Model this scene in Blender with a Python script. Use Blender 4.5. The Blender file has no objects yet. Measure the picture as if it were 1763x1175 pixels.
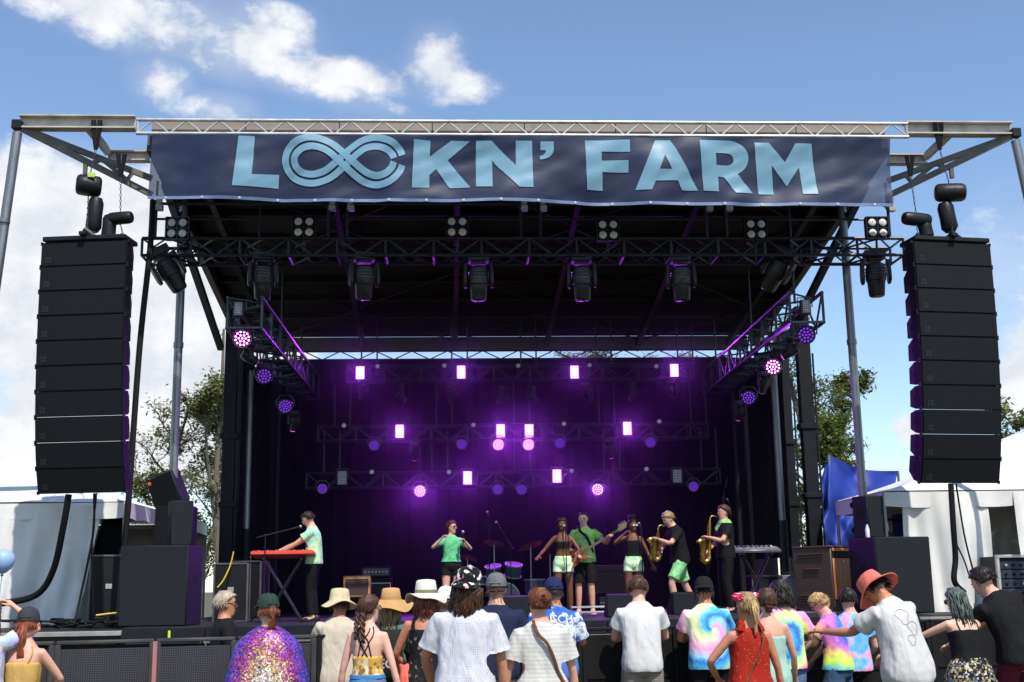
import bpy, bmesh, math, random
from mathutils import Vector, Matrix, Euler, noise
from mathutils.bvhtree import BVHTree
R = math.radians
V = Vector
random.seed(7)
SC = bpy.context.scene
COL = SC.collection

# ------------------------------------------------------------------ camera
FPX = 2085.0
YAW, PITCH, ROLL = R(3.2), R(11.4), R(0.9)
CAM = V((0, 0, 1.65))
fwd = V((math.sin(YAW)*math.cos(PITCH), math.cos(YAW)*math.cos(PITCH), math.sin(PITCH)))
r0 = V((math.cos(YAW), -math.sin(YAW), 0)); u0 = r0.cross(fwd)
cr = r0*math.cos(ROLL) - u0*math.sin(ROLL)
cu = r0*math.sin(ROLL) + u0*math.cos(ROLL)
cd = bpy.data.cameras.new('camera'); co = bpy.data.objects.new('camera', cd); COL.objects.link(co)
cd.sensor_width = 36; cd.lens = FPX/1763*36; cd.clip_end = 3000; cd.clip_start = 0.1
co.matrix_world = Matrix(((cr.x, cu.x, -fwd.x, CAM.x), (cr.y, cu.y, -fwd.y, CAM.y), (cr.z, cu.z, -fwd.z, CAM.z), (0, 0, 0, 1)))
SC.camera = co

def D(px, py):
    return cr*((px-881.5)/FPX) + cu*((587.5-py)/FPX) + fwd
def P(px, py, Y):
    "surveyed point of the place: sight line through a photo point, at Y metres up-stage"
    d = D(px, py); return CAM + d*(Y/d.y)
def XP(px, Y, py=1000):
    return P(px, py, Y).x

# ------------------------------------------------------------------ sky, sun, exposure
SUN_EL, SUN_AZ = 55.0, 158.0     # azimuth clockwise from +Y (up-stage)
w = bpy.data.worlds.new('World'); SC.world = w; w.use_nodes = True
nt = w.node_tree; nt.nodes.clear()
def N(t, tree=None, **k):
    n = (tree or nt).nodes.new(t)
    for a, b in k.items(): setattr(n, a, b)
    return n
def LK(a, b, tree=None): (tree or nt).links.new(a, b)
def MATH(op, a, b=None, c=None, tree=None, clamp=False):
    n = N('ShaderNodeMath', tree, operation=op); n.use_clamp = clamp
    for i, x in enumerate((a, b, c)):
        if x is None: continue
        if isinstance(x, (int, float)): n.inputs[i].default_value = x
        else: LK(x, n.inputs[i], tree)
    return n.outputs[0]
SKY_STR = 0.14
sky = N('ShaderNodeTexSky', sky_type='NISHITA'); sky.sun_disc = False
sky.sun_elevation = R(SUN_EL); sky.sun_rotation = R(SUN_AZ); sky.altitude = 200; sky.air_density = 1.0; sky.dust_density = 0.25; sky.ozone_density = 2.8
tc = N('ShaderNodeTexCoord'); sx = N('ShaderNodeSeparateXYZ'); LK(tc.outputs['Generated'], sx.inputs[0])
az = MATH('ARCTAN2', sx.outputs[0], sx.outputs[1]); el = MATH('ARCSINE', sx.outputs[2])
ae = N('ShaderNodeCombineXYZ'); LK(az, ae.inputs[0]); LK(el, ae.inputs[1])
def azel(px, py):
    d = D(px, py).normalized(); return math.atan2(d.x, d.y), math.asin(d.z)
# cumulus banks, last entry a painted white haze glow: centre, half sizes (photo px), tilt, weight
CL = [(230,25,230,62,8,1.0),(430,75,110,70,-5,1.0),(480,115,190,42,14,.95),(600,130,120,34,8,.9),(280,140,52,52,0,.75),
      (752,105,62,72,0,1.0),(790,140,75,38,10,.85),(372,190,75,34,0,.85),
      (90,430,250,165,5,1.9),(190,500,230,190,0,2.3),(320,600,190,190,0,2.3),(60,480,160,130,0,1.7),(250,700,220,150,0,2.0),(15,770,75,60,0,.95),
      (1568,737,34,28,0,.9),(1790,640,120,300,0,.8)]
acc = None
for (cx, cy, rx, ry, t, wt) in CL:
    a, e = azel(cx, cy); m = N('ShaderNodeMapping', vector_type='TEXTURE')
    m.inputs['Location'].default_value = (a, e, 0); m.inputs['Rotation'].default_value = (0, 0, R(-t))
    k = 1/FPX*math.cos(e); m.inputs['Scale'].default_value = (1.35*rx*k/math.cos(e)**2, 1.35*ry*k, 1)
    LK(ae.outputs[0], m.inputs['Vector'])
    g = N('ShaderNodeTexGradient', gradient_type='SPHERICAL'); LK(m.outputs[0], g.inputs[0])
    q = MATH('MULTIPLY', g.outputs['Fac'], wt)
    acc = q if acc is None else MATH('MAXIMUM', acc, q)
def fbm(scale, det, off, vec, rough=.6):
    mp = N('ShaderNodeMapping'); mp.inputs['Location'].default_value = off; LK(vec, mp.inputs[0])
    mp.inputs['Scale'].default_value = (1, 1.35, 1)
    n = N('ShaderNodeTexNoise'); n.inputs['Scale'].default_value = scale; n.inputs['Detail'].default_value = det; n.inputs['Roughness'].default_value = rough
    LK(mp.outputs[0], n.inputs['Vector']); return n.outputs['Fac']
# the same scattered cumulus goes on all round, outside the picture
far = MATH('SUBTRACT', fbm(2.3, 3, (4.1, 2.2, 0), ae.outputs[0]), .52); far = MATH('MULTIPLY', far, 4.0, clamp=True)
outm = MATH('GREATER_THAN', MATH('ABSOLUTE', MATH('SUBTRACT', az, YAW)), .52)
acc = MATH('MAXIMUM', acc, MATH('MULTIPLY', far, outm))
n1 = fbm(9, 7, (0, 0, 0), ae.outputs[0], .62); n2 = fbm(9, 5, (0.012, -0.03, 0), ae.outputs[0], .62)
den = MATH('ADD', acc, MATH('MULTIPLY', MATH('MULTIPLY', MATH('SUBTRACT', n1, .5), 2.6), MATH('MULTIPLY', acc, 5.0, clamp=True)))
mr = N('ShaderNodeMapRange', interpolation_type='SMOOTHSTEP'); LK(den, mr.inputs[0]); mr.inputs[1].default_value = .16; mr.inputs[2].default_value = .74
wisp = N('ShaderNodeMapRange', interpolation_type='SMOOTHSTEP'); LK(MATH('ADD', MATH('MULTIPLY', acc, .8), MATH('MULTIPLY', MATH('SUBTRACT', fbm(4, 6, (2, 1, 0), ae.outputs[0]), .5), 1.4)), wisp.inputs[0]); wisp.inputs[1].default_value = .05; wisp.inputs[2].default_value = .9
lit = MATH('ADD', .86, MATH('MULTIPLY', MATH('SUBTRACT', n1, n2), 1.6)); lit = MATH('MINIMUM', MATH('MAXIMUM', lit, .70), 1.0)
ccol = N('ShaderNodeMix', data_type='RGBA'); LK(lit, ccol.inputs[0]); ccol.inputs[6].default_value = (.22/SKY_STR, .29/SKY_STR, .42/SKY_STR, 1); ccol.inputs[7].default_value = (.74/SKY_STR, .75/SKY_STR, .77/SKY_STR, 1)
cov = MATH('MAXIMUM', mr.outputs[0], MATH('MULTIPLY', wisp.outputs[0], .42), clamp=True)
mx = N('ShaderNodeMix', data_type='RGBA'); LK(cov, mx.inputs[0]); LK(sky.outputs[0], mx.inputs[6]); LK(ccol.outputs[2], mx.inputs[7])
bg = N('ShaderNodeBackground'); LK(mx.outputs[2], bg.inputs[0]); bg.inputs[1].default_value = SKY_STR
wo = N('ShaderNodeOutputWorld'); LK(bg.outputs[0], wo.inputs[0])
w.cycles.sampling_method = 'MANUAL'; w.cycles.sample_map_resolution = 1024

sd = bpy.data.lights.new('sun', 'SUN'); sd.energy = 3.8; sd.angle = R(.53); sd.color = (1.0, .95, .87)
so = bpy.data.objects.new('sun', sd); COL.objects.link(so)
sv = V((math.sin(R(SUN_AZ))*math.cos(R(SUN_EL)), math.cos(R(SUN_AZ))*math.cos(R(SUN_EL)), math.sin(R(SUN_EL))))
so.rotation_euler = sv.to_track_quat('Z', 'Y').to_euler(); so.location = (0, -20, 40)
vs = SC.view_settings; vs.view_transform = 'Standard'; vs.look = 'None'; vs.exposure = 0.4; vs.gamma = 1.0; vs.use_curve_mapping = False
SC.render.engine = 'CYCLES'
SC.cycles.use_denoising = True; SC.cycles.max_bounces = 6; SC.cycles.diffuse_bounces = 3; SC.cycles.glossy_bounces = 2
SC.cycles.transparent_max_bounces = 12; SC.cycles.volume_bounces = 0; SC.cycles.sample_clamp_indirect = 4.0
SC.cycles.caustics_reflective = False; SC.cycles.caustics_refractive = False

# ------------------------------------------------------------------ mesh helpers
def perp(d):
    a = V((0, 0, 1)) if abs(d.z) < .9 else V((1, 0, 0))
    x = d.cross(a).normalized(); return x, x.cross(d).normalized()
class MB:
    def __init__(s): s.v = []; s.f = []; s.mi = []; s.cm = 0
    def add(s, vs, fs):
        o = len(s.v); s.v += [V(p) for p in vs]; s.f += [tuple(i+o for i in f) for f in fs]; s.mi += [s.cm]*len(fs); return s
    def box(s, c, size, rot=None):
        c = V(c); h = V(size)/2; M = (Euler(rot).to_matrix() if rot else None)
        p = []
        for z in (-1, 1):
            for y in (-1, 1):
                for x in (-1, 1):
                    q = V((x*h.x, y*h.y, z*h.z)); p.append(c + (M @ q if M else q))
        return s.add(p, [(0,2,3,1),(4,5,7,6),(0,1,5,4),(2,6,7,3),(0,4,6,2),(1,3,7,5)])
    def beam(s, p, q, w, h, up=V((0, 0, 1))):
        p, q = V(p), V(q); d = (q-p).normalized(); x = d.cross(V(up))
        if x.length < 1e-3: x = d.cross(V((0, 1, 0)))
        x.normalize(); y = x.cross(d).normalized(); o = []
        for b in (p, q):
            for (i, j) in ((-1,-1),(1,-1),(1,1),(-1,1)): o.append(b + x*(i*w/2) + y*(j*h/2))
        return s.add(o, [(0,1,2,3),(7,6,5,4),(0,4,5,1),(1,5,6,2),(2,6,7,3),(3,7,4,0)])
    def loft(s, rings, cap=True, close=False):
        n = len(rings[0]); o = []; f = []
        for r in rings: o += list(r)
        m = len(rings)
        for i in range(m if close else m-1):
            a, b = i*n, ((i+1) % m)*n
            for j in range(n):
                k = (j+1) % n; f.append((a+j, a+k, b+k, b+j))
        if cap and not close: f.append(tuple(range(n))[::-1]); f.append(tuple((m-1)*n+j for j in range(n)))
        return s.add(o, f)
    def tube(s, p, q, r, r1=None, n=8, cap=True):
        p, q = V(p), V(q); d = (q-p).normalized(); x, y = perp(d); r1 = r if r1 is None else r1
        ring = lambda c, rr: [c + x*(rr*math.cos(2*math.pi*i/n)) + y*(rr*math.sin(2*math.pi*i/n)) for i in range(n)]
        return s.loft([ring(p, r), ring(q, r1)], cap)
    def path(s, pts, rad, n=8, cap=True, close=False, flat=1.0, upv=None):
        pts = [V(p) for p in pts]; m = len(pts); rings = []; x = None
        for i, p in enumerate(pts):
            a = pts[(i-1) % m] if (close or i > 0) else p; b = pts[(i+1) % m] if (close or i < m-1) else p
            d = (b-a).normalized()
            if x is None: x = (perp(d)[0] if upv is None else d.cross(V(upv)).normalized())
            else:
                x = (x - d*x.dot(d)); x = x.normalized() if x.length > 1e-6 else perp(d)[0]
            y = x.cross(d); r = rad[i] if isinstance(rad, (list, tuple)) else rad
            rings.append([p + x*(r*math.cos(2*math.pi*j/n)) + y*(r*flat*math.sin(2*math.pi*j/n)) for j in range(n)])
        return s.loft(rings, cap, close)
    def lathe(s, prof, M=None, n=20, cap=True, wob=None):
        M = M or Matrix(); rings = []
        for (r, z) in prof:
            rings.append([M @ V(((r)*math.cos(2*math.pi*j/n), r*math.sin(2*math.pi*j/n), z + (wob(2*math.pi*j/n, r) if wob else 0))) for j in range(n)])
        return s.loft(rings, cap)
    def ell(s, c, r, M=None, n=10, m=6):
        c = V(c); M = M or Matrix.Identity(3); rings = []
        for i in range(m+1):
            t = -math.pi/2 + math.pi*(i+.001)/(m+.002)
            rings.append([c + M @ V((r[0]*math.cos(t)*math.cos(2*math.pi*j/n), r[1]*math.cos(t)*math.sin(2*math.pi*j/n), r[2]*math.sin(t))) for j in range(n)])
        return s.loft(rings)
    def mesh(s, name, off=None):
        me = bpy.data.meshes.new(name)
        me.from_pydata([tuple(p - off) if off is not None else tuple(p) for p in s.v], [], s.f)
        if any(s.mi): me.polygons.foreach_set('material_index', s.mi)
        return me
    def build(s, name, mat, parent=None, smooth=True, bevel=0, local=False, ang=38):
        off = None
        if parent is not None and not local: off = wloc(parent)
        me = s.mesh(name, off)
        if bevel:
            bm = bmesh.new(); bm.from_mesh(me)
            bmesh.ops.bevel(bm, geom=bm.edges[:], offset=bevel, segments=1, affect='EDGES', clamp_overlap=True); bm.to_mesh(me); bm.free()
        return link(name, me, mat, parent, smooth, ang)
def wloc(o):
    t = V((0, 0, 0))
    while o is not None: t = t + o.location; o = o.parent
    return t
def link(name, me, mat, parent=None, smooth=True, ang=38):
    if me.users == 0:
        for m in (mat if isinstance(mat, (list, tuple)) else [mat]): me.materials.append(m)
        if smooth:
            me.polygons.foreach_set('use_smooth', [True]*len(me.polygons)); me.set_sharp_from_angle(angle=R(ang))
    o = bpy.data.objects.new(name, me); COL.objects.link(o); o.parent = parent; return o
def thing(name, label, cat, loc=(0, 0, 0), group=None, rz=0):
    o = bpy.data.objects.new(name, None); COL.objects.link(o); o.location = loc; o.empty_display_size = .2
    o.rotation_euler = (0, 0, rz); o['label'] = label; o['category'] = cat
    if group: o['group'] = group
    return o
def tag(o, label, cat, group=None):
    o['label'] = label; o['category'] = cat
    if group: o['group'] = group
    return o
def struct(o, kind='structure'): o['kind'] = kind; return o
ORD = ['leftmost', 'second', 'third', 'fourth', 'fifth', 'sixth', 'seventh', 'eighth', 'ninth', 'tenth', 'eleventh', 'twelfth']

# ------------------------------------------------------------------ materials
MC = {}
def srgb(h):
    c = [int(h[i:i+2], 16)/255 for i in (0, 2, 4)]
    return tuple((x/12.92 if x <= .04045 else ((x+.055)/1.055)**2.4) for x in c) + (1,)
def newmat(name):
    m = bpy.data.materials.new(name); m.use_nodes = True; t = m.node_tree; b = t.nodes['Principled BSDF']; return m, t, b
def mat(name, col, rough=.6, metal=0, var=.12, scale=6, bump=0, bscale=40, spec=.5, dirt=None, dscale=2.0, damt=.5, stretch=None):
    if name in MC: return MC[name]
    m, t, b = newmat(name); col = srgb(col) if isinstance(col, str) else tuple(col)+(1,)
    tc = N('ShaderNodeTexCoord', t); co_ = tc.outputs['Object']
    if stretch:
        mp = N('ShaderNodeMapping', t); mp.inputs['Scale'].default_value = stretch; LK(co_, mp.inputs[0], t); co_ = mp.outputs[0]
    n = N('ShaderNodeTexNoise', t); n.inputs['Scale'].default_value = scale; n.inputs['Detail'].default_value = 5; LK(co_, n.inputs['Vector'], t)
    mr = N('ShaderNodeMapRange', t); LK(n.outputs['Fac'], mr.inputs[0], t); mr.inputs[1].default_value = .25; mr.inputs[2].default_value = .75
    mr.inputs[3].default_value = 1-var; mr.inputs[4].default_value = 1+var
    mx = N('ShaderNodeMix', t, data_type='RGBA', blend_type='MULTIPLY'); mx.inputs[0].default_value = 1; mx.inputs[6].default_value = col; LK(mr.outputs[0], mx.inputs[7], t)
    out = mx.outputs[2]
    if dirt:
        n2 = N('ShaderNodeTexNoise', t); n2.inputs['Scale'].default_value = dscale; n2.inputs['Detail'].default_value = 8; n2.inputs['Roughness'].default_value = .65; LK(co_, n2.inputs['Vector'], t)
        r2 = N('ShaderNodeMapRange', t); LK(n2.outputs['Fac'], r2.inputs[0], t); r2.inputs[1].default_value = .48; r2.inputs[2].default_value = .72; r2.inputs[4].default_value = damt
        m2 = N('ShaderNodeMix', t, data_type='RGBA'); LK(r2.outputs[0], m2.inputs[0], t); LK(out, m2.inputs[6], t); m2.inputs[7].default_value = srgb(dirt); out = m2.outputs[2]
    LK(out, b.inputs['Base Color'], t)
    rr = N('ShaderNodeMapRange', t); LK(n.outputs['Fac'], rr.inputs[0], t); rr.inputs[3].default_value = max(0.02, rough-.1); rr.inputs[4].default_value = min(1, rough+.1); LK(rr.outputs[0], b.inputs['Roughness'], t)
    b.inputs['Metallic'].default_value = metal; b.inputs['Specular IOR Level'].default_value = spec
    if bump:
        n3 = N('ShaderNodeTexNoise', t); n3.inputs['Scale'].default_value = bscale; n3.inputs['Detail'].default_value = 4; LK(co_, n3.inputs['Vector'], t)
        bp = N('ShaderNodeBump', t); bp.inputs['Strength'].default_value = bump; bp.inputs['Distance'].default_value = .01; LK(n3.outputs['Fac'], bp.inputs['Height'], t); LK(bp.outputs[0], b.inputs['Normal'], t)
    MC[name] = m; return m
def emit(name, col, strength, base=(.02, .02, .02)):
    if name in MC: return MC[name]
    m, t, b = newmat(name); b.inputs['Base Color'].default_value = tuple(base)+(1,)
    b.inputs['Emission Color'].default_value = tuple(col)+(1,); b.inputs['Emission Strength'].default_value = strength
    MC[name] = m; return m
def ramp(t, fac, stops, interp='LINEAR'):
    cr_ = N('ShaderNodeValToRGB', t); e = cr_.color_ramp; e.interpolation = interp
    while len(e.elements) < len(stops): e.elements.new(.5)
    for i, (p, c) in enumerate(stops):
        e.elements[i].position = p; e.elements[i].color = srgb(c) if isinstance(c, str) else tuple(c)+(1,)
    LK(fac, cr_.inputs[0], t); return cr_.outputs[0]
def cloth_finish(t, b, colout, rough=.85, bump=.25, translucent=0):
    LK(colout, b.inputs['Base Color'], t); b.inputs['Roughness'].default_value = rough; b.inputs['Specular IOR Level'].default_value = .2
    tc = N('ShaderNodeTexCoord', t); n3 = N('ShaderNodeTexNoise', t); n3.inputs['Scale'].default_value = 9; n3.inputs['Detail'].default_value = 3; n3.inputs['Distortion'].default_value = 1.2; mpf = N('ShaderNodeMapping', t); mpf.inputs['Scale'].default_value = (1.25, 1.25, .38); mpf.inputs['Rotation'].default_value = (0, .45, 0); LK(tc.outputs['Object'], mpf.inputs[0], t); LK(mpf.outputs[0], n3.inputs['Vector'], t)
    bp = N('ShaderNodeBump', t); bp.inputs['Strength'].default_value = bump*1.6; bp.inputs['Distance'].default_value = .03; LK(n3.outputs['Fac'], bp.inputs['Height'], t); LK(bp.outputs[0], b.inputs['Normal'], t)
def vary(t, col, amt=.1, scale=5):
    tc = N('ShaderNodeTexCoord', t); n = N('ShaderNodeTexNoise', t); n.inputs['Scale'].default_value = scale; n.inputs['Detail'].default_value = 4; LK(tc.outputs['Object'], n.inputs['Vector'], t)
    mr = N('ShaderNodeMapRange', t); LK(n.outputs['Fac'], mr.inputs[0], t); mr.inputs[1].default_value = .3; mr.inputs[2].default_value = .7; mr.inputs[3].default_value = 1-amt; mr.inputs[4].default_value = 1+amt*.5
    mx = N('ShaderNodeMix', t, data_type='RGBA', blend_type='MULTIPLY'); mx.inputs[0].default_value = 1
    if isinstance(col, str): mx.inputs[6].default_value = srgb(col)
    else: LK(col, mx.inputs[6], t)
    LK(mr.outputs[0], mx.inputs[7], t); return mx.outputs[2]
def cloth(name, col, bump=.3, rough=.85, amt=.1):
    if name in MC: return MC[name]
    m, t, b = newmat(name); cloth_finish(t, b, vary(t, col, amt), rough, bump); MC[name] = m; return m
def spiral(name, cx, cz, stops, twist=9, freq=3.0, blot=.35):
    "rainbow spiral tie-dye centred on the back"
    m, t, b = newmat(name); tc = N('ShaderNodeTexCoord', t); s = N('ShaderNodeSeparateXYZ', t); LK(tc.outputs['Object'], s.inputs[0], t)
    x = MATH('SUBTRACT', s.outputs[0], cx, tree=t); z = MATH('SUBTRACT', s.outputs[2], cz, tree=t)
    rr = MATH('SQRT', MATH('ADD', MATH('MULTIPLY', x, x, tree=t), MATH('MULTIPLY', z, z, tree=t), tree=t), tree=t)
    th = MATH('ARCTAN2', z, x, tree=t)
    n = N('ShaderNodeTexNoise', t); n.inputs['Scale'].default_value = 14; n.inputs['Detail'].default_value = 6; LK(tc.outputs['Object'], n.inputs['Vector'], t)
    f = MATH('ADD', MATH('ADD', MATH('MULTIPLY', rr, freq, tree=t), MATH('MULTIPLY', th, 1/(2*math.pi), tree=t), tree=t), MATH('MULTIPLY', MATH('SUBTRACT', n.outputs['Fac'], .5, tree=t), blot, tree=t), tree=t)
    f = MATH('FRACT', f, tree=t)
    c = ramp(t, f, stops)
    k = N('ShaderNodeTexNoise', t); k.inputs['Scale'].default_value = 40; k.inputs['Detail'].default_value = 3; LK(tc.outputs['Object'], k.inputs['Vector'], t)
    # white crackle where the folds kept the dye out
    g = MATH('MULTIPLY', MATH('SUBTRACT', k.outputs['Fac'], .60, tree=t), 1.8, tree=t, clamp=True)
    mx = N('ShaderNodeMix', t, data_type='RGBA'); LK(g, mx.inputs[0], t); LK(c, mx.inputs[6], t); mx.inputs[7].default_value = srgb('f0f0ea')
    cloth_finish(t, b, mx.outputs[2]); MC[name] = m; return m
def blotch(name, stops, scale=7, dist=1.5, seed=0.0, rings=None):
    "blotchy tie-dye"
    m, t, b = newmat(name); tc = N('ShaderNodeTexCoord', t); mp = N('ShaderNodeMapping', t); mp.inputs['Location'].default_value = (seed, seed*.7, seed*1.3); LK(tc.outputs['Object'], mp.inputs[0], t)
    n = N('ShaderNodeTexNoise', t); n.inputs['Scale'].default_value = scale; n.inputs['Detail'].default_value = 4; n.inputs['Distortion'].default_value = dist; LK(mp.outputs[0], n.inputs['Vector'], t)
    mr = N('ShaderNodeMapRange', t); LK(n.outputs['Fac'], mr.inputs[0], t); mr.inputs[1].default_value = .28; mr.inputs[2].default_value = .72
    cloth_finish(t, b, ramp(t, mr.outputs[0], stops)); MC[name] = m; return m
def bands(name, stops, scale, axis=2, soft='LINEAR', wob=.3):
    "horizontal or vertical bands (stripes, ribs)"
    m, t, b = newmat(name); tc = N('ShaderNodeTexCoord', t); s = N('ShaderNodeSeparateXYZ', t); LK(tc.outputs['Object'], s.inputs[0], t)
    n = N('ShaderNodeTexNoise', t); n.inputs['Scale'].default_value = 5; LK(tc.outputs['Object'], n.inputs['Vector'], t)
    f = MATH('FRACT', MATH('ADD', MATH('MULTIPLY', s.outputs[axis], scale, tree=t), MATH('MULTIPLY', n.outputs['Fac'], wob, tree=t), tree=t), tree=t)
    cloth_finish(t, b, vary(t, ramp(t, f, stops, soft), .08)); MC[name] = m; return m
def cells(name, stops, scale, thr=None, base=None, rnd=1.0, rough=.85, metal=0, interp='CONSTANT'):
    "small printed motifs: voronoi cells, or dots of them on a base"
    m, t, b = newmat(name); tc = N('ShaderNodeTexCoord', t); v = N('ShaderNodeTexVoronoi', t); v.inputs['Scale'].default_value = scale; v.inputs['Randomness'].default_value = rnd; LK(tc.outputs['Object'], v.inputs['Vector'], t)
    s = N('ShaderNodeSeparateColor', t); LK(v.outputs['Color'], s.inputs[0], t); c = ramp(t, s.outputs[0], stops, interp)
    if thr is not None:
        g = MATH('LESS_THAN', v.outputs['Distance'], thr, tree=t); mx = N('ShaderNodeMix', t, data_type='RGBA'); LK(g, mx.inputs[0], t); mx.inputs[6].default_value = srgb(base); LK(c, mx.inputs[7], t); c = mx.outputs[2]
    cloth_finish(t, b, vary(t, c, .08), rough); b.inputs['Metallic'].default_value = metal; MC[name] = m; return m
def hairmat(name, c1, c2, rough=.45):
    if name in MC: return MC[name]
    m, t, b = newmat(name); tc = N('ShaderNodeTexCoord', t); mp = N('ShaderNodeMapping', t); mp.inputs['Scale'].default_value = (70, 70, 9); LK(tc.outputs['Object'], mp.inputs[0], t)
    n = N('ShaderNodeTexNoise', t); n.inputs['Scale'].default_value = 1; n.inputs['Detail'].default_value = 5; n.inputs['Distortion'].default_value = .6; LK(mp.outputs[0], n.inputs['Vector'], t)
    mr = N('ShaderNodeMapRange', t); LK(n.outputs['Fac'], mr.inputs[0], t); mr.inputs[1].default_value = .3; mr.inputs[2].default_value = .7
    LK(ramp(t, mr.outputs[0], [(0, c1), (1, c2)]), b.inputs['Base Color'], t); b.inputs['Roughness'].default_value = rough; b.inputs['Specular IOR Level'].default_value = .35
    bp = N('ShaderNodeBump', t); bp.inputs['Strength'].default_value = .7; bp.inputs['Distance'].default_value = .01; LK(n.outputs['Fac'], bp.inputs['Height'], t); LK(bp.outputs[0], b.inputs['Normal'], t)
    MC[name] = m; return m
def skinmat(name, col):
    if name in MC: return MC[name]
    m, t, b = newmat(name); LK(vary(t, col, .10, 9), b.inputs['Base Color'], t); b.inputs['Roughness'].default_value = .5; b.inputs['Specular IOR Level'].default_value = .35
    b.inputs['Subsurface Weight'].default_value = .0
    MC[name] = m; return m

BLK = mat('black_steel', (.010, .011, .014), .5, .0, .25, 9, bump=.1, dirt='17181b', damt=.5, dscale=5, spec=.25)
BLKP = mat('black_cabinet', (.007, .0075, .009), .65, 0, .2, 14, bump=.25, bscale=120, spec=.15)
ALU = mat('aluminium', (.52, .51, .49), .45, .55, .15, 5, dirt='6b655c', damt=.55, dscale=3)
GALV = mat('galvanised_pole', (.25, .255, .265), .42, .7, .25, 8, dirt='4a4844', damt=.6, dscale=4, stretch=(3, 3, .5))
CREAM = mat('cream_beam', (.50, .46, .40), .55, .1, .12, 4, dirt='6d6256', damt=.5, dscale=3)
RUB = mat('black_rubber', (.008, .008, .009), .65, 0, .2, 8, spec=.2)
CHAIN = mat('chain_steel', (.10, .10, .11), .4, .8, .3, 30)

# ================================================================== GROUND
mb = MB(); n = 40
for i in range(n+1):
    for j in range(n+1):
        x = (i/n-.5)*2; y = (j/n-.5)*2
        X = math.copysign(abs(x)**2.2, x)*900; Y = 14 + math.copysign(abs(y)**2.2, y)*900
        mb.v.append(V((X, Y, 0)))
for i in range(n):
    for j in range(n):
        a = i*(n+1)+j; mb.f.append((a, a+n+1, a+n+2, a+1)); mb.mi.append(0)
struct(mb.build('ground', mat('trodden_grass', (.085, .085, .045), .95, 0, .4, 1.5, bump=.6, bscale=30, dirt='6b5c46', damt=.8, dscale=.6)))

# ================================================================== MOBILE STAGE
DECK = 1.13; YF = 18.4; YB = 28.0; SX0, SX1 = -4.7, 7.1
stage = thing('mobile_stage', 'large black mobile concert stage with raised roof on masts and a waist-high deck', 'stage', (1.2, 23, 0))
PLY = mat('deck_ply', (.020, .019, .020), .6, 0, .35, 1.2, bump=.2, bscale=25, dirt='2a2725', damt=.7, dscale=1.5, spec=.25)
SKIRT = mat('skirt_cloth', (.012, .012, .014), .9, 0, .3, 3, bump=.6, bscale=9, stretch=(4, 4, .4))
dk = MB().box((1.2, (YF+YB)/2, DECK-.1), (SX1-SX0, YB-YF, .2)).build('deck', PLY, stage, bevel=.01)
for (x0, x1, nm) in ((-8.2, SX0-.01, 'wing_deck'), (SX1+.01, 11.6, 'wing_deck')):
    MB().box(((x0+x1)/2, 21.2, DECK-.13), (x1-x0, 5.4, .2)).build(nm, PLY, stage, bevel=.01)
    sk = MB()
    k = int((x1-x0)/.12)
    for i in range(k):
        xa = x0+(x1-x0)*i/k; xb = x0+(x1-x0)*(i+1)/k
        ya = 18.62+.03*math.sin(xa*19)+.02*math.sin(xa*47); yb = 18.62+.03*math.sin(xb*19)+.02*math.sin(xb*47)
        sk.add([(xa, ya, .01), (xb, yb, .01), (xb, yb, DECK-.24), (xa, ya, DECK-.24)], [(0, 1, 2, 3)])
    sk.build('skirt', SKIRT, stage)
# edge trim strips and front skirt panels
ex0 = SX0
for i in range(10):
    a = SX0+(SX1-SX0)*i/10; b = SX0+(SX1-SX0)*(i+1)/10
    MB().box(((a+b)/2, YF-.03, DECK-.11), (b-a-.012, .05, .2)).build('edge_trim', BLK, stage, bevel=.006)
    MB().box(((a+b)/2, YF+.02, (DECK-.22)/2), (b-a-.02, .03, DECK-.26)).build('skirt_panel', BLKP, stage, bevel=.004)
for (x0, x1) in ((-8.2, -4.75), (7.15, 11.6)):
    MB().box(((x0+x1)/2, 18.47, DECK-.08), (x1-x0, .05, .07)).build('edge_trim', mat('pale_trim', (.30, .29, .27), .6, .2, .3, 3, dirt='4b463f', damt=.7), stage, bevel=.006)
# masts
MAST = mat('mast_black', (.009, .010, .013), .55, .0, .25, 5, dirt='161616', damt=.4, spec=.2)
for (px, Y, wd) in ((397, 25.0, .26), (418, 27.2, .24), (1388, 24.2, .27), (1352, 27.0, .24)):
    x = XP(px, Y, 700)
    m = MB().box((x, Y, DECK+3.05), (wd, .22, 6.1)); m.box((x, Y, DECK+.45), (wd+.14, .36, .9)); m.box((x, Y, DECK+3.6), (wd+.1, .3, .12)).box((x, Y, DECK+2.2), (wd+.08, .28, .1))
    o = m.build('mast', MAST, stage, bevel=.01)
    MB().box((x+.17, Y-.1, DECK+3.0), (.03, .04, 4.2)).build('mast_rail', BLK, o)
for (px, Y, py) in ((313, 20.5, 450), (1472, 20.5, 450)):
    t = P(px, py, Y); t.x = max(-4.55, min(7.12, t.x)); m = MB().tube((t.x, Y, DECK), (t.x, Y, P(880, 232, 18.5).z-.42), .072, n=16)
    for z in (3.2, 5.7): m.tube((t.x, Y, z), (t.x, Y, z+.09), .085, n=16)
    m.tube((t.x, Y, DECK), (t.x, Y, DECK+.04), .2, n=16)
    m.build('support_pole', GALV, stage)
for (px, Y) in ((428, 25.6), (1338, 25.0)):
    t = P(px, 750, Y); o = MB().tube((t.x, Y, DECK), (t.x, Y, 6.2), .075, n=14).build('support_pole', GALV, stage)
    MB().tube((t.x, Y, DECK), (t.x, Y, DECK+1.75), .1, n=14).build('lower_sleeve', MAST, o)
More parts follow.
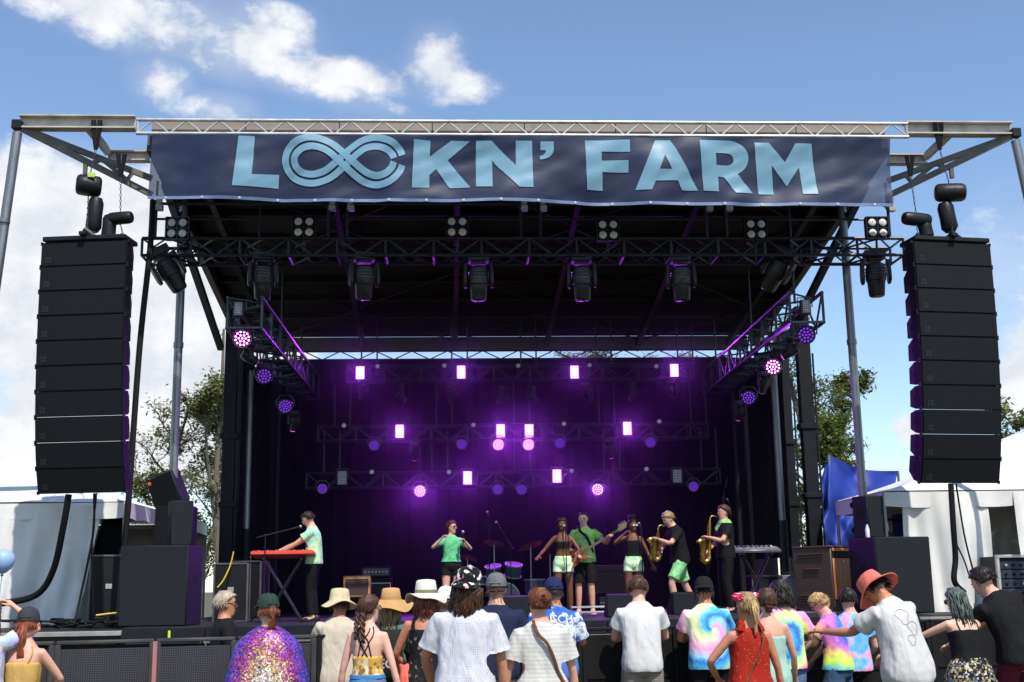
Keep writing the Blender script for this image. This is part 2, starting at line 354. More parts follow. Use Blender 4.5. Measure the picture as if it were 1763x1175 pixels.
for (px, Y) in ((478, 26.2), (1268, 26.0)):
    t = P(px, 800, Y); MB().tube((t.x, Y, DECK), (t.x, Y, 6.4), .06, n=12).build('support_pole', MAST, stage)

# roof
ZF = P(880, 232, 18.5).z; ZT = P(880, 208, 18.5).z; ZR = P(880, 578, 27.6).z
ROOFU = mat('roof_underside', (.030, .027, .027), .9, 0, .25, .8, bump=.3, bscale=4, dirt='1b1817', damt=.7, dscale=.7, spec=.1)
RY0, RY1, RX0, RX1 = 18.5, 27.7, SX0+.05, SX1+.12
def zu(y): return ZF+.0 + (ZR-ZF)*(y-RY0)/(RY1-RY0)
roof = MB()
roof.add([(RX0, RY0, zu(RY0)), (RX1, RY0, zu(RY0)), (RX1, RY1, zu(RY1)), (RX0, RY1, zu(RY1)), (RX0, RY0, ZT), (RX1, RY0, ZT), (RX1, RY1, zu(RY1)+.3), (RX0, RY1, zu(RY1)+.3)],
         [(0, 3, 2, 1), (4, 5, 6, 7), (0, 1, 5, 4), (1, 2, 6, 5), (2, 3, 7, 6), (3, 0, 4, 7)])
roof = roof.build('roof', ROOFU, stage)
FAS = mat('fascia_tan', (.32, .27, .23), .6, .05, .15, 2, dirt='4d4038', damt=.5)
for i in range(8):
    a = RX0+(RX1-RX0)*i/8; b = RX0+(RX1-RX0)*(i+1)/8
    MB().box(((a+b)/2, RY0-.03, (ZF+ZT)/2), (b-a-.015, .04, ZT-ZF-.02)).build('fascia_panel', FAS, roof)
for i in range(9):
    y = 19.2+i*1.0
    MB().beam((RX0+.05, y, zu(y)-.06), (RX1-.05, y, zu(y)-.06), .07, .11).build('purlin', BLK, roof)
for i in range(6):
    x = RX0+.6+i*(RX1-RX0-1.2)/5
    MB().beam((x, RY0+.1, zu(RY0)-.2), (x, RY1-.1, zu(RY1)-.2), .1, .16).build('rafter', BLK, roof)
for i in range(5):
    xa = RX0+.6+i*(RX1-RX0-1.2)/5; xb = xa+(RX1-RX0-1.2)/5
    for k in range(4):
        ya = 19.4+k*2; yb = ya+1.9
        if (i+k) % 2: xa_, xb_ = xb, xa
        else: xa_, xb_ = xa, xb
        MB().tube((xa_, ya, zu(ya)-.25), (xb_, yb, zu(yb)-.25), .018, n=6).build('wind_brace', BLK, roof)
for x in (RX0-.03, RX1+.03):
    MB().beam((x, RY0+.1, zu(RY0)-.1), (x, RY1, zu(RY1)-.1), .12, .34).build('side_beam', mat('side_beam', (.05, .048, .046), .6, .1, .2, 3), roof)
# knee braces at the front corners, roof to mast
for s, x in ((-1, RX0-.02), (1, RX1+.02)):
    MB().beam((x, 19.6, zu(19.6)-.3), (x, 25.0, zu(25)-1.2), .12, .12).build('knee_brace', BLK, roof)
# rear lattice and lip
MB().box(((RX0+RX1)/2, 27.75, zu(RY1)-.17), (RX1-RX0-.2, .05, .34)).build('rear_lip', mat('rear_lip', (.18, .17, .17), .7, 0, .2, 3), roof)
zl = P(880, 622, 27.6).z; zh = zu(RY1)-.36
rl = thing('rear_lattice_truss', 'thin lattice truss in the bright slit above the black backdrop', 'truss', (1.3, 27.6, zl))
for z in (zl+.05, zh): MB().tube((RX0+1.4, 27.6, z), (RX1-.6, 27.6, z), .022, n=8).build('chord', BLK, rl)
k = 24
bm_ = None
for i in range(k):
    a = RX0+1.4+(RX1-RX0-2.0)*i/k; b = a+(RX1-RX0-2.0)/k
    p, q = ((a, 27.6, zl+.05), (b, 27.6, zh)) if i % 2 else ((a, 27.6, zh), (b, 27.6, zl+.05))
    MB().tube(p, q, .014, n=6).build('brace', BLK, rl)

# ------------------------------------------------------------------ trusses
BR = {}
def brace(p, q, r, mt, parent, name='brace'):
    p, q = V(p), V(q); L = (q-p).length; key = (round(L, 3), r, mt.name)
    if key not in BR:
        BR[key] = MB().tube((0, 0, 0), (0, 0, L), r, n=6, cap=False).mesh('brace')
    o = link(name, BR[key], mt, parent); o.location = p-wloc(parent)
    o.rotation_euler = (q-p).to_track_quat('Z', 'Y').to_euler(); return o
def truss(name, label, p0, p1, w, h, bay, mt, r=.025, rb=.013, faces='fbtu', parent=None):
    p0, p1 = V(p0), V(p1); d = (p1-p0); L = d.length; d.normalize(); sidev = d.cross(V((0, 0, 1))).normalized(); up = V((0, 0, 1))
    t = thing(name, label, 'truss', (p0+p1)/2) if parent is None else parent
    c = {}
    for a in (-1, 1):
        for b in (0, 1):
            o = sidev*(a*w/2)+up*(b*h); c[a, b] = o
            MB().tube(p0+o, p1+o, r, n=8).build('chord', mt, t)
    k = max(1, round(L/bay))
    for (A, B) in ((c[1, 0], c[1, 1]), (c[-1, 0], c[-1, 1]), (c[1, 0], c[-1, 0]), (c[1, 1], c[-1, 1])):
        for i in range(k):
            a = p0+d*(L*i/k); b = p0+d*(L*(i+1)/k)
            if i % 2: brace(a+A, b+B, rb, mt, t)
            else: brace(a+B, b+A, rb, mt, t)
    for i in range(k+1):
        if i % 2 == 0 or i == k:
            a = p0+d*(L*i/k)
            for (A, B) in ((c[1, 0], c[1, 1]), (c[-1, 0], c[-1, 1]), (c[1, 0], c[-1, 0])): brace(a+A, a+B, rb*1.3, mt, t, 'upright')
    return t
TR = mat('truss_black', (.018, .023, .036), .38, .2, .25, 10, dirt='10141c', damt=.5)
# white lattice truss on the fascia
xl, xr = P(235, 220, 18.34).x, P(1563, 222, 18.34).x
ft = thing('roof_edge_truss', 'pale aluminium lattice truss along the front roof edge above the banner', 'truss', ((xl+xr)/2, 18.34, ZF))
zb_, zt_ = P(880, 233, 18.34).z, P(880, 210, 18.34).z
for z in (zb_, zt_): MB().tube((xl, 18.34, z), (xr, 18.34, z), .03, n=10).build('chord', ALU, ft)
k = 48
for i in range(k):
    a = xl+(xr-xl)*i/k; b = xl+(xr-xl)*(i+1)/k
    if i % 2: brace((a, 18.34, zt_), (b, 18.34, zb_), .016, ALU, ft)
    else: brace((a, 18.34, zb_), (b, 18.34, zt_), .016, ALU, ft)
for x in (xl+.02, xr-.02): brace((x, 18.34, zb_), (x, 18.34, zt_), .02, ALU, ft, 'upright')
# front lighting truss
YT = 19.8
zt1 = P(880, 411, YT).z; zt0 = P(880, 440, YT).z
fx0, fx1 = P(245, 420, YT).x, P(1555, 425, YT).x
ltr = truss('front_lighting_truss', 'long black box truss hung under the banner carrying blinders and moving heads', (fx0, YT+.3, zt0), (fx1, YT+.3, zt0), .62, zt1-zt0, .41, TR, .031, .018)
for (a, b) in ((268, 566), (598, 897), (930, 1216), (1250, 1530)):
    xa, xb = P(a, 380, YT).x, P(b, 380, YT).x; zz = P(880, 352, YT).z; z2 = P(880, 378, YT).z; rd = .1
    pts = [(xa, YT, zt1), (xa, YT, zz-rd), (xa+rd*.3, YT, zz-rd*.3), (xa+rd, YT, zz), (xb-rd, YT, zz), (xb-rd*.3, YT, zz-rd*.3), (xb, YT, zz-rd), (xb, YT, zt1)]
    o = MB().path(pts, .028, n=8).build('hanging_frame', TR, ltr)
    MB().tube((xa, YT, z2), (xb, YT, z2), .022, n=8).build('cross_pipe', TR, o)
    for x in (xa, xb):
        MB().tube((x, YT+.02, zz), (x, YT+.02, zu(YT)-.15), .02, n=6).build('hanger', TR, o)
        MB().box((x+.06, YT-.02, zz-.08), (.12, .1, .1)).box((x+.06, YT-.02, zz+.06), (.09, .06, .14), (.3, 0, .3)).build('clamp', ALU, o, bevel=.008)
# side trusses
zs = P(443, 565, 19.2).z
sl = truss('side_lighting_truss', 'black box truss running up-stage over the keyboard side', (-3.23, 19.2, zs), (-3.1, 26.8, zs), .55, .5, .48, TR, .031, .018)
zs2 = P(1368, 555, 19.2).z
sr = truss('side_lighting_truss', 'black box truss running up-stage over the saxophone side', (5.95, 19.2, zs2), (6.1, 26.8, zs2), .55, .5, .48, TR, .031, .018)
# drop pipes that hold them
for (T, x, z) in ((sl, -3.15, zs), (sr, 6.0, zs2)):
    for y in (20.0, 23.0, 26.2): MB().tube((x, y, z+.5), (x, y, zu(y)-.1), .022, n=6).build('hanger', TR, T)
# three rear trusses
REAR = []
for (py, a, b, lab) in ((655, 598, 1192, 'upper'), (758, 548, 1218, 'middle'), (838, 528, 1238, 'lower')):
    Y = 26.3; z = P(880, py, Y).z; x0, x1 = P(a, py, Y).x, P(b, py, Y).x
    t = truss('rear_lighting_truss', f'{lab} of three dim black trusses in front of the backdrop', (x0, Y, z), (x1, Y, z), .32, .32, .40, TR, .022, .011)
    t['group'] = 'rear lighting trusses'
    for f in (.04, .3, .5, .72, .96):
        x = x0+(x1-x0)*f
        for dx in (0, .34): MB().tube((x+dx, Y, z+.32), (x+dx, Y, (zu(Y)-.1 if lab == 'upper' else z+1.25)), .02, n=6).build('hanger', TR, t)
    REAR.append((t, z, Y))

# backdrop and side drapes
DRAPE = mat('black_drape', (.008, .006, .012), .85, 0, .3, 2, bump=.25, bscale=8, stretch=(3, 3, .3), spec=.1)
def drape(name, p0, p1, z0, z1, amp=.05, per=.38):
    p0, p1 = V(p0), V(p1); L = (p1-p0).length; k = int(L/.05); d = (p1-p0)/L; nn = V((-d.y, d.x, 0)); m = MB()
    for i in range(k+1):
        s = L*i/k; o = amp*(math.sin(s*2*math.pi/per+.6*math.sin(s*1.7))+.3*math.sin(s*2*math.pi/per*2.3))
        for j in range(7):
            z = z0+(z1-z0)*j/6; q = p0+d*s+nn*(o*(1-.55*j/6)); m.v.append(V((q.x, q.y, z)))
    for i in range(k):
        for j in range(6): a = i*7+j; m.f.append((a, a+7, a+8, a+1)); m.mi.append(0)
    return m.build(name, DRAPE)
zbt = P(880, 618, 27.35).z
tag(drape('backdrop', (-4.3, 27.35, 0), (7.45, 27.35, 0), DECK, zbt), 'huge black pleated cloth backdrop across the rear of the stage', 'backdrop')
tag(drape('side_curtain', (-3.95, 27.2, 0), (-4.25, 25.4, 0), DECK+1.2, 6.4), 'narrow black curtain at the keyboard side behind the mast', 'curtain')
tag(drape('side_curtain', (6.9, 27.2, 0), (7.15, 25.0, 0), DECK+1.0, 6.6), 'narrow black curtain at the saxophone side behind the mast', 'curtain')

# ================================================================== PA WING STEEL
def ibeam(m, p, q, h, wd):
    p, q = V(p), V(q); u = V((0, 0, 1))
    m.beam(p+u*(h/2-.012), q+u*(h/2-.012), wd, .024); m.beam(p-u*(h/2-.012), q-u*(h/2-.012), wd, .024); m.beam(p, q, .018, h-.05)
    return m
STEELD = mat('outrigger_steel', (.13, .115, .095), .5, .3, .25, 5, dirt='241f1b', damt=.6)
def wing(side, A, B, C, Dd, E, F, g1, g2, h1, h2, pole_dx, lab):
    t = thing('rigging_outrigger', lab, 'outrigger', P(*A, 18.45))
    a, b = P(*A, 18.45), P(*B, 18.45); zz = (a.z+b.z)/2
    ibeam(MB(), (a.x, 18.45, zz), (b.x, 18.45, zz), .22, .2).build('top_beam', CREAM, t)
    c, d = P(*C, 18.9), P(*Dd, 18.9); zz2 = (c.z+d.z)/2
    ibeam(MB(), (c.x, 18.9, zz2), (d.x, 18.9, zz2), .17, .16).build('lower_beam', CREAM, t)
    MB().beam(P(*E, 18.5), P(*F, 18.85), .08, .12).build('link_beam', CREAM, t)
    k = P(*g1, 18.4)
    u1, u2 = P(*h1, 19.0), P(*h2, 19.0)
    MB().beam(k, u1, .07, .09).build('outrigger_arm', STEELD, t); MB().beam(k, u2, .07, .09).build('outrigger_arm', STEELD, t)
    for f, f2 in ((.36, .42), (.62, .54), (.62, .86), (.86, .80)):
        MB().beam(k+(u1-k)*f, k+(u2-k)*f2, .05, .06).build('outrigger_brace', STEELD, t)
    MB().beam(k+(u2-k)*.5+V((0, 0, .03)), k+(u2-k)*.5+V((0, 0, -.22)), .06, .06).build('lug', STEELD, t)
    MB().box(k+V((0, 0, .02)), (.15, .14, .15)).build('corner_plate', BLK, t, bevel=.01)
    m = MB().tube(k+V((0, .02, -.1)), (k.x+pole_dx, 18.3, 0.02), .074, n=16); m.build('leg', GALV, t)
    for f in (.18, .5):
        q = k+(V((k.x+pole_dx, 18.3, 0.02))-k)*f; MB().tube(q, q+(k-q).normalized()*.06, .09, n=16).build('collar', GALV, t)
    return t
wing(-1, (35, 211), (234, 214), (186, 270), (258, 270), (152, 220), (188, 264), (30, 218), None, (262, 308), (262, 336), -.55, 'cream steel outrigger arm above the left speaker array')
wing(1, (1740, 222), (1558, 224), (1594, 276), (1528, 275), (1634, 232), (1592, 272), (1748, 232), None, (1528, 312), (1528, 338), .95, 'cream steel outrigger arm above the right speaker array')

# ================================================================== BANNER
YBN = 18.2
TL, TR_, BL, BRr = (262, 230), (1533, 239), (253, 340), (1536, 358)
def sag(u): return 4*math.sin(u*9.2)*(1-u)+3*math.sin(u*21+1)*.4 + 7*math.sin(math.pi*u)*.4
def wave(u, v):
    return (.035*math.sin(u*31+2*v)+.015*math.sin(u*58+4*v)+.02*math.sin(v*5+u*13))*(.35+.9*v)+.06*noise.noise(V((u*14, v*1.6, 0)))+.03*noise.noise(V((u*34+v*5, v*3-u*14, 3)))
def bpt(px, py, lift=0.0):
    u = (px-257)/1278; top = 230+9*u; bot = 341+16*u; v = (py-top)/(bot-top)
    q = P(px, py+sag(u)*max(0, v)*.6, YBN); q.y += wave(u, min(1, max(0, v)))-lift; return q
m, t_, b_ = newmat('banner_navy')
# mesh-vinyl: woven with tiny holes that let some light and view through
tcn = N('ShaderNodeTexCoord', t_)
b_.inputs['Base Color'].default_value = (.020, .033, .085, 1); b_.inputs['Roughness'].default_value = .5; b_.inputs['Specular IOR Level'].default_value = .45
def meshvinyl(m, t, b, alpha):
    tr = N('ShaderNodeBsdfTransparent', t); ms = N('ShaderNodeMixShader', t); ms.inputs[0].default_value = alpha
    tl = N('ShaderNodeBsdfTranslucent', t); tl.inputs[0].default_value = b.inputs['Base Color'].default_value
    m2 = N('ShaderNodeMixShader', t); m2.inputs[0].default_value = .25; LK(b.outputs[0], m2.inputs[1], t); LK(tl.outputs[0], m2.inputs[2], t)
    LK(tr.outputs[0], ms.inputs[1], t); LK(m2.outputs[0], ms.inputs[2], t); LK(ms.outputs[0], t.nodes['Material Output'].inputs['Surface'], t)
meshvinyl(m, t_, b_, .84); BNAVY = m
m, t_, b_ = newmat('banner_letter_blue'); b_.inputs['Base Color'].default_value = (.23, .45, .60, 1); b_.inputs['Roughness'].default_value = .42; meshvinyl(m, t_, b_, .88); BLET = m
HEM = mat('banner_hem', (.14, .19, .33), .5, 0, .2, 6)
ban = thing('stage_banner', 'wide navy mesh banner with pale blue lettering under the front roof edge', 'banner', P(895, 345, YBN))
mb = MB(); nu, nv = 170, 16
for i in range(nu+1):
    for j in range(nv+1):
        u = i/nu; v = j/nv; px = (TL[0]+(TR_[0]-TL[0])*u)*(1-v)+(BL[0]+(BRr[0]-BL[0])*u)*v; py = 230+9*u+(111+7*u)*v; mb.v.append(bpt(px, py))
for i in range(nu):
    for j in range(nv): a = i*(nv+1)+j; mb.f.append((a, a+1, a+nv+2, a+nv+1)); mb.mi.append(0)
mb.build('cloth', BNAVY, ban, ang=180)
for (va, vb) in ((.955, 1.0),):
    mb = MB()
    for i in range(nu+1):
        u = i/nu
        for v in (va, vb):
            px = (TL[0]+(TR_[0]-TL[0])*u)*(1-v)+(BL[0]+(BRr[0]-BL[0])*u)*v; mb.v.append(bpt(px, 230+9*u+(111+7*u)*v, .006))
    for i in range(nu): mb.f.append((2*i, 2*i+1, 2*i+3, 2*i+2)); mb.mi.append(0)
    mb.build('hem', HEM, ban, ang=180)
for i in range(20):
    u = (i+.5)/20; px = BL[0]+(BRr[0]-BL[0])*u; q = bpt(px, 230+9*u+(111+7*u)*.975, .012)
    link('grommet', MC.setdefault('grm', MB().lathe([(.012, -.004), (.022, -.004), (.022, .004), (.012, .004)], Matrix.Rotation(R(90), 4, 'X'), 10).mesh('grommet')), ALU, ban).location = q-ban.location
from mathutils.geometry import tessellate_polygon
def letter(polys, ox, oy, sc):
    pp = [[V((ox+x*sc, oy+y*sc, 0)) for x, y in p] for p in polys]
    tri = tessellate_polygon(pp); fl = [q for p in pp for q in p]
    bm = bmesh.new(); vv = [bm.verts.new(q) for q in fl]
    for t in tri:
        try: bm.faces.new([vv[i] for i in t])
        except ValueError: pass
    x0 = min(q.x for q in fl); x1 = max(q.x for q in fl); y0 = min(q.y for q in fl); y1 = max(q.y for q in fl)
    x = math.floor(x0/7.5)*7.5
    while x < x1:
        bmesh.ops.bisect_plane(bm, geom=bm.verts[:]+bm.edges[:]+bm.faces[:], plane_co=(x, 0, 0), plane_no=(1, 0, 0)); x += 7.5
    y = math.floor(y0/7)*7
    while y < y1:
        bmesh.ops.bisect_plane(bm, geom=bm.verts[:]+bm.edges[:]+bm.faces[:], plane_co=(0, y, 0), plane_no=(0, 1, 0)); y += 7
    off = ban.location
    for v in bm.verts: v.co = bpt(v.co.x, v.co.y, .012)-off
    me = bpy.data.meshes.new('letter'); bm.to_mesh(me); bm.free(); me.validate()
    return link('letter', me, BLET, ban, ang=180)
def arc(cx, cy, rx, ry, a0, a1, k=14): return [(cx+rx*math.cos(R(a0+(a1-a0)*i/k)), cy+ry*math.sin(R(a0+(a1-a0)*i/k))) for i in range(k+1)]
S2 = .2836
letter([[(40, 160), (137, 160), (122, 392), (284, 388), (278, 467), (3, 460)]], 400, 190, S2)
letter([[(1103, 180), (1203, 185), (1198, 280), (1330, 184), (1442, 186), (1308, 298), (1446, 468), (1320, 468), (1237, 352), (1196, 390), (1195, 466), (1090, 466)]], 400, 190, S2)
letter([[(819.5, 242), (846.5, 242), (888, 285), (888, 243), (916, 242.5), (918, 324.5), (894, 324.5), (847.5, 277), (848, 323), (819.5, 322)]], 0, 0, 1)
letter([[(178, 192), (258, 192), (258, 240)]+[(254, 258), (244, 275), (228, 288), (205, 297), (176, 301)]+[(173, 280), (192, 274), (207, 262), (212, 243), (178, 243)]], 880, 190, S2)
letter([[(447, 186), (720, 178), (722, 252), (548, 252), (550, 305), (712, 303), (712, 374), (553, 374), (557, 481), (462, 478)]], 880, 190, S2)
letter([[(875, 180), (965, 182), (1135, 486), (1035, 486), (1010, 430), (875, 430), (852, 483), (753, 483)], [(930, 275), (898, 363), (972, 363)]], 880, 190, S2)
letter([[(1140, 185), (1300, 188)]+arc(1318, 292, 124, 104, -88, 62)+[(1470, 500), (1365, 500), (1292, 405), (1256, 402), (1260, 493), (1168, 487)], [(1240, 262), (1300, 263)]+arc(1306, 300, 46, 36, -80, 80, 8)+[(1300, 336), (1245, 335)]], 880, 190, S2)
letter([[(1299, 245.3), (1323.8, 245.9), (1351.8, 279), (1369, 247.7), (1396.8, 248.5), (1407, 335), (1381.5, 334.5), (1376, 286.8), (1355.7, 319), (1329, 283.5), (1333.4, 333), (1306.8, 333)]], 0, 0, 1)
# the looped letter pair: two bands either side of a thin line
def catmull(pts, k=8):
    o = []
    for i in range(len(pts)-1):
        p0 = pts[max(0, i-1)]; p1 = pts[i]; p2 = pts[i+1]; p3 = pts[min(len(pts)-1, i+2)]
        for j in range(k):
            t = j/k; o.append(tuple(.5*((2*b)+(-a+c)*t+(2*a-5*b+4*c-d)*t*t+(-a+3*b-3*c+d)*t**3) for a, b, c, d in zip(p0, p1, p2, p3)))
    o.append(pts[-1]); return o
loopA = catmull([(640, 340), (682, 303), (745, 247), (805, 210), (880, 199), (950, 218), (992, 252), (1006, 284)])
loopB = catmull([(1006, 323), (990, 362), (945, 405), (880, 424), (815, 408), (755, 366), (682, 303), (610, 236), (550, 202), (480, 191), (412, 210), (366, 252), (350, 305), (366, 356), (410, 394), (480, 410), (550, 396), (600, 371), (640, 340)])
for idx, lp in enumerate((loopA, loopB)):
    for (oa, ob) in ((6.5, 47), (-47, -6.5)):
        m = MB(); L = len(lp)
        for i, p in enumerate(lp):
            a = lp[max(0, i-1)]; b = lp[min(L-1, i+1)]; d = V((b[0]-a[0], b[1]-a[1])).normalized(); nx = V((-d.y, d.x))
            for s in range(4):
                o = oa+(ob-oa)*s/3; m.v.append(bpt(400+(p[0]+nx.x*o)*S2, 190+(p[1]+nx.y*o)*S2, .012+.006*idx))
        for i in range(L-1):
            for s in range(3): a = i*4+s; m.f.append((a, a+1, a+5, a+4)); m.mi.append(0)
        m.build('letter_band', BLET, ban, ang=180)

# ================================================================== LINE ARRAYS
GRILL = mat('speaker_grille', (.0075, .0085, .011), .6, 0, .15, 3, bump=.5, bscale=260, spec=.15)
LOGO = mat('speaker_logo', (.020, .022, .027), .5, 0, .1, 8, spec=.2)
CW, CH, CDp = 1.34, .375, .66
def cab_mesh():
    rw, rh = .50, .125
    m = MB(); f = [(-CW/2, 0, -CH), (CW/2, 0, -CH), (CW/2, 0, 0), (-CW/2, 0, 0)]
    md = [(-CW/2, .2, -CH+.012), (CW/2, .2, -CH+.012), (CW/2, .2, -.012), (-CW/2, .2, -.012)]
    bk = [(-rw, CDp, -CH/2-rh), (rw, CDp, -CH/2-rh), (rw, CDp, -CH/2+rh), (-rw, CDp, -CH/2+rh)]
    m.loft([[V(p) for p in f], [V(p) for p in md], [V(p) for p in bk]]); return m.mesh('cabinet_shell')
def cab_grille(): return MB().box((0, -.012, -CH/2), (CW-.03, .02, CH-.022)).mesh('grille')
def cab_logo():
    m = MB()
    for i in (0, 1):
        for j in (0, 1): m.box((-CW/2+.1+i*.05, -.0255, -CH+.075+j*.05), (.042, .004, .042))
    return m.mesh('logo')
CM, CG, CLg = cab_mesh(), cab_grille(), cab_logo()
PINM = MB().box((0, 0, 0), (.025, .05, .05)).mesh('rigging_pin')
HND = MB().box((0, 0, 0), (.02, .12, .1)).mesh('handle_recess')
def line_array(px, py, Y, toe, lab):
    p = P(px, py, Y); t = thing('line_array', lab, 'speaker array', p, rz=toe)
    MB().box((0, .2, .05), (CW-.05, .5, .07)).box((0, .12, .1), (.1, .5, .06)).build('flying_frame', BLK, t, local=True, bevel=.01)
    ang = 0; q = V((0, 0, 0)); inc = [0, .6, .8, 1, 1, 1.2, 1.5, 2.2, 3.5, 4.5]
    for i in range(10):
        ang += inc[i]; gap = .008 if i == 7 else .004
        M = Euler((R(ang), 0, 0)).to_matrix()
        c = link('cabinet', CM, BLKP, t, smooth=False); c.location = q; c.rotation_euler = (R(ang), 0, 0)
        link('grille', CG, GRILL, c); link('logo', CLg, LOGO, c)
        for s in (-1, 1):
            h = link('handle', HND, RUB, c); h.location = (s*(CW/2-.035), .3, -CH/2); h.rotation_euler = (0, 0, s*R(17))
        for s in (-1, 1):
            for z in (-.01, -CH+.01): link('rigging_pin', PINM, BLK, c).location = (s*(CW/2+.008), .03, z)
        q = q+M @ V((0, 0, -CH-gap))
    return t
line_array(146, 416, 17.95, R(-8), 'tall black line array of ten cabinets hanging at the left of the stage')
line_array(1638, 418, 18.05, R(8), 'tall black line array of ten cabinets hanging at the right of the stage')
HOISTB = mat('hoist_black', (.009, .0095, .011), .45, 0, .2, 12, bump=.4, bscale=20, spec=.3)
def chain(m, a, b, r=.016, step=.055):
    a, b = V(a), V(b); L = (b-a).length; k = int(L/step); d = (b-a)/L; x, y = perp(d)
    for i in range(k):
        c = a+d*(i+.5)*step; e = x if i % 2 else y
        m.path([c+d*step*.62, c+e*r, c-d*step*.62, c-e*r], .006, n=4, close=True)
    return m
def hoist(pm, axis, rb, lb, ptop, pbot, bag, lab, plate=False, slh=.48):
    c = P(*pm, 18.2); t = thing('chain_hoist', lab, 'hoist', c)
    ax = V(axis).normalized(); k = 9
    pr = [(-lb, .55), (-lb*.93, .82), (-lb*.75, .97), (-lb*.3, 1.0), (lb*.3, 1.0), (lb*.75, .97), (lb*.93, .82), (lb, .55)]
    MB().path([c+ax*a for a, s in pr], [rb*s for a, s in pr], n=14).build('motor_housing', HOISTB, t)
    chain(MB(), P(*ptop, 18.4), c+V((0, 0, rb*.8))).build('upper_chain', CHAIN, t)
    chain(MB(), c-V((0, 0, rb*.8)), P(*pbot, 18.1)).build('lower_chain', CHAIN, t)
    b0, b1 = P(*bag[0], 18.25), P(*bag[1], 18.25); r = bag[2]
    MB().path([b0+(b1-b0)*f for f in (0, .15, .5, .85, 1)], [r*.75, r, r*.97, r*1.02, r*.6], n=12).build('chain_bag', HOISTB, t)
    sl = P(*ptop, 18.4); up = V((sl.x, 18.4, sl.z+slh))
    m = MB()
    for dx in (-.07, -.03, .03, .07): m.path([sl+V((dx*.2, 0, 0)), sl+V((dx, -.02, .35)), up+V((dx, -.03, 0))], .018, n=6)
    m.build('sling', RUB, t)
    MB().path([P(*pbot, 18.1)+V((-.04, 0, .0)), P(*pbot, 18.1)+V((.12, 0, -.12))], [.05, .04], n=6).build('hook', BLK, t)
    if plate: MB().box(c+V((.08, -rb-.002, .12)), (.11, .012, .07)).build('rating_label', mat('label_green', (.42, .62, .08), .5), t)
hoist((153, 320), (1, .3, -.05), .165, .19, (165, 258), (150, 395), ((166, 342), (160, 400), .12), 'barrel-shaped black chain hoist with green label, nearer the left stage edge', True)
hoist((207, 376), (1, -.2, .03), .10, .2, (208, 304), (212, 405), ((190, 372), (186, 412), .11), 'lower black chain hoist over the left array, sling from the short beam', slh=.36)
hoist((1636, 332), (1, -.25, -.05), .15, .24, (1618, 258), (1640, 400), ((1626, 350), (1637, 400), .13), 'barrel-shaped black chain hoist on the outer sling above the right array')
hoist((1578, 378), (1, .2, -.03), .11, .24, (1568, 304), (1580, 405), ((1590, 380), (1597, 412), .11), 'lower black chain hoist over the right array, sling from the short beam', slh=.34)
# hanging loom cables
def cable(lab, pts, r, parent=None, name='hanging_cable', mt=None):
    pts = [V(p) for p in pts]; q = catmull([tuple(p) for p in pts], 6)
    return tag(MB().path(q, r, n=7).build(name, mt or RUB), lab, 'cable')
cable('thick black loom hanging from the left end of the lighting truss', [P(263, 345, 19.6), P(258, 430, 19.5), P(240, 600, 19.5), P(222, 850, 19.4), P(213, 960, 19.4), P(216, 1020, 19.3), P(240, 1062, 19.2)], .05)
cable('thick black cable hanging below the left speaker array', [P(118, 852, 18.4), P(110, 900, 18.5), P(92, 980, 18.8), P(62, 1025, 19.0), P(0, 1040, 19.1)], .05)
cable('thin black cable hanging below the left speaker array', [P(162, 850, 18.3), P(160, 920, 18.5), P(140, 1020, 18.7), P(128, 1075, 18.55)], .018)
cable('second thin cable beside it, dropping straight to the wing deck', [P(166, 850, 18.35), P(158, 950, 18.6), P(162, 1060, 18.8)], .014)
cable('thick black cable hanging below the right speaker array', [P(1637, 833, 18.4), P(1641, 900, 18.4), P(1645, 960, 18.5), P(1643, 1000, 18.5), P(1660, 1020, 18.6)], .045)
cable('thin black cable crossing the white tent wall on the right', [P(1646, 833, 18.4), P(1660, 920, 18.6), P(1676, 985, 18.7)], .014)
cable('thin slanting cable branching off the thick one on the right', [P(1646, 936, 18.45), P(1660, 965, 18.6), P(1668, 990, 18.7)], .012)

# ================================================================== STAGE LIGHTS
LENSW = mat('lamp_glass_pale', (.82, .80, .72), .18, 0, .15, 30, spec=.8)
RIM = mat('lamp_rim', (.03, .03, .034), .3, .5, .2, 20)
PUR = (.42, .04, 1.0)
E_STROBE = emit('strobe_lit', (1.0, .20, 1.0), 4.5)
E_PAR = emit('led_lit', (1.0, .22, .9), 7.0)
E_PARD = emit('led_dim_violet', (.24, .03, 1.0), .9)
E_PINK = emit('beam_lens_pink', (1.0, .12, .75), 2.2)
E_PINKD = emit('beam_lens_dim', (.85, .08, .8), .55)
STROBE_OFF = mat('strobe_off', (.42, .42, .42), .3, 0, .3, 60)
def lamp(parent, loc, energy, col=PUR, rad=.07, spot=None, direc=None):
    ld = bpy.data.lights.new('lamp_light', 'SPOT' if spot else 'POINT'); ld.energy = energy; ld.color = col; ld.shadow_soft_size = rad
    if spot: ld.spot_size = R(spot); ld.spot_blend = .8
    o = bpy.data.objects.new('lamp_light', ld); COL.objects.link(o); o.parent = parent; o.location = V(loc)-wloc(parent)
    if direc is not None: o.rotation_euler = (-V(direc)).to_track_quat('Z', 'Y').to_euler()
    return o
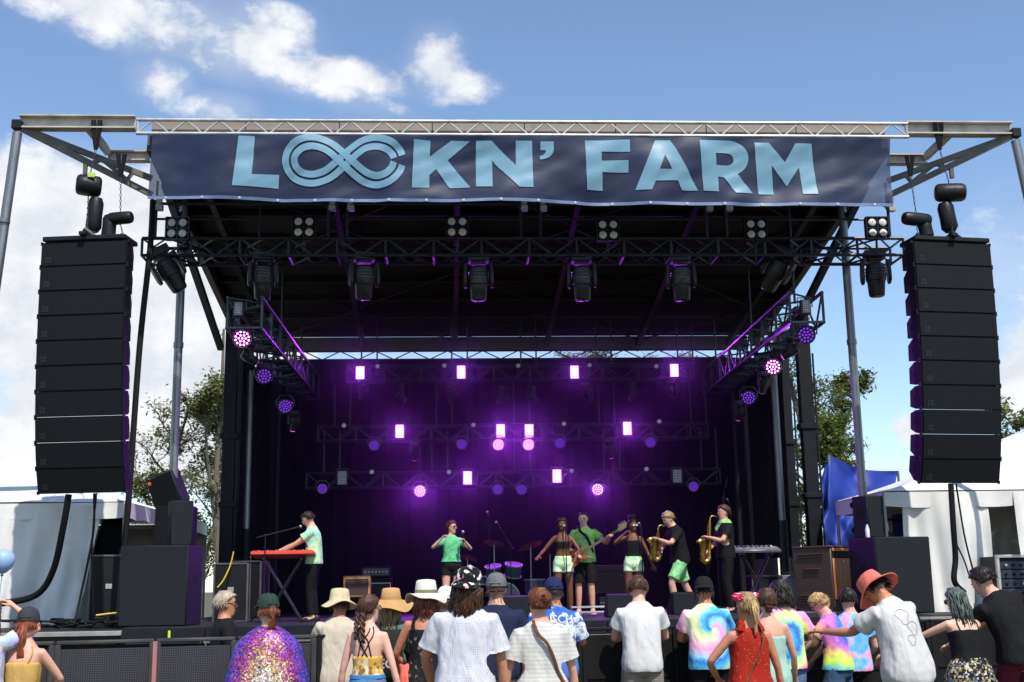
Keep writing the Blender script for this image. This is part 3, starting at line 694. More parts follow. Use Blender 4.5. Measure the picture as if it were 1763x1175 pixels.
# four-lamp blinders
BLX = [(305, 393), (523, 391), (787, 391), (1047, 396), (1302, 395), (1511, 392)]
for i, (px, py) in enumerate(BLX):
    c = P(px, py, YT-.08); s = .092
    t = thing('blinder_light', f'square blinder of four round white lamps, {ORD[i] if i else "leftmost"} of six from the left' if 0 < i < 5 else f'square blinder of four round white lamps at the {"left" if i == 0 else "right"} end of the truss', 'stage light', c-V((0, 0, .19)), 'blinders on the front truss')
    m = MB()
    for sx_ in (-1, 0, 1): m.box(c+V((sx_*.19, .05, 0)), (.018, .12, .39))
    for sz in (-1, 0, 1): m.box(c+V((0, .05, sz*.19)), (.36, .11, .018))
    m.box(c+V((0, .12, 0)), (.36, .02, .36)); m.build('frame', RIM, t)
    MB().tube(c+V((0, .1, -.19)), c+V((0, .12, -.4)), .02, n=6).build('mounting_pipe', TR, t)
    for a in (-1, 1):
        for b in (-1, 1):
            q = c+V((a*s, 0, b*s)); M = Matrix.Translation(q) @ Matrix.Rotation(R(90), 4, 'X')
            o = MB().lathe([(.05, -.10), (.075, -.03), (.078, .02), (.072, .02), (.066, .01)], M, 18, cap=False).build('lamp_can', RIM, t)
            MB().lathe([(.066, .008), (.05, .018), (.03, .024), (.012, .026), (.010, .012), (.002, .012)], M, 18).build('lens', LENSW, o)
# moving heads
HEADM = mat('mover_body', (.010, .010, .013), .42, 0, .25, 10, bump=.15, spec=.35)
def mover(px, py, Y, tilt, pan, lab, sc=1.0, lens=None, group='moving heads', roll=0, hangz=None):
    c = P(px, py, Y); t = thing('moving_head_light', lab, 'stage light', c, group, rz=R(pan)); k = sc
    t.rotation_euler = (0, R(roll), R(pan))
    MB().box((0, .02*k, .40*k), (.36*k, .26*k, .14*k)).box((0, .02*k, .31*k), (.24*k, .2*k, .05*k)).build('base', HEADM, t, local=True, bevel=.012*k)
    for s in (-1, 1):
        MB().loft([[V((s*.215*k+dx*k, y*k, z*k)) for dx, y in ((-.03, -.07), (.03, -.07), (.03, .07), (-.03, .07))] for z in (.30,)] +
                  [[V((s*.225*k+dx*k, y*k, z*k)) for dx, y in ((-.03, -.09), (.03, -.09), (.03, .09), (-.03, .09))] for z in (.1, -.05)] +
                  [[V((s*.22*k+dx*k, y*k, z*k)) for dx, y in ((-.022, -.05), (.022, -.05), (.022, .05), (-.022, .05))] for z in (-.12,)]).build('yoke_arm', HEADM, t, local=True, bevel=.008*k)
    M = Matrix.Rotation(R(tilt), 4, 'X')
    def ring(z, a, b, e=.72):
        o = []
        for j in range(16):
            th = 2*math.pi*j/16; cx, sy = math.cos(th), math.sin(th)
            o.append(M @ V((a*k*math.copysign(abs(cx)**e, cx), b*k*math.copysign(abs(sy)**e, sy), z*k)))
        return o
    h = MB().loft([ring(.25, .10, .10), ring(.22, .15, .15), ring(.02, .172, .172), ring(-.06, .165, .165), ring(-.07, .15, .15), ring(-.3, .135, .135, .9), ring(-.33, .125, .125, 1)]).build('head', HEADM, t, local=True)
    MB().loft([ring(-.332, .12, .12, 1), ring(-.345, .10, .10, 1), ring(-.35, .03, .03, 1)]).build('lens', lens or RIM, h, local=True)
    for z in (.16, .11, .06): MB().loft([ring(z, .176, .176), ring(z-.018, .178, .178)]).build('cooling_fin', RIM, h, local=True)
    if hangz: MB().tube((0, 0, .46*k), (0, 0, hangz), .018, n=6).build('clamp_pipe', TR, t, local=True)
    return t
mv = [(453, 482, 10, 12, 0), (627, 482, 12, 14, 0), (824, 484, 6, 0, 0), (1002, 484, 8, -6, 0), (1173, 484, 8, -8, 0)]
for i, (px, py, ti, pan, rl_) in enumerate(mv):
    mover(px, py, YT+.1, ti, pan, f'big black moving head below the front truss, {["first after the tilted left one", "second after the tilted left one", "the middle one of seven", "just right of the middle one", "left of the tilted right pair"][i]}')
mover(293, 470, YT+.1, 0, 20, 'big black moving head tilted sideways at the left end of the front truss', roll=-32)
mover(1508, 478, YT+.1, 4, -10, 'big black moving head hanging at the right end of the front truss')
mover(1335, 470, YT+.3, 10, -30, 'big black moving head tilted sideways near the right corner of the roof', roll=35)
# LED pars
LED19 = [(0, 0)]+[(.055*math.cos(R(60*i)), .055*math.sin(R(60*i))) for i in range(6)]+[(.108*math.cos(R(30*i+15)), .108*math.sin(R(30*i+15))) for i in range(12)]
def parlight(px, py, Y, level, lab, rad=.155, yawd=0, en=28):
    c = P(px, py, Y); t = thing('led_wash_light', lab, 'stage light', c, 'round LED wash lights'); k = rad/.155
    dv = (CAM-c).normalized(); dv = (dv+V((math.sin(R(yawd)), 0, 0))).normalized(); M3 = dv.to_track_quat('Z', 'Y').to_matrix().to_4x4(); M = Matrix.Translation(c) @ M3
    MB().lathe([(.08*k, -.2*k), (.12*k, -.17*k), (.15*k, -.08*k), (.158*k, 0), (.15*k, .015*k), (.14*k, .005*k)], M, 24).build('housing', RIM, t)
    m = MB()
    for (a, b) in LED19: m.lathe([(.0165*k, .004*k), (.013*k, .012*k), (.004*k, .016*k)], M @ Matrix.Translation((a*k, b*k, .004)), 8)
    m.build('lens_cluster', {2: E_PAR, 1: E_PARD}[level], t)['kind'] = 'stuff'
    m = MB(); up = V((0, 0, 1)); x = dv.cross(up).normalized()
    m.path([c+x*.17*k, c+x*.18*k+up*.12*k, c+x*.09*k+up*.22*k, c-x*.09*k+up*.22*k, c-x*.18*k+up*.12*k, c-x*.17*k], .014, n=5); m.build('yoke', TR, t)
    if level == 2: lamp(t, c+dv*.10, en*7, spot=118, direc=(0, -1, -.55))
YR = 25.9
for (px, py, Y, lv, lab, rad, en) in (
    (417, 583, 19.5, 2, 'brightly lit round pink LED light at the front end of the left side truss', .155, 6),
    (455, 648, 21.6, 1, 'violet round LED light midway along the left side truss', .15, 0),
    (491, 700, 23.8, 1, 'violet round LED light at the far end of the left side truss', .15, 0),
    (1388, 577, 19.5, 1, 'violet round LED light at the front end of the right side truss', .155, 0),
    (1331, 632, 21.4, 2, 'brightly lit round pink LED light midway along the right side truss', .155, 7),
    (1289, 685, 23.6, 1, 'violet round LED light at the far end of the right side truss', .15, 0),
    (858, 766, YR, 2, 'brightly lit round light, left of the close pair at the centre of the rear', .135, 10),
    (910, 766, YR, 2, 'brightly lit round light, right of the close pair at the centre of the rear', .135, 10),
    (723, 846, YR, 2, 'brightly lit round light low on the rear left above the singer in green', .14, 22),
    (1029, 843, YR, 2, 'brightly lit round light low on the rear right above the bass player', .14, 14),
    (644, 767, YR, 1, 'dim violet round light at the left end of the middle rear truss', .12, 0),
    (795, 765, YR, 1, 'dim violet round light just left of the centre pair on the middle rear truss', .12, 0),
    (964, 763, YR, 1, 'dim violet round light just right of the centre pair on the middle rear truss', .12, 0),
    (1120, 762, YR, 1, 'dim violet round light at the right end of the middle rear truss', .12, 0),
    (555, 842, YR, 1, 'dim violet round light at the left end of the lower rear truss', .12, 0),
    (857, 843, YR, 1, 'dim violet round light, left of two at the centre of the lower rear truss', .12, 0),
    (898, 843, YR, 1, 'dim violet round light, right of two at the centre of the lower rear truss', .12, 0),
    (1194, 838, YR, 1, 'dim violet round light at the right end of the lower rear truss', .12, 0)):
    parlight(px, py, Y, lv, lab, rad, 0, en)
# strobes
def strobe(px, py, Y, lit, lab, w_=.17, h_=.27, en=14):
    c = P(px, py, Y); t = thing('strobe_panel', lab, 'stage light', c-V((0, 0, h_/2)), 'rectangular strobe panels')
    MB().box(c+V((0, .06, 0)), (w_+.06, .1, h_+.05)).build('housing', RIM, t, bevel=.01)
    o = MB().box(c, (w_, .02, h_)).build('light_panel', E_STROBE if lit else STROBE_OFF, t)
    for i in range(3): MB().box(c+V((-w_/2+w_*(i+.5)/3, -.013, 0)), (.006, .008, h_)).build('divider', RIM, t) if not lit else None
    if not lit:
        for i in range(5): MB().box(c+V((0, -.013, -h_/2+h_*(i+.5)/5)), (w_, .006, .006)).build('divider', RIM, t)
    MB().path([c+V((-.12, .06, 0)), c+V((-.12, .06, h_/2+.06)), c+V((.12, .06, h_/2+.06)), c+V((.12, .06, 0))], .012, n=5).build('yoke', TR, t)
    if lit: lamp(t, c+V((0, -.09, 0)), en*7, spot=118, direc=(0, -1, -.5))
for (px, py, lit, lab) in (
    (620, 642, 1, 'lit white-pink strobe panel, leftmost of four on the upper rear truss'), (794, 641, 1, 'lit white-pink strobe panel, second from left on the upper rear truss'),
    (989, 641, 1, 'lit white-pink strobe panel, third from left on the upper rear truss'), (1161, 638, 1, 'lit white-pink strobe panel, rightmost on the upper rear truss'),
    (688, 743, 1, 'lit white-pink strobe panel, leftmost of four on the middle rear truss'), (862, 742, 1, 'lit white-pink strobe panel, left of the central pair on the middle truss'),
    (911, 742, 1, 'lit white-pink strobe panel, right of the central pair on the middle truss'), (1080, 738, 1, 'lit white-pink strobe panel, rightmost on the middle rear truss'),
    (805, 823, 1, 'lit white-pink strobe panel, left one of two on the lower rear truss'), (959, 820, 1, 'lit white-pink strobe panel, right one of two on the lower rear truss'),
    (589, 823, 0, 'unlit grey strobe panel at the left of the lower rear truss'), (1166, 820, 0, 'unlit grey strobe panel at the right of the lower rear truss')):
    strobe(px, py, YR+.1, lit, lab, en={642: 13, 641: 9, 638: 11}.get(py, 13))
strobe(410, 532, 19.25, 0, 'unlit grey strobe panel at the front end of the left side truss', .11, .2)
strobe(1388, 528, 19.25, 0, 'unlit strobe panel at the front end of the right side truss', .11, .2)
# small beam movers
for (px, py, Y, ti, pan, ln, lab) in (
    (715, 779, 25.7, 25, 20, E_PINK, 'small beam light with pink lens left of the centre, shining down'), (1051, 775, 25.7, 25, -20, E_PINK, 'small beam light with pink lens right of the centre, shining down'),
    (625, 673, 26.0, 30, 40, E_PINKD, 'small beam light hanging below the leftmost upper strobe'), (688, 680, 26.0, 50, -60, E_PINKD, 'small beam light left of the second upper strobe'),
    (778, 679, 26.0, 35, 30, E_PINKD, 'small beam light hanging below the second upper strobe'), (868, 684, 26.0, 60, 60, E_PINKD, 'small beam light, left of the pair at the centre of the upper truss'),
    (914, 684, 26.0, 60, -60, E_PINKD, 'small beam light, right of the pair at the centre of the upper truss'), (1012, 679, 26.0, 35, -40, E_PINKD, 'small beam light hanging below the third upper strobe'),
    (1094, 678, 26.0, 50, 60, E_PINKD, 'small beam light left of the rightmost upper strobe'), (1158, 672, 26.0, 30, -30, E_PINKD, 'small beam light hanging below the rightmost upper strobe'),
    (506, 728, 25.0, 20, 30, E_PINK, 'small beam light at the rear end of the left side truss'), (1274, 710, 25.0, 30, 20, E_PINK, 'small beam light at the rear end of the right side truss'),
    (1315, 662, 22.6, 25, 20, E_PINKD, 'small silver-edged beam light midway under the right side truss'), (1362, 606, 20.6, 60, 70, E_PINKD, 'small beam light near the front of the right side truss'),
    (428, 615, 20.6, 60, -60, E_PINKD, 'small beam light near the front of the left side truss')):
    t = mover(px, py, Y, ti, pan, lab, .52, ln, 'small beam lights')
for (px, py, d) in ((715, 779, (.25, -.35, -1)), (1051, 775, (.12, -.45, -1))):
    c = P(px, py, 25.7); tt = [o for o in COL.objects if o.name.startswith('moving_head_light') and (o.location-c).length < .01][0]
    ld = bpy.data.lights.new('lamp_light', 'SPOT'); ld.energy = 1100; ld.color = (.75, .12, 1); ld.spot_size = R(24); ld.spot_blend = .5; ld.shadow_soft_size = .05
    o = bpy.data.objects.new('lamp_light', ld); COL.objects.link(o); o.location = c+V(d).normalized()*.22; o.rotation_euler = (-V(d)).to_track_quat('Z', 'Y').to_euler()
    mw = o.matrix_basis.copy(); o.parent = tt; o.matrix_parent_inverse = (Matrix.Translation(tt.location) @ tt.rotation_euler.to_matrix().to_4x4()).inverted()
# small round unlit lamps on the rear trusses
SM = [(650, 631), (765, 630), (892, 630), (1015, 629), (1130, 631), (592, 733), (815, 732), (971, 730), (1135, 726), (640, 813), (773, 813), (984, 811), (1113, 808)]
for i, (px, py) in enumerate(SM):
    row = 'upper' if i < 5 else 'middle' if i < 9 else 'lower'; k = i if i < 5 else i-5 if i < 9 else i-9
    c = P(px, py, 25.95); M = Matrix.Translation(c) @ Matrix.Rotation(R(98), 4, 'X')
    t = thing('round_can_light', f'small round grey-lensed can light, {ORD[k] if k else "leftmost"} along the top of the {row} rear truss', 'stage light', c, 'small can lights')
    MB().lathe([(.03, -.12), (.05, -.06), (.056, 0), (.05, .005)], M, 14).build('can', RIM, t)
    MB().lathe([(.049, .004), (.03, .014), (.004, .016)], M, 14).build('lens', LENSW, t)
    MB().tube(c+V((0, .04, -.05)), c+V((0, .1, -.2)), .012, n=5).build('bracket', TR, t)

# ================================================================== SPEAKER STACKS, BACKLINE
def boxthing(name, lab, cat, c, size, rz, mt, extra=None, bevel=.015, group=None, part='cabinet'):
    t = thing(name, lab, cat, c, group, rz=R(rz)); o = MB().box((0, 0, size[2]/2), size).build(part, mt, t, local=True, bevel=bevel)
    if extra: extra(t, o, size)
    return t
SUBM = mat('subwoofer_paint', (.012, .0135, .017), .6, 0, .15, 5, bump=.3, bscale=180, spec=.2)
SUBG = mat('subwoofer_grille', (.013, .015, .019), .65, 0, .12, 3, bump=.6, bscale=240, spec=.2)
def grille(t, o, s):
    MB().box((0, -s[1]/2-.006, s[2]/2), (s[0]-.03, .014, s[2]-.03)).build('grille', SUBG, o, local=True, bevel=.004)
    for sx_ in (-1, 1):
        MB().box((sx_*(s[0]/2+.001), 0, s[2]*.6), (.012, .16, .09)).build('handle', RUB, o, local=True)
    for i in range(4): MB().tube(((-1 if i % 2 else 1)*s[0]*.35, s[1]/2+.02, s[2]*(.2 if i < 2 else .8)), ((-1 if i % 2 else 1)*s[0]*.35, s[1]/2+.05, s[2]*(.2 if i < 2 else .8)), .05, n=10).build('wheel', RUB, o, local=True)
yl = 19.15
boxthing('subwoofer', 'large black subwoofer cabinet standing at the left front of the stage', 'speaker', (XP(278, yl, 1000), yl, DECK), (1.02, .85, 1.19), -3, SUBM, grille)
boxthing('top_speaker', 'small black speaker standing on the left subwoofer', 'speaker', (XP(309, yl, 900), yl+.05, DECK+1.19), (.34, .36, .69), 20, SUBM, grille)
def horn(t, o, s):
    MB().box((0, -s[1]/2-.004, s[2]/2), (s[0]-.04, .01, s[2]-.06)).build('grille', GRILL, o, local=True)
    MB().lathe([(.03, 0), (.034, .006), (.02, .01)], Matrix.Translation((-s[0]/2+.06, -s[1]/2-.008, s[2]-.08)) @ Matrix.Rotation(R(90), 4, 'X'), 12).build('orange_badge', mat('orange_badge', (.7, .16, .03), .5), o, local=True)
ws = boxthing('tilted_speaker', 'black speaker tilted back behind the left pole with an orange dot', 'speaker', (XP(300, 20.6, 850), 20.6, DECK+1.9), (.5, .3, .56), -6, SUBM, horn); ws.rotation_euler = (R(8), R(-20), R(-20))
boxthing('road_case', 'tall black road trunk under the tilted speaker', 'trunk', (XP(300, 20.65, 960), 20.7, DECK), (.6, .5, 1.9), 0, BLKP, bevel=.02)
yr_ = 19.2
boxthing('subwoofer', 'large black subwoofer cabinet standing at the right front of the stage', 'speaker', (XP(1534, yr_, 1000), yr_, DECK), (.95, .85, 1.17), 10, SUBM, grille)
boxthing('top_speaker', 'small black speaker standing on the right subwoofer', 'speaker', (XP(1496, yr_, 900), yr_, DECK+1.17), (.34, .36, .66), 22, SUBM, grille)
b = MB().lathe([(.032, 0), (.034, .02), (.034, .13), (.02, .16), (.018, .19), (.02, .2)], None, 14)
o = b.build('water_bottle', mat('bottle_plastic', (.7, .72, .74), .3, 0, .05, 5)); o.location = (XP(1484, yr_, 910)-.02, yr_-.3, DECK+1.17)
tag(o, 'small clear water bottle standing on the right subwoofer', 'bottle')
# Leslie-type cabinet
LWD = mat('walnut_brown', (.065, .034, .028), .5, 0, .25, 3, bump=.1, stretch=(1, 1, 12)); LOR = mat('orange_veneer', (.52, .17, .055), .42, 0, .3, 4, bump=.08, stretch=(12, 3, 1), dirt='5a2410', damt=.6, dscale=2)
t = thing('rotary_organ_speaker', 'brown wooden organ speaker cabinet with louvres and orange open side', 'speaker', (XP(1415, 20.2, 970), 20.2, DECK+.02), rz=R(-52))
sz = (.74, .55, 1.03)
MB().box((0, 0, sz[2]/2), sz).build('cabinet', LWD, t, local=True, bevel=.012)
MB().box((0, 0, sz[2]+.012), (sz[0]+.03, sz[1]+.03, .03)).build('top', LWD, t, local=True, bevel=.006)
for z0_, k, wd in ((.92, 2, .5), (.68, 2, .3), (.12, 4, .56)):
    for i in range(k): MB().box((-.02, -sz[1]/2-.008, z0_-i*.045 if z0_ > .5 else z0_+i*.045), (wd, .022, .018), (R(20), 0, 0)).build('louvre', LWD, t, local=True)
# open right side: veneer panel with a slot at the top
MB().box((sz[0]/2+.012, 0, .52), (.02, sz[1]-.06, .66)).build('side_panel', LOR, t, local=True, bevel=.006)
MB().box((sz[0]/2+.012, 0, .99), (.02, sz[1]-.06, .05)).build('side_panel', LOR, t, local=True, bevel=.005)
MB().box((sz[0]/2+.004, 0, .91), (.012, sz[1]-.1, .12)).build('rotor_opening', RUB, t, local=True)
MB().box((sz[0]/2+.03, .02, .8), (.012, .03, .05)).build('catch', ALU, t, local=True)
MB().box((0, 0, -.012), (.86, .66, .025)).build('dolly', ALU, t, local=True)
# guitar / bass / keyboard amps
def ampface(cloth_, trim, knobs=6, head=.0):
    def f(t, o, s):
        MB().box((0, -s[1]/2-.004, s[2]*.46), (s[0]-.07, .012, s[2]*.8)).build('speaker_cloth', cloth_, o, local=True)
        for (cx, cz, w2, h2) in ((0, s[2]*.46+s[2]*.4, s[0]-.05, .014), (0, s[2]*.46-s[2]*.4, s[0]-.05, .014), (-s[0]/2+.03, s[2]*.46, .014, s[2]*.8), (s[0]/2-.03, s[2]*.46, .014, s[2]*.8)):
            MB().box((cx, -s[1]/2-.012, cz), (w2, .012, h2)).build('piping', trim, o, local=True)
        MB().path([(-.09, 0, s[2]), (-.08, 0, s[2]+.035), (.08, 0, s[2]+.035), (.09, 0, s[2])], .012, n=6).build('handle', RUB, o, local=True)
        for k in range(4): MB().tube(((-1 if k % 2 else 1)*s[0]*.4, (-1 if k < 2 else 1)*s[1]*.35, -.03), ((-1 if k % 2 else 1)*s[0]*.4, (-1 if k < 2 else 1)*s[1]*.35, 0), .025, n=8).build('foot', RUB, o, local=True)
    return f
TWEED = mat('tweed_cloth', (.46, .25, .055), .8, 0, .25, 60, bump=.3, bscale=200); OXB = mat('oxblood_cloth', (.045, .022, .025), .85, 0, .2, 30)
DKC = mat('dark_amp_cloth', (.016, .014, .017), .8, 0, .2, 30); SLV = mat('silver_cloth', (.26, .28, .30), .6, .2, .35, 14, stretch=(6, 6, 1))
a = boxthing('guitar_amplifier', 'small tweed guitar amplifier with dark cloth, tilted on a low stand', 'amplifier', (XP(615, 23, 990), 23.0, DECK+.32), (.5, .26, .40), 0, TWEED, ampface(OXB, TWEED))
a.rotation_euler = (R(-10), 0, 0)
m = MB(); 
for s in (-1, 1): m.tube((XP(615, 23)+s*.2, 22.9, DECK), (XP(615, 23)+s*.16, 23.1, DECK+.32), .014, n=6)
m.tube((XP(615, 23)-.2, 22.92, DECK+.02), (XP(615, 23)+.2, 22.92, DECK+.02), .014, n=6)
tag(m.build('amp_stand', BLK), 'low black tube stand under the tweed amplifier', 'stand')
bx = XP(648, 23.9)
boxthing('bass_cabinet', 'tall black bass speaker cabinet behind the tweed amplifier', 'speaker', (bx, 23.9, DECK+.03), (.62, .42, .66), 0, BLKP, ampface(DKC, ALU))
def amphead(t, o, s):
    MB().box((0, -s[1]/2-.004, s[2]*.5), (s[0]-.05, .01, s[2]*.6)).build('control_panel', mat('amp_panel', (.06, .06, .065), .4, .5, .2, 20), o, local=True)
    for i in range(7): MB().tube((-s[0]*.36+i*s[0]*.12, -s[1]/2-.03, s[2]*.5), (-s[0]*.36+i*s[0]*.12, -s[1]/2-.008, s[2]*.5), .014, n=8).build('knob', ALU, o, local=True)
boxthing('amplifier_head', 'black amplifier head with metal knobs on top of the bass cabinet', 'amplifier', (bx, 23.9, DECK+.70), (.56, .3, .22), 0, BLKP, amphead)
boxthing('keyboard_amplifier', 'long dark red combo organ amplifier behind the bass player', 'amplifier', (XP(1045, 24.4), 24.4, DECK+.02), (.95, .42, .86), 0, mat('maroon_tolex', (.05, .018, .018), .6, 0, .2, 10), ampface(mat('brown_grille', (.06, .038, .028), .8, 0, .2, 20), RUB))
boxthing('silver_amplifier', 'silver-fronted combo amplifier beside the organ speaker', 'amplifier', (XP(1361, 20.9, 1000), 20.9, DECK+.1), (.36, .25, .52), 5, mat('grey_tolex', (.13, .14, .15), .6, 0, .15, 12), ampface(SLV, ALU))
boxthing('amp_rack', 'small black effects rack with lit meter behind the singers', 'rack', (XP(1046, 22.6), 22.6, DECK), (.4, .3, .36), 0, BLKP, amphead)
# flight cases and clutter
CASEM = mat('flight_case', (.011, .011, .013), .5, 0, .2, 6, spec=.25)
CTRIM = mat('case_trim', (.13, .13, .14), .45, .5, .3, 8)
def caseedge(t, o, s):
    for sx_ in (-1, 1):
        for sy in (-1, 1): MB().box((sx_*s[0]/2, sy*s[1]/2, s[2]/2), (.03, .03, s[2]+.006)).build('corner_strip', CTRIM, o, local=True)
    for z in (0.0, s[2]):
        for sy in (-1, 1): MB().box((0, sy*s[1]/2, z), (s[0]-.03, .028, .028)).build('edge_strip', CTRIM, o, local=True)
    MB().box((0, -s[1]/2-.006, s[2]*.55), (.1, .012, .08)).build('latch', ALU, o, local=True)
for (px, Y, s, rz, lab) in ((400, 21.2, (.55, .5, .95), 5, 'tall black flight case beside the keyboard stand'), (432, 22.0, (.5, .5, 1.0), -8, 'black flight case behind the keyboard boom stand'),
                            (1585, 21.2, (.9, .6, .8), 0, 'black flight case behind the right subwoofer by the tent'), (190, 20.8, (.6, .6, 1.1), 12, 'tall black case inside the opening of the left tent'),
                            (1325, 23.2, (.8, .5, .62), 0, 'low black case behind the synthesizer stand')):
    boxthing('flight_case', lab, 'case', (XP(px, Y, 990), Y, DECK), s, rz, CASEM, caseedge, bevel=.01)
t = thing('equipment_rack', 'aluminium-edged rack of amplifiers with cables at the right edge', 'rack', (XP(1740, 20.0, 980), 20.0, DECK), rz=R(4)); s = (.72, .6, .86)
MB().box((0, .05, s[2]/2), (s[0], s[1]-.1, s[2])).build('case', CASEM, t, local=True)
for sx_ in (-1, 1): MB().box((sx_*s[0]/2, -s[1]/2+.05, s[2]/2), (.05, .06, s[2])).build('rail', ALU, t, local=True, bevel=.006)
MB().box((0, -s[1]/2+.05, s[2]), (s[0]+.05, .07, .05)).build('rail', ALU, t, local=True, bevel=.006); MB().box((0, -s[1]/2+.05, .02), (s[0]+.05, .07, .05)).build('rail', ALU, t, local=True, bevel=.006)
for i in range(5):
    u = MB().box((0, -s[1]/2+.08, .12+i*.15), (s[0]-.08, .03, .13)).build('rack_unit', mat('rack_unit', (.03, .035, .055), .4, .3, .3, 30), t, local=True, bevel=.004)
    for k in range(4): MB().tube((-.22+k*.14, -s[1]/2+.055, .12+i*.15), (-.22+k*.14, -s[1]/2+.03, .12+i*.15), .022, n=8).build('knob', ALU if (i*3+k) % 4 == 0 else RUB, u, local=True)
random.seed(11)
m = MB()
for i in range(9):
    a = V((XP(1700, 19.4)+random.random()*1.3, 19.1+random.random()*.4, DECK+.02)); pts = [a]
    for k in range(5): pts.append(pts[-1]+V((random.uniform(-.2, .25), random.uniform(-.06, .06), random.uniform(-.01, .04))))
    m.path(catmull([tuple(V((p.x, p.y, max(DECK+.015, p.z)))) for p in pts], 5), .012, n=5)
tag(m.build('cable_tangle', mat('grey_cable', (.09, .09, .1), .5, 0, .3, 6)), 'tangle of grey cables lying before the rack at the right edge', 'cables')['kind'] = 'stuff'
cable('yellow cable strung from the left mast down to the deck', [P(402, 950, 20.8), P(396, 975, 20.7), P(384, 1000, 20.5), P(374, 1012, 20.4)], .012, mt=mat('yellow_cable', (.5, .36, .02), .5))
cable('yellow cable on the left wing deck by the tent pole', [P(165, 1060, 18.9), P(200, 1056, 19.0), P(235, 1058, 18.95)], .015, mt=mat('yellow_cable', (.5, .36, .02), .5))
random.seed(21)
for i, (x0_, x1_, yy, lab) in enumerate(((150, 235, 19.0, 'heap of black cables lying on the left wing deck beside the tent'), (60, 150, 18.9, 'loose black cables along the left wing deck edge'))):
    m = MB()
    for j in range(10):
        a = V((XP(random.uniform(x0_, x1_), yy), yy+random.uniform(-.25, .3), DECK+.02)); pts = [a]
        for k in range(6): pts.append(pts[-1]+V((random.uniform(-.25, .25), random.uniform(-.12, .12), random.uniform(-.03, .05))))
        m.path(catmull([tuple(V((p.x, max(18.75, p.y), min(DECK+.12, max(DECK+.0, p.z))))) for p in pts], 5), .016, n=5)
    tag(m.build('cable_heap', RUB), lab, 'cables')['kind'] = 'stuff'
q = P(292, 1071, 18.33); tag(MB().box((q.x, 18.334, DECK-.1), (.035, .004, .1)).build('tape_mark', mat('fluoro_tape', (.55, .75, .08), .5)), 'short fluorescent yellow-green tape mark on the stage edge', 'tape')
# wedge monitors
def wedge(px, Y, rz, lab):
    t = thing('floor_monitor', lab, 'monitor', (XP(px, Y), Y, DECK+.005), 'floor monitors', rz=R(rz))
    w_ = .29; pr = [(-.2, 0), (.24, 0), (.24, .34), (.12, .36), (-.2, .1)]
    m = MB().loft([[V((x, y, z)) for y, z in pr] for x in (-w_, w_)]); m.build('cabinet', SUBM, t, local=True, bevel=.008)
    MB().add([(-w_+.03, .105, .365), (w_-.03, .105, .365), (w_-.03, -.19, .117), (-w_+.03, -.19, .117)], [(0, 1, 2, 3)]).build('grille', SUBG, t, local=True)
wedge(1072, 19.6, 180, 'black wedge monitor in front of the three singers, right one'); wedge(1180, 20.6, 185, 'pale-topped wedge monitor behind the feet of the bending saxophonist')
wedge(760, 19.4, 178, 'black wedge monitor before the singer in the green T-shirt'); wedge(880, 19.4, 180, 'black wedge monitor at the centre front of the deck')
# keyboards
def keybed(name, lab, c, L, dp, rz, body, top, tilt=0):
    t = thing(name, lab, 'keyboard', c, rz=R(rz)); t.rotation_euler = (R(tilt), 0, R(rz))
    MB().box((0, 0, .058), (L, dp, .062)).build('body', body, t, local=True, bevel=.014)
    MB().box((0, dp*.2, .096), (L-.06, dp*.45, .012)).build('control_panel', top, t, local=True)
    kb = MB().box((0, -dp*.24, .094), (L-.1, dp*.46, .012)).build('key_bed', mat('keys_white', (.75, .74, .7), .35), t, local=True)
    km = MB().box((0, 0, 0), (.012, dp*.28, .012)).mesh('black_key'); k = int((L-.1)/.024)
    for i in range(k):
        if i % 7 in (2, 6): continue
        o = link('black_key', km, RUB, kb); o.location = (-L/2+.06+i*.024, -dp*.2, .104)
    kn = MB().lathe([(.011, 0), (.011, .012), (.007, .016)], None, 8).mesh('knob')
    for i in range(12): o = link('knob', kn, ALU, t); o.location = (-L/2+.12+i*(L-.24)/11, dp*.2+(.03 if i % 2 else -.03), .102)
    return t
KZ = DECK+1.0
kx, ky = XP(488, 19.9), 19.9
keybed('stage_keyboard', 'bright red stage keyboard played by the man in pale tie-dye', (kx, ky, KZ), 1.02, .34, 176, mat('red_enamel', (.68, .065, .025), .3, 0, .1, 6), mat('red_panel', (.55, .05, .02), .35, 0, .2, 20), tilt=9)
def xstand(lab, c, w_, hgt, rz=0):
    t = thing('keyboard_stand', lab, 'stand', c, rz=R(rz))
    for y in (-.11, .11):
        MB().tube((-w_/2, y, .02), (w_/2, y, hgt), .017, n=8).build('leg', BLK, t, local=True); MB().tube((w_/2, y*.8, .02), (-w_/2, y*.8, hgt), .017, n=8).build('leg', BLK, t, local=True)
    for x in (-w_/2, w_/2): MB().tube((x, -.2, .02), (x, .2, .02), .018, n=8).build('foot_bar', BLK, t, local=True); MB().tube((x, -.2, hgt), (x, .2, hgt), .018, n=8).build('top_bar', BLK, t, local=True)
xstand('folding black cross stand under the red keyboard', (kx, ky, DECK), .6, .985)
k2x = XP(1303, 21.6)
keybed('synthesizer', 'grey synthesizer with wooden ends on a stand behind the tall saxophonist', (k2x, 21.6, DECK+1.02), .85, .32, 184, mat('synth_grey', (.15, .15, .16), .4, .3, .15, 10), mat('synth_panel', (.30, .30, .31), .4, .4, .3, 30), tilt=-14)
xstand('folding black cross stand under the grey synthesizer', (k2x, 21.6, DECK), .5, .99)
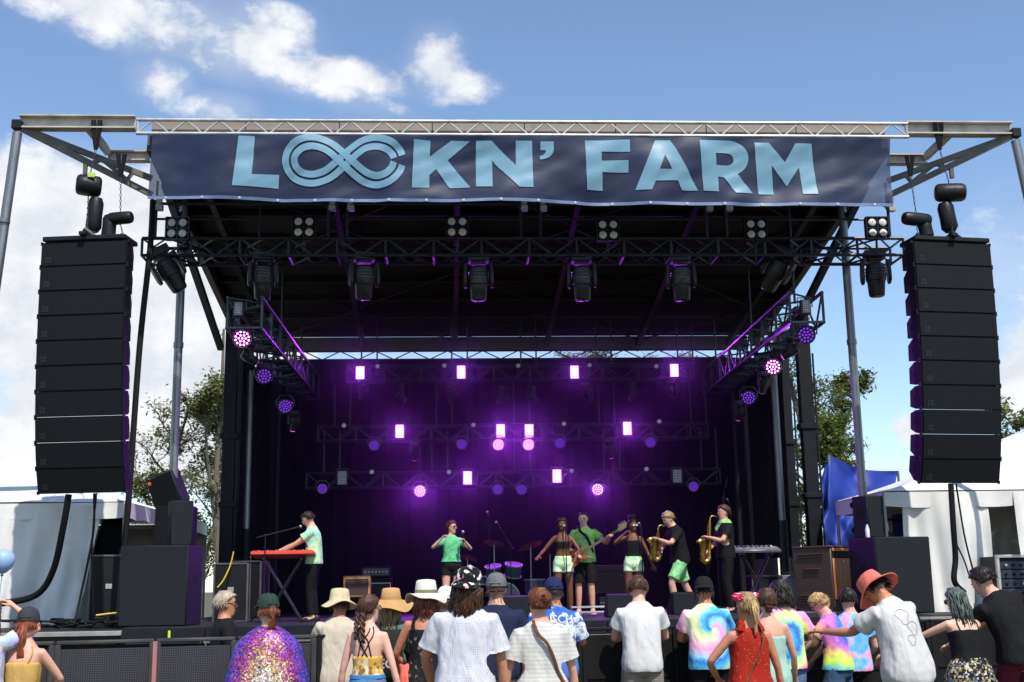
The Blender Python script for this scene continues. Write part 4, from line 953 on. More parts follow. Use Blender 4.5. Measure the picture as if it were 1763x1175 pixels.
# mic stands
def micstand(px, Y, top, lab, boom=None, cat='microphone stand', base='round'):
    x = XP(px, Y); t = thing('microphone_stand', lab, cat, (x, Y, DECK))
    MB().lathe([(.15, 0), (.15, .012), (.03, .022), (.014, .03)], Matrix.Translation((x, Y, DECK)), 20).build('base', BLK, t) if base == 'round' else [MB().tube((x, Y, DECK+.22), (x+.3*math.cos(a), Y+.3*math.sin(a), DECK+.015), .011, n=6).build('leg', BLK, t) for a in (.4, 2.5, 4.6)]
    MB().tube((x, Y, DECK+.02), (x, Y, DECK+top), .011, .009, n=8).build('pole', BLK, t)
    e = V((x, Y, DECK+top))
    if boom is not None:
        b2 = e+V(boom); MB().tube(e-V(boom)*.35, b2, .008, n=6).build('boom', BLK, t); MB().ell(e, (.022, .022, .022)).build('clutch', BLK, t); e = b2; d = V(boom).normalized()
    else: d = V((-.1, .7, .5)).normalized()
    h = MB().tube(e, e+d*.13, .012, .017, n=10).build('microphone', BLK, t)
    MB().ell(e+d*.15, (.025, .025, .027)).build('mic_grille', mat('mic_mesh', (.35, .35, .36), .35, .8, .2, 60), h)
micstand(976, 20.95, 1.42, 'straight black microphone stand before the singer with braids')
micstand(1107, 21.2, 1.46, 'straight black microphone stand before the singer with a hair puff')
micstand(455, 19.75, 1.36, 'boom microphone stand reaching over the red keyboard', (.40, .05, .10), base='tri')
micstand(843, 22.2, 1.75, 'tall straight stand with overhead microphone behind the singer in green', base='tri')
micstand(880, 22.6, 1.25, 'boom stand with microphone leaning over the drum kit', (-.18, .1, .3), base='tri')
micstand(1263, 24.0, 2.05, 'tall thin microphone stand in the dark behind the tall saxophonist', base='tri')
# drum kit
dt = thing('drum_kit', 'dark drum kit with cymbals in the shadows behind the singers', 'drums', (XP(872, 23.8), 23.8, DECK))
DSH = mat('drum_shell', (.05, .10, .13), .25, .1, .2, 8); DHD = mat('drum_head', (.2, .2, .2), .5); CYM = mat('cymbal_bronze', (.45, .28, .10), .3, .9, .3, 20)
dx = dt.location.x
def drum(c, r, h, ax, nm):
    c = V(c); ax = V(ax).normalized(); M = Matrix.Translation(c) @ ax.to_track_quat('Z', 'Y').to_matrix().to_4x4()
    o = MB().lathe([(r, -h/2), (r, h/2)], M, 24, cap=False).build(nm, DSH, dt)
    for z in (-h/2, h/2): MB().lathe([(r+.012, z-.012), (r+.012, z+.012), (r-.005, z+.012), (r-.005, z-.012)], M, 24, cap=False).build('hoop', ALU, o); MB().lathe([(r-.004, z-.002), (.01, z-.001)], M, 24, cap=True).build('drum_skin', DHD, o)
drum((dx-.05, 23.7, DECK+.29), .28, .42, (0, -1, 0), 'kick_drum'); drum((dx-.26, 23.55, DECK+.78), .15, .2, (-.1, -.3, 1), 'rack_tom'); drum((dx+.12, 23.55, DECK+.8), .16, .22, (.1, -.3, 1), 'rack_tom')
drum((dx+.55, 23.9, DECK+.42), .2, .4, (0, 0, 1), 'floor_tom'); drum((dx-.5, 23.9, DECK+.62), .18, .15, (0, 0, 1), 'snare_drum')
for (x, y, z, r, tx) in ((-.75, 23.7, 1.05, .2, .25), (.45, 23.4, 1.25, .24, -.3), (-.25, 23.3, 1.3, .2, .2), (.85, 23.8, 1.1, .26, -.2)):
    c = V((dx+x, y, DECK+z)); M = Matrix.Translation(c) @ Euler((R(-14), tx, 0)).to_matrix().to_4x4()
    MB().lathe([(r, 0), (r*.5, .018), (r*.22, .026), (.02, .045), (.006, .047)], M, 28).build('cymbal', CYM, dt)
    MB().tube((c.x, c.y, DECK+.3), c+V((0, 0, .04)), .01, n=6).build('cymbal_stand', ALU, dt)
    for a in (.5, 2.6, 4.7): MB().tube((c.x, c.y, DECK+.45), (c.x+.25*math.cos(a), c.y+.25*math.sin(a), DECK+.01), .009, n=6).build('stand_leg', ALU, dt)
# drum riser treads at the front
st = thing('deck_step', 'low aluminium step unit on the deck beside the bass player', 'step', (XP(1030, 20.6), 20.6, DECK))
for k, z in enumerate((.06, .14)):
    MB().box((st.location.x+.05, 20.6+k*.25, DECK+z), (1.0, .22, .03)).build('tread', ALU, st, bevel=.004)
for s in (-.45, .45): MB().box((st.location.x+.05+s, 20.72, DECK+.055), (.03, .45, .1)).build('side_frame', BLK, st)

# ================================================================== TENTS, TARP
TENT = mat('tent_vinyl', (.78, .77, .74), .5, 0, .06, 1.2, bump=.5, bscale=2.6, dirt='9a958c', damt=.4, dscale=1.2)
def fold_creases(m):
    "pressed fold lines of a tent wall that was stored folded"
    t = m.node_tree; b = t.nodes['Principled BSDF']; tc = N('ShaderNodeTexCoord', t); s = N('ShaderNodeSeparateXYZ', t); LK(tc.outputs['Object'], s.inputs[0], t)
    n = N('ShaderNodeTexNoise', t); n.inputs['Scale'].default_value = 2.5; LK(tc.outputs['Object'], n.inputs['Vector'], t)
    def ln(src, per):
        f = MATH('ABSOLUTE', MATH('SUBTRACT', MATH('FRACT', MATH('ADD', MATH('MULTIPLY', src, 1/per, tree=t), MATH('MULTIPLY', n.outputs['Fac'], .12, tree=t), tree=t), tree=t), .5, tree=t), tree=t)
        return MATH('MULTIPLY', MATH('SUBTRACT', .5, MATH('MINIMUM', f, .5, tree=t), tree=t), 1.0, tree=t) if False else MATH('SMOOTH_MIN', f, .06, .05, tree=t)
    h = MATH('ADD', ln(s.outputs[2], .52), ln(MATH('ADD', s.outputs[0], s.outputs[1], tree=t), .9), tree=t)
    old = b.inputs['Normal'].links[0].from_node; bp = N('ShaderNodeBump', t); bp.inputs['Strength'].default_value = .3; bp.inputs['Distance'].default_value = .045; LK(h, bp.inputs['Height'], t); LK(old.outputs[0], bp.inputs['Normal'], t); LK(bp.outputs[0], b.inputs['Normal'], t)
fold_creases(TENT)
def sheet(fn, nu, nv, name, mt, parent, ang=180):
    m = MB()
    for i in range(nu+1):
        for j in range(nv+1): m.v.append(V(fn(i/nu, j/nv)))
    for i in range(nu):
        for j in range(nv): a = i*(nv+1)+j; m.f.append((a, a+1, a+nv+2, a+nv+1)); m.mi.append(0)
    return m.build(name, mt, parent, ang=ang)
def nz(x, y, z=0, s=1.0): return noise.noise(V((x*s, y*s, z*s)))
def tent(x0, x1, y0, y1, ez, pz, lab, walls, legs, seed=0):
    t = thing('frame_tent', lab, 'tent', ((x0+x1)/2, (y0+y1)/2, 0)); cx, cy = (x0+x1)/2, (y0+y1)/2
    C = [V((x0, y0, ez)), V((x1, y0, ez)), V((x1, y1, ez)), V((x0, y1, ez))]; pk = V((cx, cy, pz))
    for k in range(4):
        a, b = C[k], C[(k+1) % 4]
        def slope(u, v, a=a, b=b, k=k):
            e = a+(b-a)*u; p = e+(pk-e)*v; p.z -= .22*math.sin(math.pi*v)*(.6+.4*math.sin(math.pi*u))*(1-v); p.z += .02*nz(u*5, v*5, seed+k); return p
        sheet(slope, 14, 8, 'roof_panel', TENT, t)
        nn = V(((b-a).y, -(b-a).x, 0)).normalized()
        def val(u, v, a=a, b=b, nn=nn):
            e = a+(b-a)*u; L = (b-a).length; sc = .5+.5*abs(math.sin(u*L*2.6)); p = e+nn*(.03+.025*math.sin(u*L*5)*v); p.z = ez-.02-(.2+.07*sc)*v; return p
        sheet(val, 40, 3, 'valance', TENT, t)
    for (lx, ly) in legs: MB().tube((lx, ly, 0), (lx, ly, ez), .03, n=10).build('leg', GALV, t)
    for k in range(4): MB().tube(C[k]-V((0, 0, .06)), C[(k+1) % 4]-V((0, 0, .06)), .025, n=8).build('eave_pipe', GALV, t)
    for (a, b, zt, zb, lean, sd) in walls:
        a, b = V(a), V(b); L = (b-a).length; nn = V(((b-a).y, -(b-a).x, 0)).normalized()
        def wl(u, v, a=a, b=b, zt=zt, zb=zb, lean=lean, sd=sd):
            p = a+(b-a)*(u+lean*v*(u)); f = .08*math.sin(u*L*6+sd+v)+.06*math.sin(u*L*11+1.3*sd+v*3)+.03*math.sin(u*L*23-v*4); p = p+nn*(f*(.25+.9*v)+.12*nz(u*L*1.1, v*2, sd)); p.z = zt+(zb-zt)*v+.06*v*math.sin(u*5+sd); return p
        sheet(wl, int(L*14)+6, 12, 'wall_panel', TENT, t)
    return t
lx1 = XP(216, 20.6, 860)
LT = tent(-11.2, lx1, 20.6, 27.5, 3.12, 4.25, 'white frame tent on the left behind the speaker array', [((-11.2, 20.58, 0), (XP(176, 20.58, 900), 20.58, 0), 3.05, 1.16, -.06, 1.0), ((-11.2, 27.4, 0), (lx1, 27.4, 0), 3.0, .1, 0, 2.0), ((-11.15, 27.4, 0), (-11.15, 20.6, 0), 3.0, .1, 0, 3.0)], [(lx1, 20.6), (lx1, 27.5), (-11.2, 20.6), (-11.2, 27.5)])
MB().box((XP(186, 21.5, 950), 21.6, 2.55), (.4, .35, .95), (0, R(12), R(20))).build('speaker_shell', BLKP, thing('leaning_speaker', 'black speaker leaning in the opening of the left tent', 'speaker', (XP(186, 21.5, 950), 21.6, 2.1)), bevel=.02)
rx0 = XP(1520, 20.3, 838)
RT = tent(rx0, 14.6, 20.3, 22.8, 3.12, 4.45, 'white frame tent on the right behind the speaker array', [((XP(1556, 20.28, 900), 20.28, 0), (XP(1703, 20.28, 900), 20.28, 0), 3.08, 1.0, .03, 1.7), ((XP(1748, 20.28, 900), 20.28, 0), (14.6, 20.28, 0), 3.08, 1.0, 0, .4), ((14.6, 22.7, 0), (rx0+.9, 22.7, 0), 3.05, .1, 0, 2.2)], [(rx0, 20.3), (14.6, 20.3), (rx0, 22.8), (14.6, 22.8)], 5)
# storage shelves seen in the right tent
sh = thing('shelving_unit', 'dark shelving with gear in the shade of the right tent', 'shelves', (XP(1560, 22.0), 22.2, DECK))
X0 = XP(1560, 22.0)
for z in (.1, .6, 1.1, 1.6): MB().box((X0, 22.2, DECK+z), (1.5, .45, .03)).build('shelf', BLK, sh)
for s in (-.72, 0, .72): MB().box((X0+s, 22.2, DECK+.85), (.04, .42, 1.7)).build('upright', BLK, sh)
random.seed(4)
for i in range(11):
    zz = (.12, .62, 1.12)[i % 3]; cc = [(.03, .03, .04), (.08, .08, .09), (.35, .27, .03), (.05, .06, .12)][i % 4]
    o = MB().box((X0-.62+.31*(i//3)+.05, 22.1, DECK+zz+.13), (.22, .25, .2+.08*random.random())).build('storage_box', mat(f'bin_{i%4}', cc, .5), bevel=.015)
    tag(o, f'{["black", "dark grey", "yellow", "navy"][i%4]} storage box in the right tent, {["bottom", "middle", "upper"][i%3]} shelf, {["leftmost", "second", "third", "rightmost"][i//3]} along', 'box', 'boxes on the shelving')
# blue tarpaulin
TARP = mat('blue_tarp', (.006, .028, .27), .62, 0, .2, 3, bump=.4, bscale=5, dirt='0a1e6a', damt=.5, dscale=3)
tops = [(1412, 832), (1426, 783), (1455, 797), (1482, 809), (1515, 811), (1546, 811)]; bots = [(1424, 962), (1440, 962), (1460, 960), (1480, 958), (1500, 950), (1520, 940)]
ta = thing('blue_tarpaulin', 'bright blue crumpled tarpaulin draped beside the right mast', 'tarpaulin', P(1460, 960, 24.6))
def tfn(u, v):
    i = min(4, int(u*5)); f = u*5-i; a = V(tops[i]).lerp(V(tops[i+1]), f); b = V(bots[i]).lerp(V(bots[i+1]), f); p = a.lerp(b, v)
    Yq = 24.4+1.2*u-.5*math.sin(v*2.6)+.22*nz(u*4, v*4, 2)+.06*nz(u*11, v*10, 5)+.1*math.sin(u*14+v*7); return P(p.x, p.y, Yq)
sheet(tfn, 44, 36, 'sheet', TARP, ta)
pp = [P(1424, 790, 24.7), P(1548, 812, 25.9)]
MB().tube(P(1426, 784, 24.6), (P(1426, 784, 24.6).x, 24.6, 0), .03, n=8).build('pole', GALV, ta); MB().tube(P(1546, 811, 25.7), (P(1546, 811, 25.7).x, 25.7, 0), .03, n=8).build('pole', GALV, ta)

# ================================================================== TREES
LEAFA = mat('leaf_green', (.16, .20, .07), .55, 0, .5, 1.3, spec=.3); LEAFB = mat('leaf_olive', (.22, .225, .10), .55, 0, .5, 1.1, spec=.3); LEAFC = mat('leaf_dark', (.11, .15, .06), .6, 0, .5, 1.0, spec=.3)
BARK = mat('bark', (.13, .105, .085), .9, 0, .35, 4, bump=.8, bscale=20, stretch=(4, 4, .6))
for lm in (LEAFA, LEAFB, LEAFC):
    t_ = lm.node_tree; b_ = t_.nodes['Principled BSDF']; tl = N('ShaderNodeBsdfTranslucent', t_); tl.inputs[0].default_value = (.16, .20, .04, 1); ms = N('ShaderNodeMixShader', t_); ms.inputs[0].default_value = .35
    LK(b_.outputs[0], ms.inputs[1], t_); LK(tl.outputs[0], ms.inputs[2], t_); LK(ms.outputs[0], t_.nodes['Material Output'].inputs['Surface'], t_)
def tree(x, y, h, spread, lab, leafm, nleaf=2600, bare=False, seed=1, low=.25, lsz=.19, dens=1.0):
    rg = random.Random(seed); t = thing('tree', lab, 'tree', (x, y, 0), 'trees behind the stage'); m = MB(); tips = []
    def limb(p, d, L, r, lev):
        pts = [p]; k = 5
        for i in range(k):
            d = (d+V((rg.uniform(-.18, .18), rg.uniform(-.18, .18), rg.uniform(-.03, .13)))).normalized(); pts.append(pts[-1]+d*L/k)
        m.path(pts, [r*(1-.75*i/k) for i in range(k+1)], n=6 if lev else 9)
        if lev < 3:
            for q in range([11, 5, 3][lev]):
                f = rg.uniform(low if lev == 0 else .25, 1.0); i = min(k-1, int(f*k)); b = pts[i].lerp(pts[i+1], f*k-i)
                a = rg.uniform(0, 6.28); e = V((math.cos(a), math.sin(a), rg.uniform(.25, .9))).normalized()
                limb(b, (e+d*.35).normalized(), (spread*(1.15-.75*f) if lev == 0 else L*.5)*rg.uniform(.7, 1.1), r*(.32 if lev == 0 else .5), lev+1)
        if lev >= 1: tips.extend([(pts[-1], lev), (pts[-2], lev), (pts[-3], lev)])
    limb(V((x, y, 0)), V((rg.uniform(-.04, .04), 0, 1)), h, h*.016, 0)
    m.build('trunk', BARK, t)
    if bare: return t
    c = MB(); cl = rg.sample(tips, max(8, int(len(tips)*.62*dens))) if len(tips) > 8 else tips
    per = max(6, int(nleaf*2.0)//len(cl))
    for (p, lev) in cl:
        R_ = rg.uniform(.22, .55)*spread*.32
        for q in range(int(per*rg.uniform(.4, 1.6))):
            o = V((rg.gauss(0, 1), rg.gauss(0, 1), rg.gauss(0, .75)))*R_*.62; b = p+o; a = V((rg.gauss(0, 1), rg.gauss(0, 1), rg.gauss(0, .6))).normalized(); x_, y_ = perp(a); s = lsz*rg.uniform(.6, 1.3)
            c.add([b-a*s*.5, b+x_*s*.28, b+a*s*.5, b-x_*s*.28+y_*s*.1], [(0, 1, 2, 3)])
    c.build('crown', leafm, t, smooth=False)
    return t
tree(XP(270, 44), 44, 8.6, 2.3, 'slender leafy tree left of the left support pole, above the tent', LEAFB, 1900, seed=3, low=.3, lsz=.15)
tree(XP(330, 46), 46, 7.2, 2.8, 'bushy green tree between the left support pole and the mast', LEAFB, 3400, seed=5, low=.2, lsz=.17)
tree(XP(368, 43), 43, 8.0, 2.3, 'leafy tree with pale trunk right beside the left mast', LEAFB, 3000, seed=8, low=.22, lsz=.16)
tree(XP(372, 42), 42, 10.8, 1.3, 'bare dead tree rising above the others by the left mast', LEAFA, bare=True, seed=12, low=.35)
tree(XP(250, 50), 50, 5.6, 2.6, 'low rounded tree just above the left tent roof', LEAFA, 3000, seed=14, low=.15)
tree(XP(1415, 42), 42, 12.6, 2.5, 'tall open-crowned tree to the right of the right mast', LEAFB, 2600, seed=21, low=.35, dens=.7, lsz=.16)
tree(XP(1432, 40), 40, 7.0, 2.0, 'bushy green tree above the blue tarpaulin', LEAFA, 5200, seed=23, low=.25)
tree(XP(1375, 44), 44, 9.5, 2.2, 'dark leafy tree partly hidden by the right mast', LEAFC, 4200, seed=25, low=.2)
tree(XP(1795, 38), 38, 6.4, 2.4, 'leafy tree at the right edge behind the speaker array', LEAFB, 3000, seed=29, low=.3)
tree(XP(440, 48), 48, 8.0, 3.0, 'leafy tree seen low through the gap by the keyboard player', LEAFA, 4500, seed=31, low=.1)
tree(XP(1180, 62), 62, 13.2, 4.0, 'tall tree showing through the slit above the backdrop, right part', LEAFB, 5000, seed=33, low=.4)
tree(XP(985, 62), 62, 13.4, 3.6, 'tall tree showing through the slit above the backdrop, centre', LEAFA, 4500, seed=34, low=.4)
for i, (px, Y, h) in enumerate(((-60, 70, 6), (60, 74, 6.5), (160, 70, 6), (1500, 72, 6.5), (1620, 75, 6), (1700, 70, 6.5), (1830, 72, 6))):
    tree(XP(px, Y), Y, h, 3.4, f'distant low tree beyond the tents, {ORD[i] if i else "leftmost"} of the far row from the left', LEAFC, 2200, seed=50+i, low=.12, lsz=.2)

# ================================================================== BARRICADE
def perf(name, base, hole, sc):
    m, t, b = newmat(name); tc = N('ShaderNodeTexCoord', t); mp = N('ShaderNodeMapping', t); mp.inputs['Scale'].default_value = (sc, 1, sc); LK(tc.outputs['Object'], mp.inputs[0], t)
    v = N('ShaderNodeTexVoronoi', t); v.inputs['Scale'].default_value = 1; v.inputs['Randomness'].default_value = 0; v.voronoi_dimensions = '2D'
    s = N('ShaderNodeSeparateXYZ', t); LK(mp.outputs[0], s.inputs[0], t); c2 = N('ShaderNodeCombineXYZ', t); LK(s.outputs[0], c2.inputs[0], t); LK(s.outputs[2], c2.inputs[1], t); LK(c2.outputs[0], v.inputs['Vector'], t)
    g = MATH('LESS_THAN', v.outputs['Distance'], .3, tree=t); mx = N('ShaderNodeMix', t, data_type='RGBA'); LK(g, mx.inputs[0], t); LK(vary(t, base, .25, 2), mx.inputs[6], t); mx.inputs[7].default_value = srgb(hole)
    LK(mx.outputs[2], b.inputs['Base Color'], t); b.inputs['Roughness'].default_value = .5; b.inputs['Metallic'].default_value = .3; return m
PERF = perf('perforated_sheet', '46444a', '0a090a', 52); BARF = mat('barricade_frame', (.055, .05, .05), .5, .3, .3, 6, dirt='5a5552', damt=.5)
BARB = mat('barricade_black', (.009, .0085, .009), .6, 0, .3, 4, dirt='171513', damt=.6, dscale=3, spec=.2)
BZ = 1.22
def byline(px): return 11.0+1.5*(px-250)/1350
def panel(px0, px1, lab, left):
    y0, y1 = byline(px0), byline(px1); a = V((XP(px0, y0, 1090), y0, 0)); b = V((XP(px1, y1, 1090), y1, 0)); L = (b-a).length; rz = math.atan2(b.y-a.y, b.x-a.x)
    t = thing('crowd_barricade', lab, 'barricade', a, 'barricade panels', rz=rz); zt = BZ
    MB().box((L/2, .0, zt/2-.01), (L-.03, .012, zt-.08)).build('sheet', PERF if left else BARB, t, local=True)
    for x in (.02, L-.02): MB().box((x, -.012, zt/2), (.045, .05, zt-.02)).build('upright', BARF if left else BARB, t, local=True, bevel=.005)
    MB().box((L/2, .02, zt+.005), (L-.012, .1, .03)).build('top_rail', BARF if left else BARB, t, local=True, bevel=.006)
    MB().box((L/2, .16, .03), (L-.02, 1.0, .03)).build('floor_plate', BARB, t, local=True)
    if not left: 
        for z in (.35, .78): MB().box((L/2, -.012, z), (L-.1, .02, .03)).build('rib', BARB, t, local=True)
    for x in (.15, L-.15): MB().beam((x, .04, zt-.1), (x, .6, .05), .05, .04).build('brace', BARB, t, local=True)
edges = [-90, 96, 268, 408, 545, 700, 850, 1000, 1165, 1320, 1475, 1600, 1720, 1860]
for i in range(len(edges)-1):
    panel(edges[i]+1, edges[i+1]-1, f'{"grey perforated" if i < 4 else "black"} crowd barricade panel, {ORD[i] if i else "leftmost"} from the left edge' if i < 12 else 'black crowd barricade panel, cut off at the right edge', i < 4)
q = XP(269, byline(269)-.03, 1090)
MB().box((q, byline(269)-.045, .62), (.035, .02, 1.2)).build('joint_strap', mat('pink_strap', (.42, .17, .17), .6), thing('barricade_strap', 'dull pink strap hanging at the joint of the grey barricade panels', 'strap', (q, byline(269)-.045, .02)))

# ================================================================== PEOPLE
TMP = bpy.data.objects.new('tmp_remesh', bpy.data.meshes.new('tmp')); COL.objects.link(TMP)
_rm = TMP.modifiers.new('r', 'REMESH'); _rm.mode = 'VOXEL'; _rm.use_smooth_shade = True
_sm = TMP.modifiers.new('s', 'SMOOTH'); _sm.factor = .5
SOLO = bpy.data.scenes.new('solo'); SOLO.collection.objects.link(TMP); COL.objects.unlink(TMP)
def fuse(m, vox=.013, it=4, name='m'):
    "one continuous skin from overlapping closed volumes"
    old = TMP.data; TMP.data = m.mesh('tmp'); bpy.data.meshes.remove(old); _rm.voxel_size = vox; _sm.iterations = it
    vl = SOLO.view_layers[0]; vl.update(); dg = vl.depsgraph; dg.update(); ev = TMP.evaluated_get(dg)
    me = bpy.data.meshes.new_from_object(ev, depsgraph=dg); me.name = name; return me
def mesh_add(me, m, mi):
    "append plain geometry (fingers, eyes) to a fused mesh"
    bm = bmesh.new(); bm.from_mesh(me); vv = [bm.verts.new(p) for p in m.v]
    for f in m.f:
        try: fc = bm.faces.new([vv[i] for i in f]); fc.material_index = mi; fc.smooth = True
        except ValueError: pass
    bm.to_mesh(me); bm.free()
def wrinkle(me, amp, seed, sc=1.0, zdir=1.0):
    me.update(); nn = [v.normal.copy() for v in me.vertices]
    for v, n_ in zip(me.vertices, nn):
        c = v.co; d = amp*1.2*noise.noise(V((c.x*13*sc+seed, c.y*13*sc, c.z*4*sc*zdir+c.x*3)))+amp*.4*noise.noise(V((c.x*26*sc+c.z*12, c.y*20*sc+seed, c.z*11*sc-c.x*10)))
        v.co = c+n_*d
SK = {k: skinmat('skin_'+k, c) for k, c in (('fair', 'd9a48c'), ('tan', 'bf8265'), ('pale', 'e2b19b'), ('brown', '6e4430'), ('dark', '573424'))}
EYEW = mat('eye_white', (.7, .68, .65), .3); EYED = mat('eye_dark', (.02, .015, .012), .3); LIP = mat('lip', (.32, .12, .10), .5)
PROF = {'m': [(-.14, .06, .06), (-.10, .125, .10), (-.04, .155, .120), (.02, .152, .116), (.10, .141, .108), (.18, .140, .105), (.28, .156, .114), (.38, .174, .118), (.44, .170, .106), (.49, .130, .084), (.535, .072, .066), (.58, .056, .058)],
        'f': [(-.14, .06, .06), (-.10, .135, .11), (-.04, .168, .128), (.02, .162, .12), (.10, .136, .102), (.17, .119, .094), (.27, .130, .108), (.37, .141, .112), (.44, .138, .094), (.49, .104, .076), (.535, .060, .058), (.58, .047, .050)]}
def rotm(ax, a): return Matrix.Rotation(a, 3, ax)
class Person:
    def __init__(s, lab, X, Y, z0=0.0, h=1.75, face=0, sex='m', skin='fair', lean=0, side=0, twist=0, hyaw=0, hpitch=0, hroll=0, hl=None, hr=None, el=None, er=None,
                 fl=None, fr=None, hipback=0, wide=1.0, vox=.013, grp='people', bend=.6, hipz=0, knee=.03):
        s.k = k = h/1.78; s.sex = sex; s.wide = wide; s.vox = vox; s.seed = (X*7.3+Y*3.1) % 50
        s.t = thing('person', lab, 'person', (X, Y, z0), grp, rz=R(face))
        s.skin = SK[skin]; s.pel = V((0, -hipback*k, (.95-hipz)*k)); s.lean, s.side, s.twist, s.bend = R(lean), R(side), R(twist), bend
        # spine sample
        s.sp = []; p = s.pel.copy(); st = .02
        for i in range(-8, 36):
            pass
        s.frames = {}
        s.hy, s.hp, s.hr_ = R(hyaw), R(hpitch), R(hroll)
        sw = (.172 if sex == 'm' else .147)*wide
        s.sh = {}
        for q in (-1, 1):
            c, rx, fw, up = s.frame(.44); s.sh[q] = c+rx*(q*sw*k)-fw*.01*k
        L1, L2 = .295*k, .265*k
        dl = V((-.22, .05, .78))*k; dr = V((.22, .05, .78))*k
        s.hand = {-1: V(hl)*k if hl else dl, 1: V(hr)*k if hr else dr}
        s.elb = {}
        for q, hint in ((-1, el), (1, er)):
            hv = V(hint) if hint else V((q*.5, -.7, -.5))
            s.elb[q], s.hand[q] = s.ik(s.sh[q], s.hand[q], L1, L2, hv)
        s.hip = {q: s.pel+V((q*(.088 if sex == 'm' else .09)*k, 0, -.02*k)) for q in (-1, 1)}
        s.foot = {-1: V(fl)*k if fl else V((-.12, 0, .08))*k, 1: V(fr)*k if fr else V((.12, 0, .08))*k}
        s.kn = {}
        for q in (-1, 1): s.kn[q], s.foot[q] = s.ik(s.hip[q], s.foot[q], .43*k, .425*k, V((q*.1, 1, 0)))
        s.dirf = {-1: V((-.15, 1, 0)).normalized(), 1: V((.15, 1, 0)).normalized()}
        c, rx, fw, up = s.frame(.578)
        s.hM = (Matrix((rx, fw, up)).transposed() @ rotm('Z', s.hy) @ rotm('X', s.hp) @ rotm('Y', s.hr_))
        s.hc = c+up*.012*k+s.hM @ V((0, .02*k, .085*k))
    def frame(s, d):
        "centre, right, forward, up of the torso d metres (for 1.78 m) above the pelvis"
        key = round(d, 3)
        if key in s.frames: return s.frames[key]
        p = s.pel.copy(); n_ = 14
        def R_at(x):
            f = min(1, max(0, x/.45)); f = f**s.bend if f > 0 else 0
            return rotm('Z', s.twist*f) @ rotm('Y', s.side*f) @ rotm('X', -s.lean*f)
        if d >= 0:
            for i in range(n_): p = p+R_at((i+.5)/n_*d) @ V((0, 0, d/n_*s.k))
        else: p = p+V((0, 0, d*s.k))
        M = R_at(d); o = (p, M @ V((1, 0, 0)), M @ V((0, 1, 0)), M @ V((0, 0, 1))); s.frames[key] = o; return o
    def ik(s, a, c, l1, l2, hint):
        d = c-a; L = d.length
        if L > (l1+l2)*.995: c = a+d*((l1+l2)*.995/L); d = c-a; L = d.length
        x = (l1*l1-l2*l2+L*L)/(2*L); hgt = math.sqrt(max(0, l1*l1-x*x)); u = d/L; hv = V(hint); hv = (hv-u*hv.dot(u)); hv = hv.normalized() if hv.length > 1e-4 else perp(u)[0]
        return a+u*x+hv*hgt, c
    def rr(s, d):
        P_ = PROF[s.sex]
        if d <= P_[0][0]: return P_[0][1:]
        for a, b in zip(P_, P_[1:]):
            if d <= b[0]:
                f = (d-a[0])/(b[0]-a[0]); return (a[1]+(b[1]-a[1])*f, a[2]+(b[2]-a[2])*f)
        return P_[-1][1:]
    def surf(s, d, ang, off=0.0, rad=None):
        c, rx, fw, up = s.frame(d); a, b = rad or s.rr(d); a = a*s.wide; ca, sa = math.cos(ang), math.sin(ang); e = .82
        return c+rx*((a+off)*s.k*math.copysign(abs(ca)**e, ca))+fw*((b+off)*s.k*math.copysign(abs(sa)**e, sa))
    def ring(s, d, off=0.0, rad=None, n=24): return [s.surf(d, 2*math.pi*i/n, off, rad) for i in range(n)]
    def limb(s, m, pts, rad, n=12): m.path(pts, rad, n=n)
    def arm_pts(s, q, f):
        "points along the arm up to fraction f (1 = elbow, 2 = wrist)"
        a, b, c = s.sh[q], s.elb[q], s.hand[q]; rs = [.053, .049, .046, .040, .037, .039, .034, .026]; fs = [0, .3, .65, .95, 1.1, 1.35, 1.7, 2.0]; w = (1.0 if s.sex == 'm' else .84)*s.k*(.6+.4*s.wide)
        pts, rad = [], []
        for f_, r in zip(fs, rs):
            if f_ > f+1e-6: break
            pts.append(a.lerp(b, f_) if f_ <= 1 else b.lerp(c, f_-1)); rad.append(r*w)
        if f not in fs:
            pts.append(a.lerp(b, f) if f <= 1 else b.lerp(c, f-1)); rad.append(rad[-1])
        return pts, rad
    def leg_pts(s, q, f):
        a, b, c = s.hip[q], s.kn[q], s.foot[q]; rs = [.088, .085, .074, .060, .055, .057, .047, .038]; fs = [0, .25, .6, .92, 1.05, 1.35, 1.7, 2.0]; w = (1.0 if s.sex == 'm' else 1.02)*s.k*(.6+.4*s.wide); pts, rad = [], []
        for f_, r in zip(fs, rs):
            if f_ > f+1e-6: break
            pts.append(a.lerp(b, f_) if f_ <= 1 else b.lerp(c, f_-1)); rad.append(r*w)
        if f not in fs: pts.append(a.lerp(b, f) if f <= 1 else b.lerp(c, f-1)); rad.append(rad[-1])
        return pts, rad
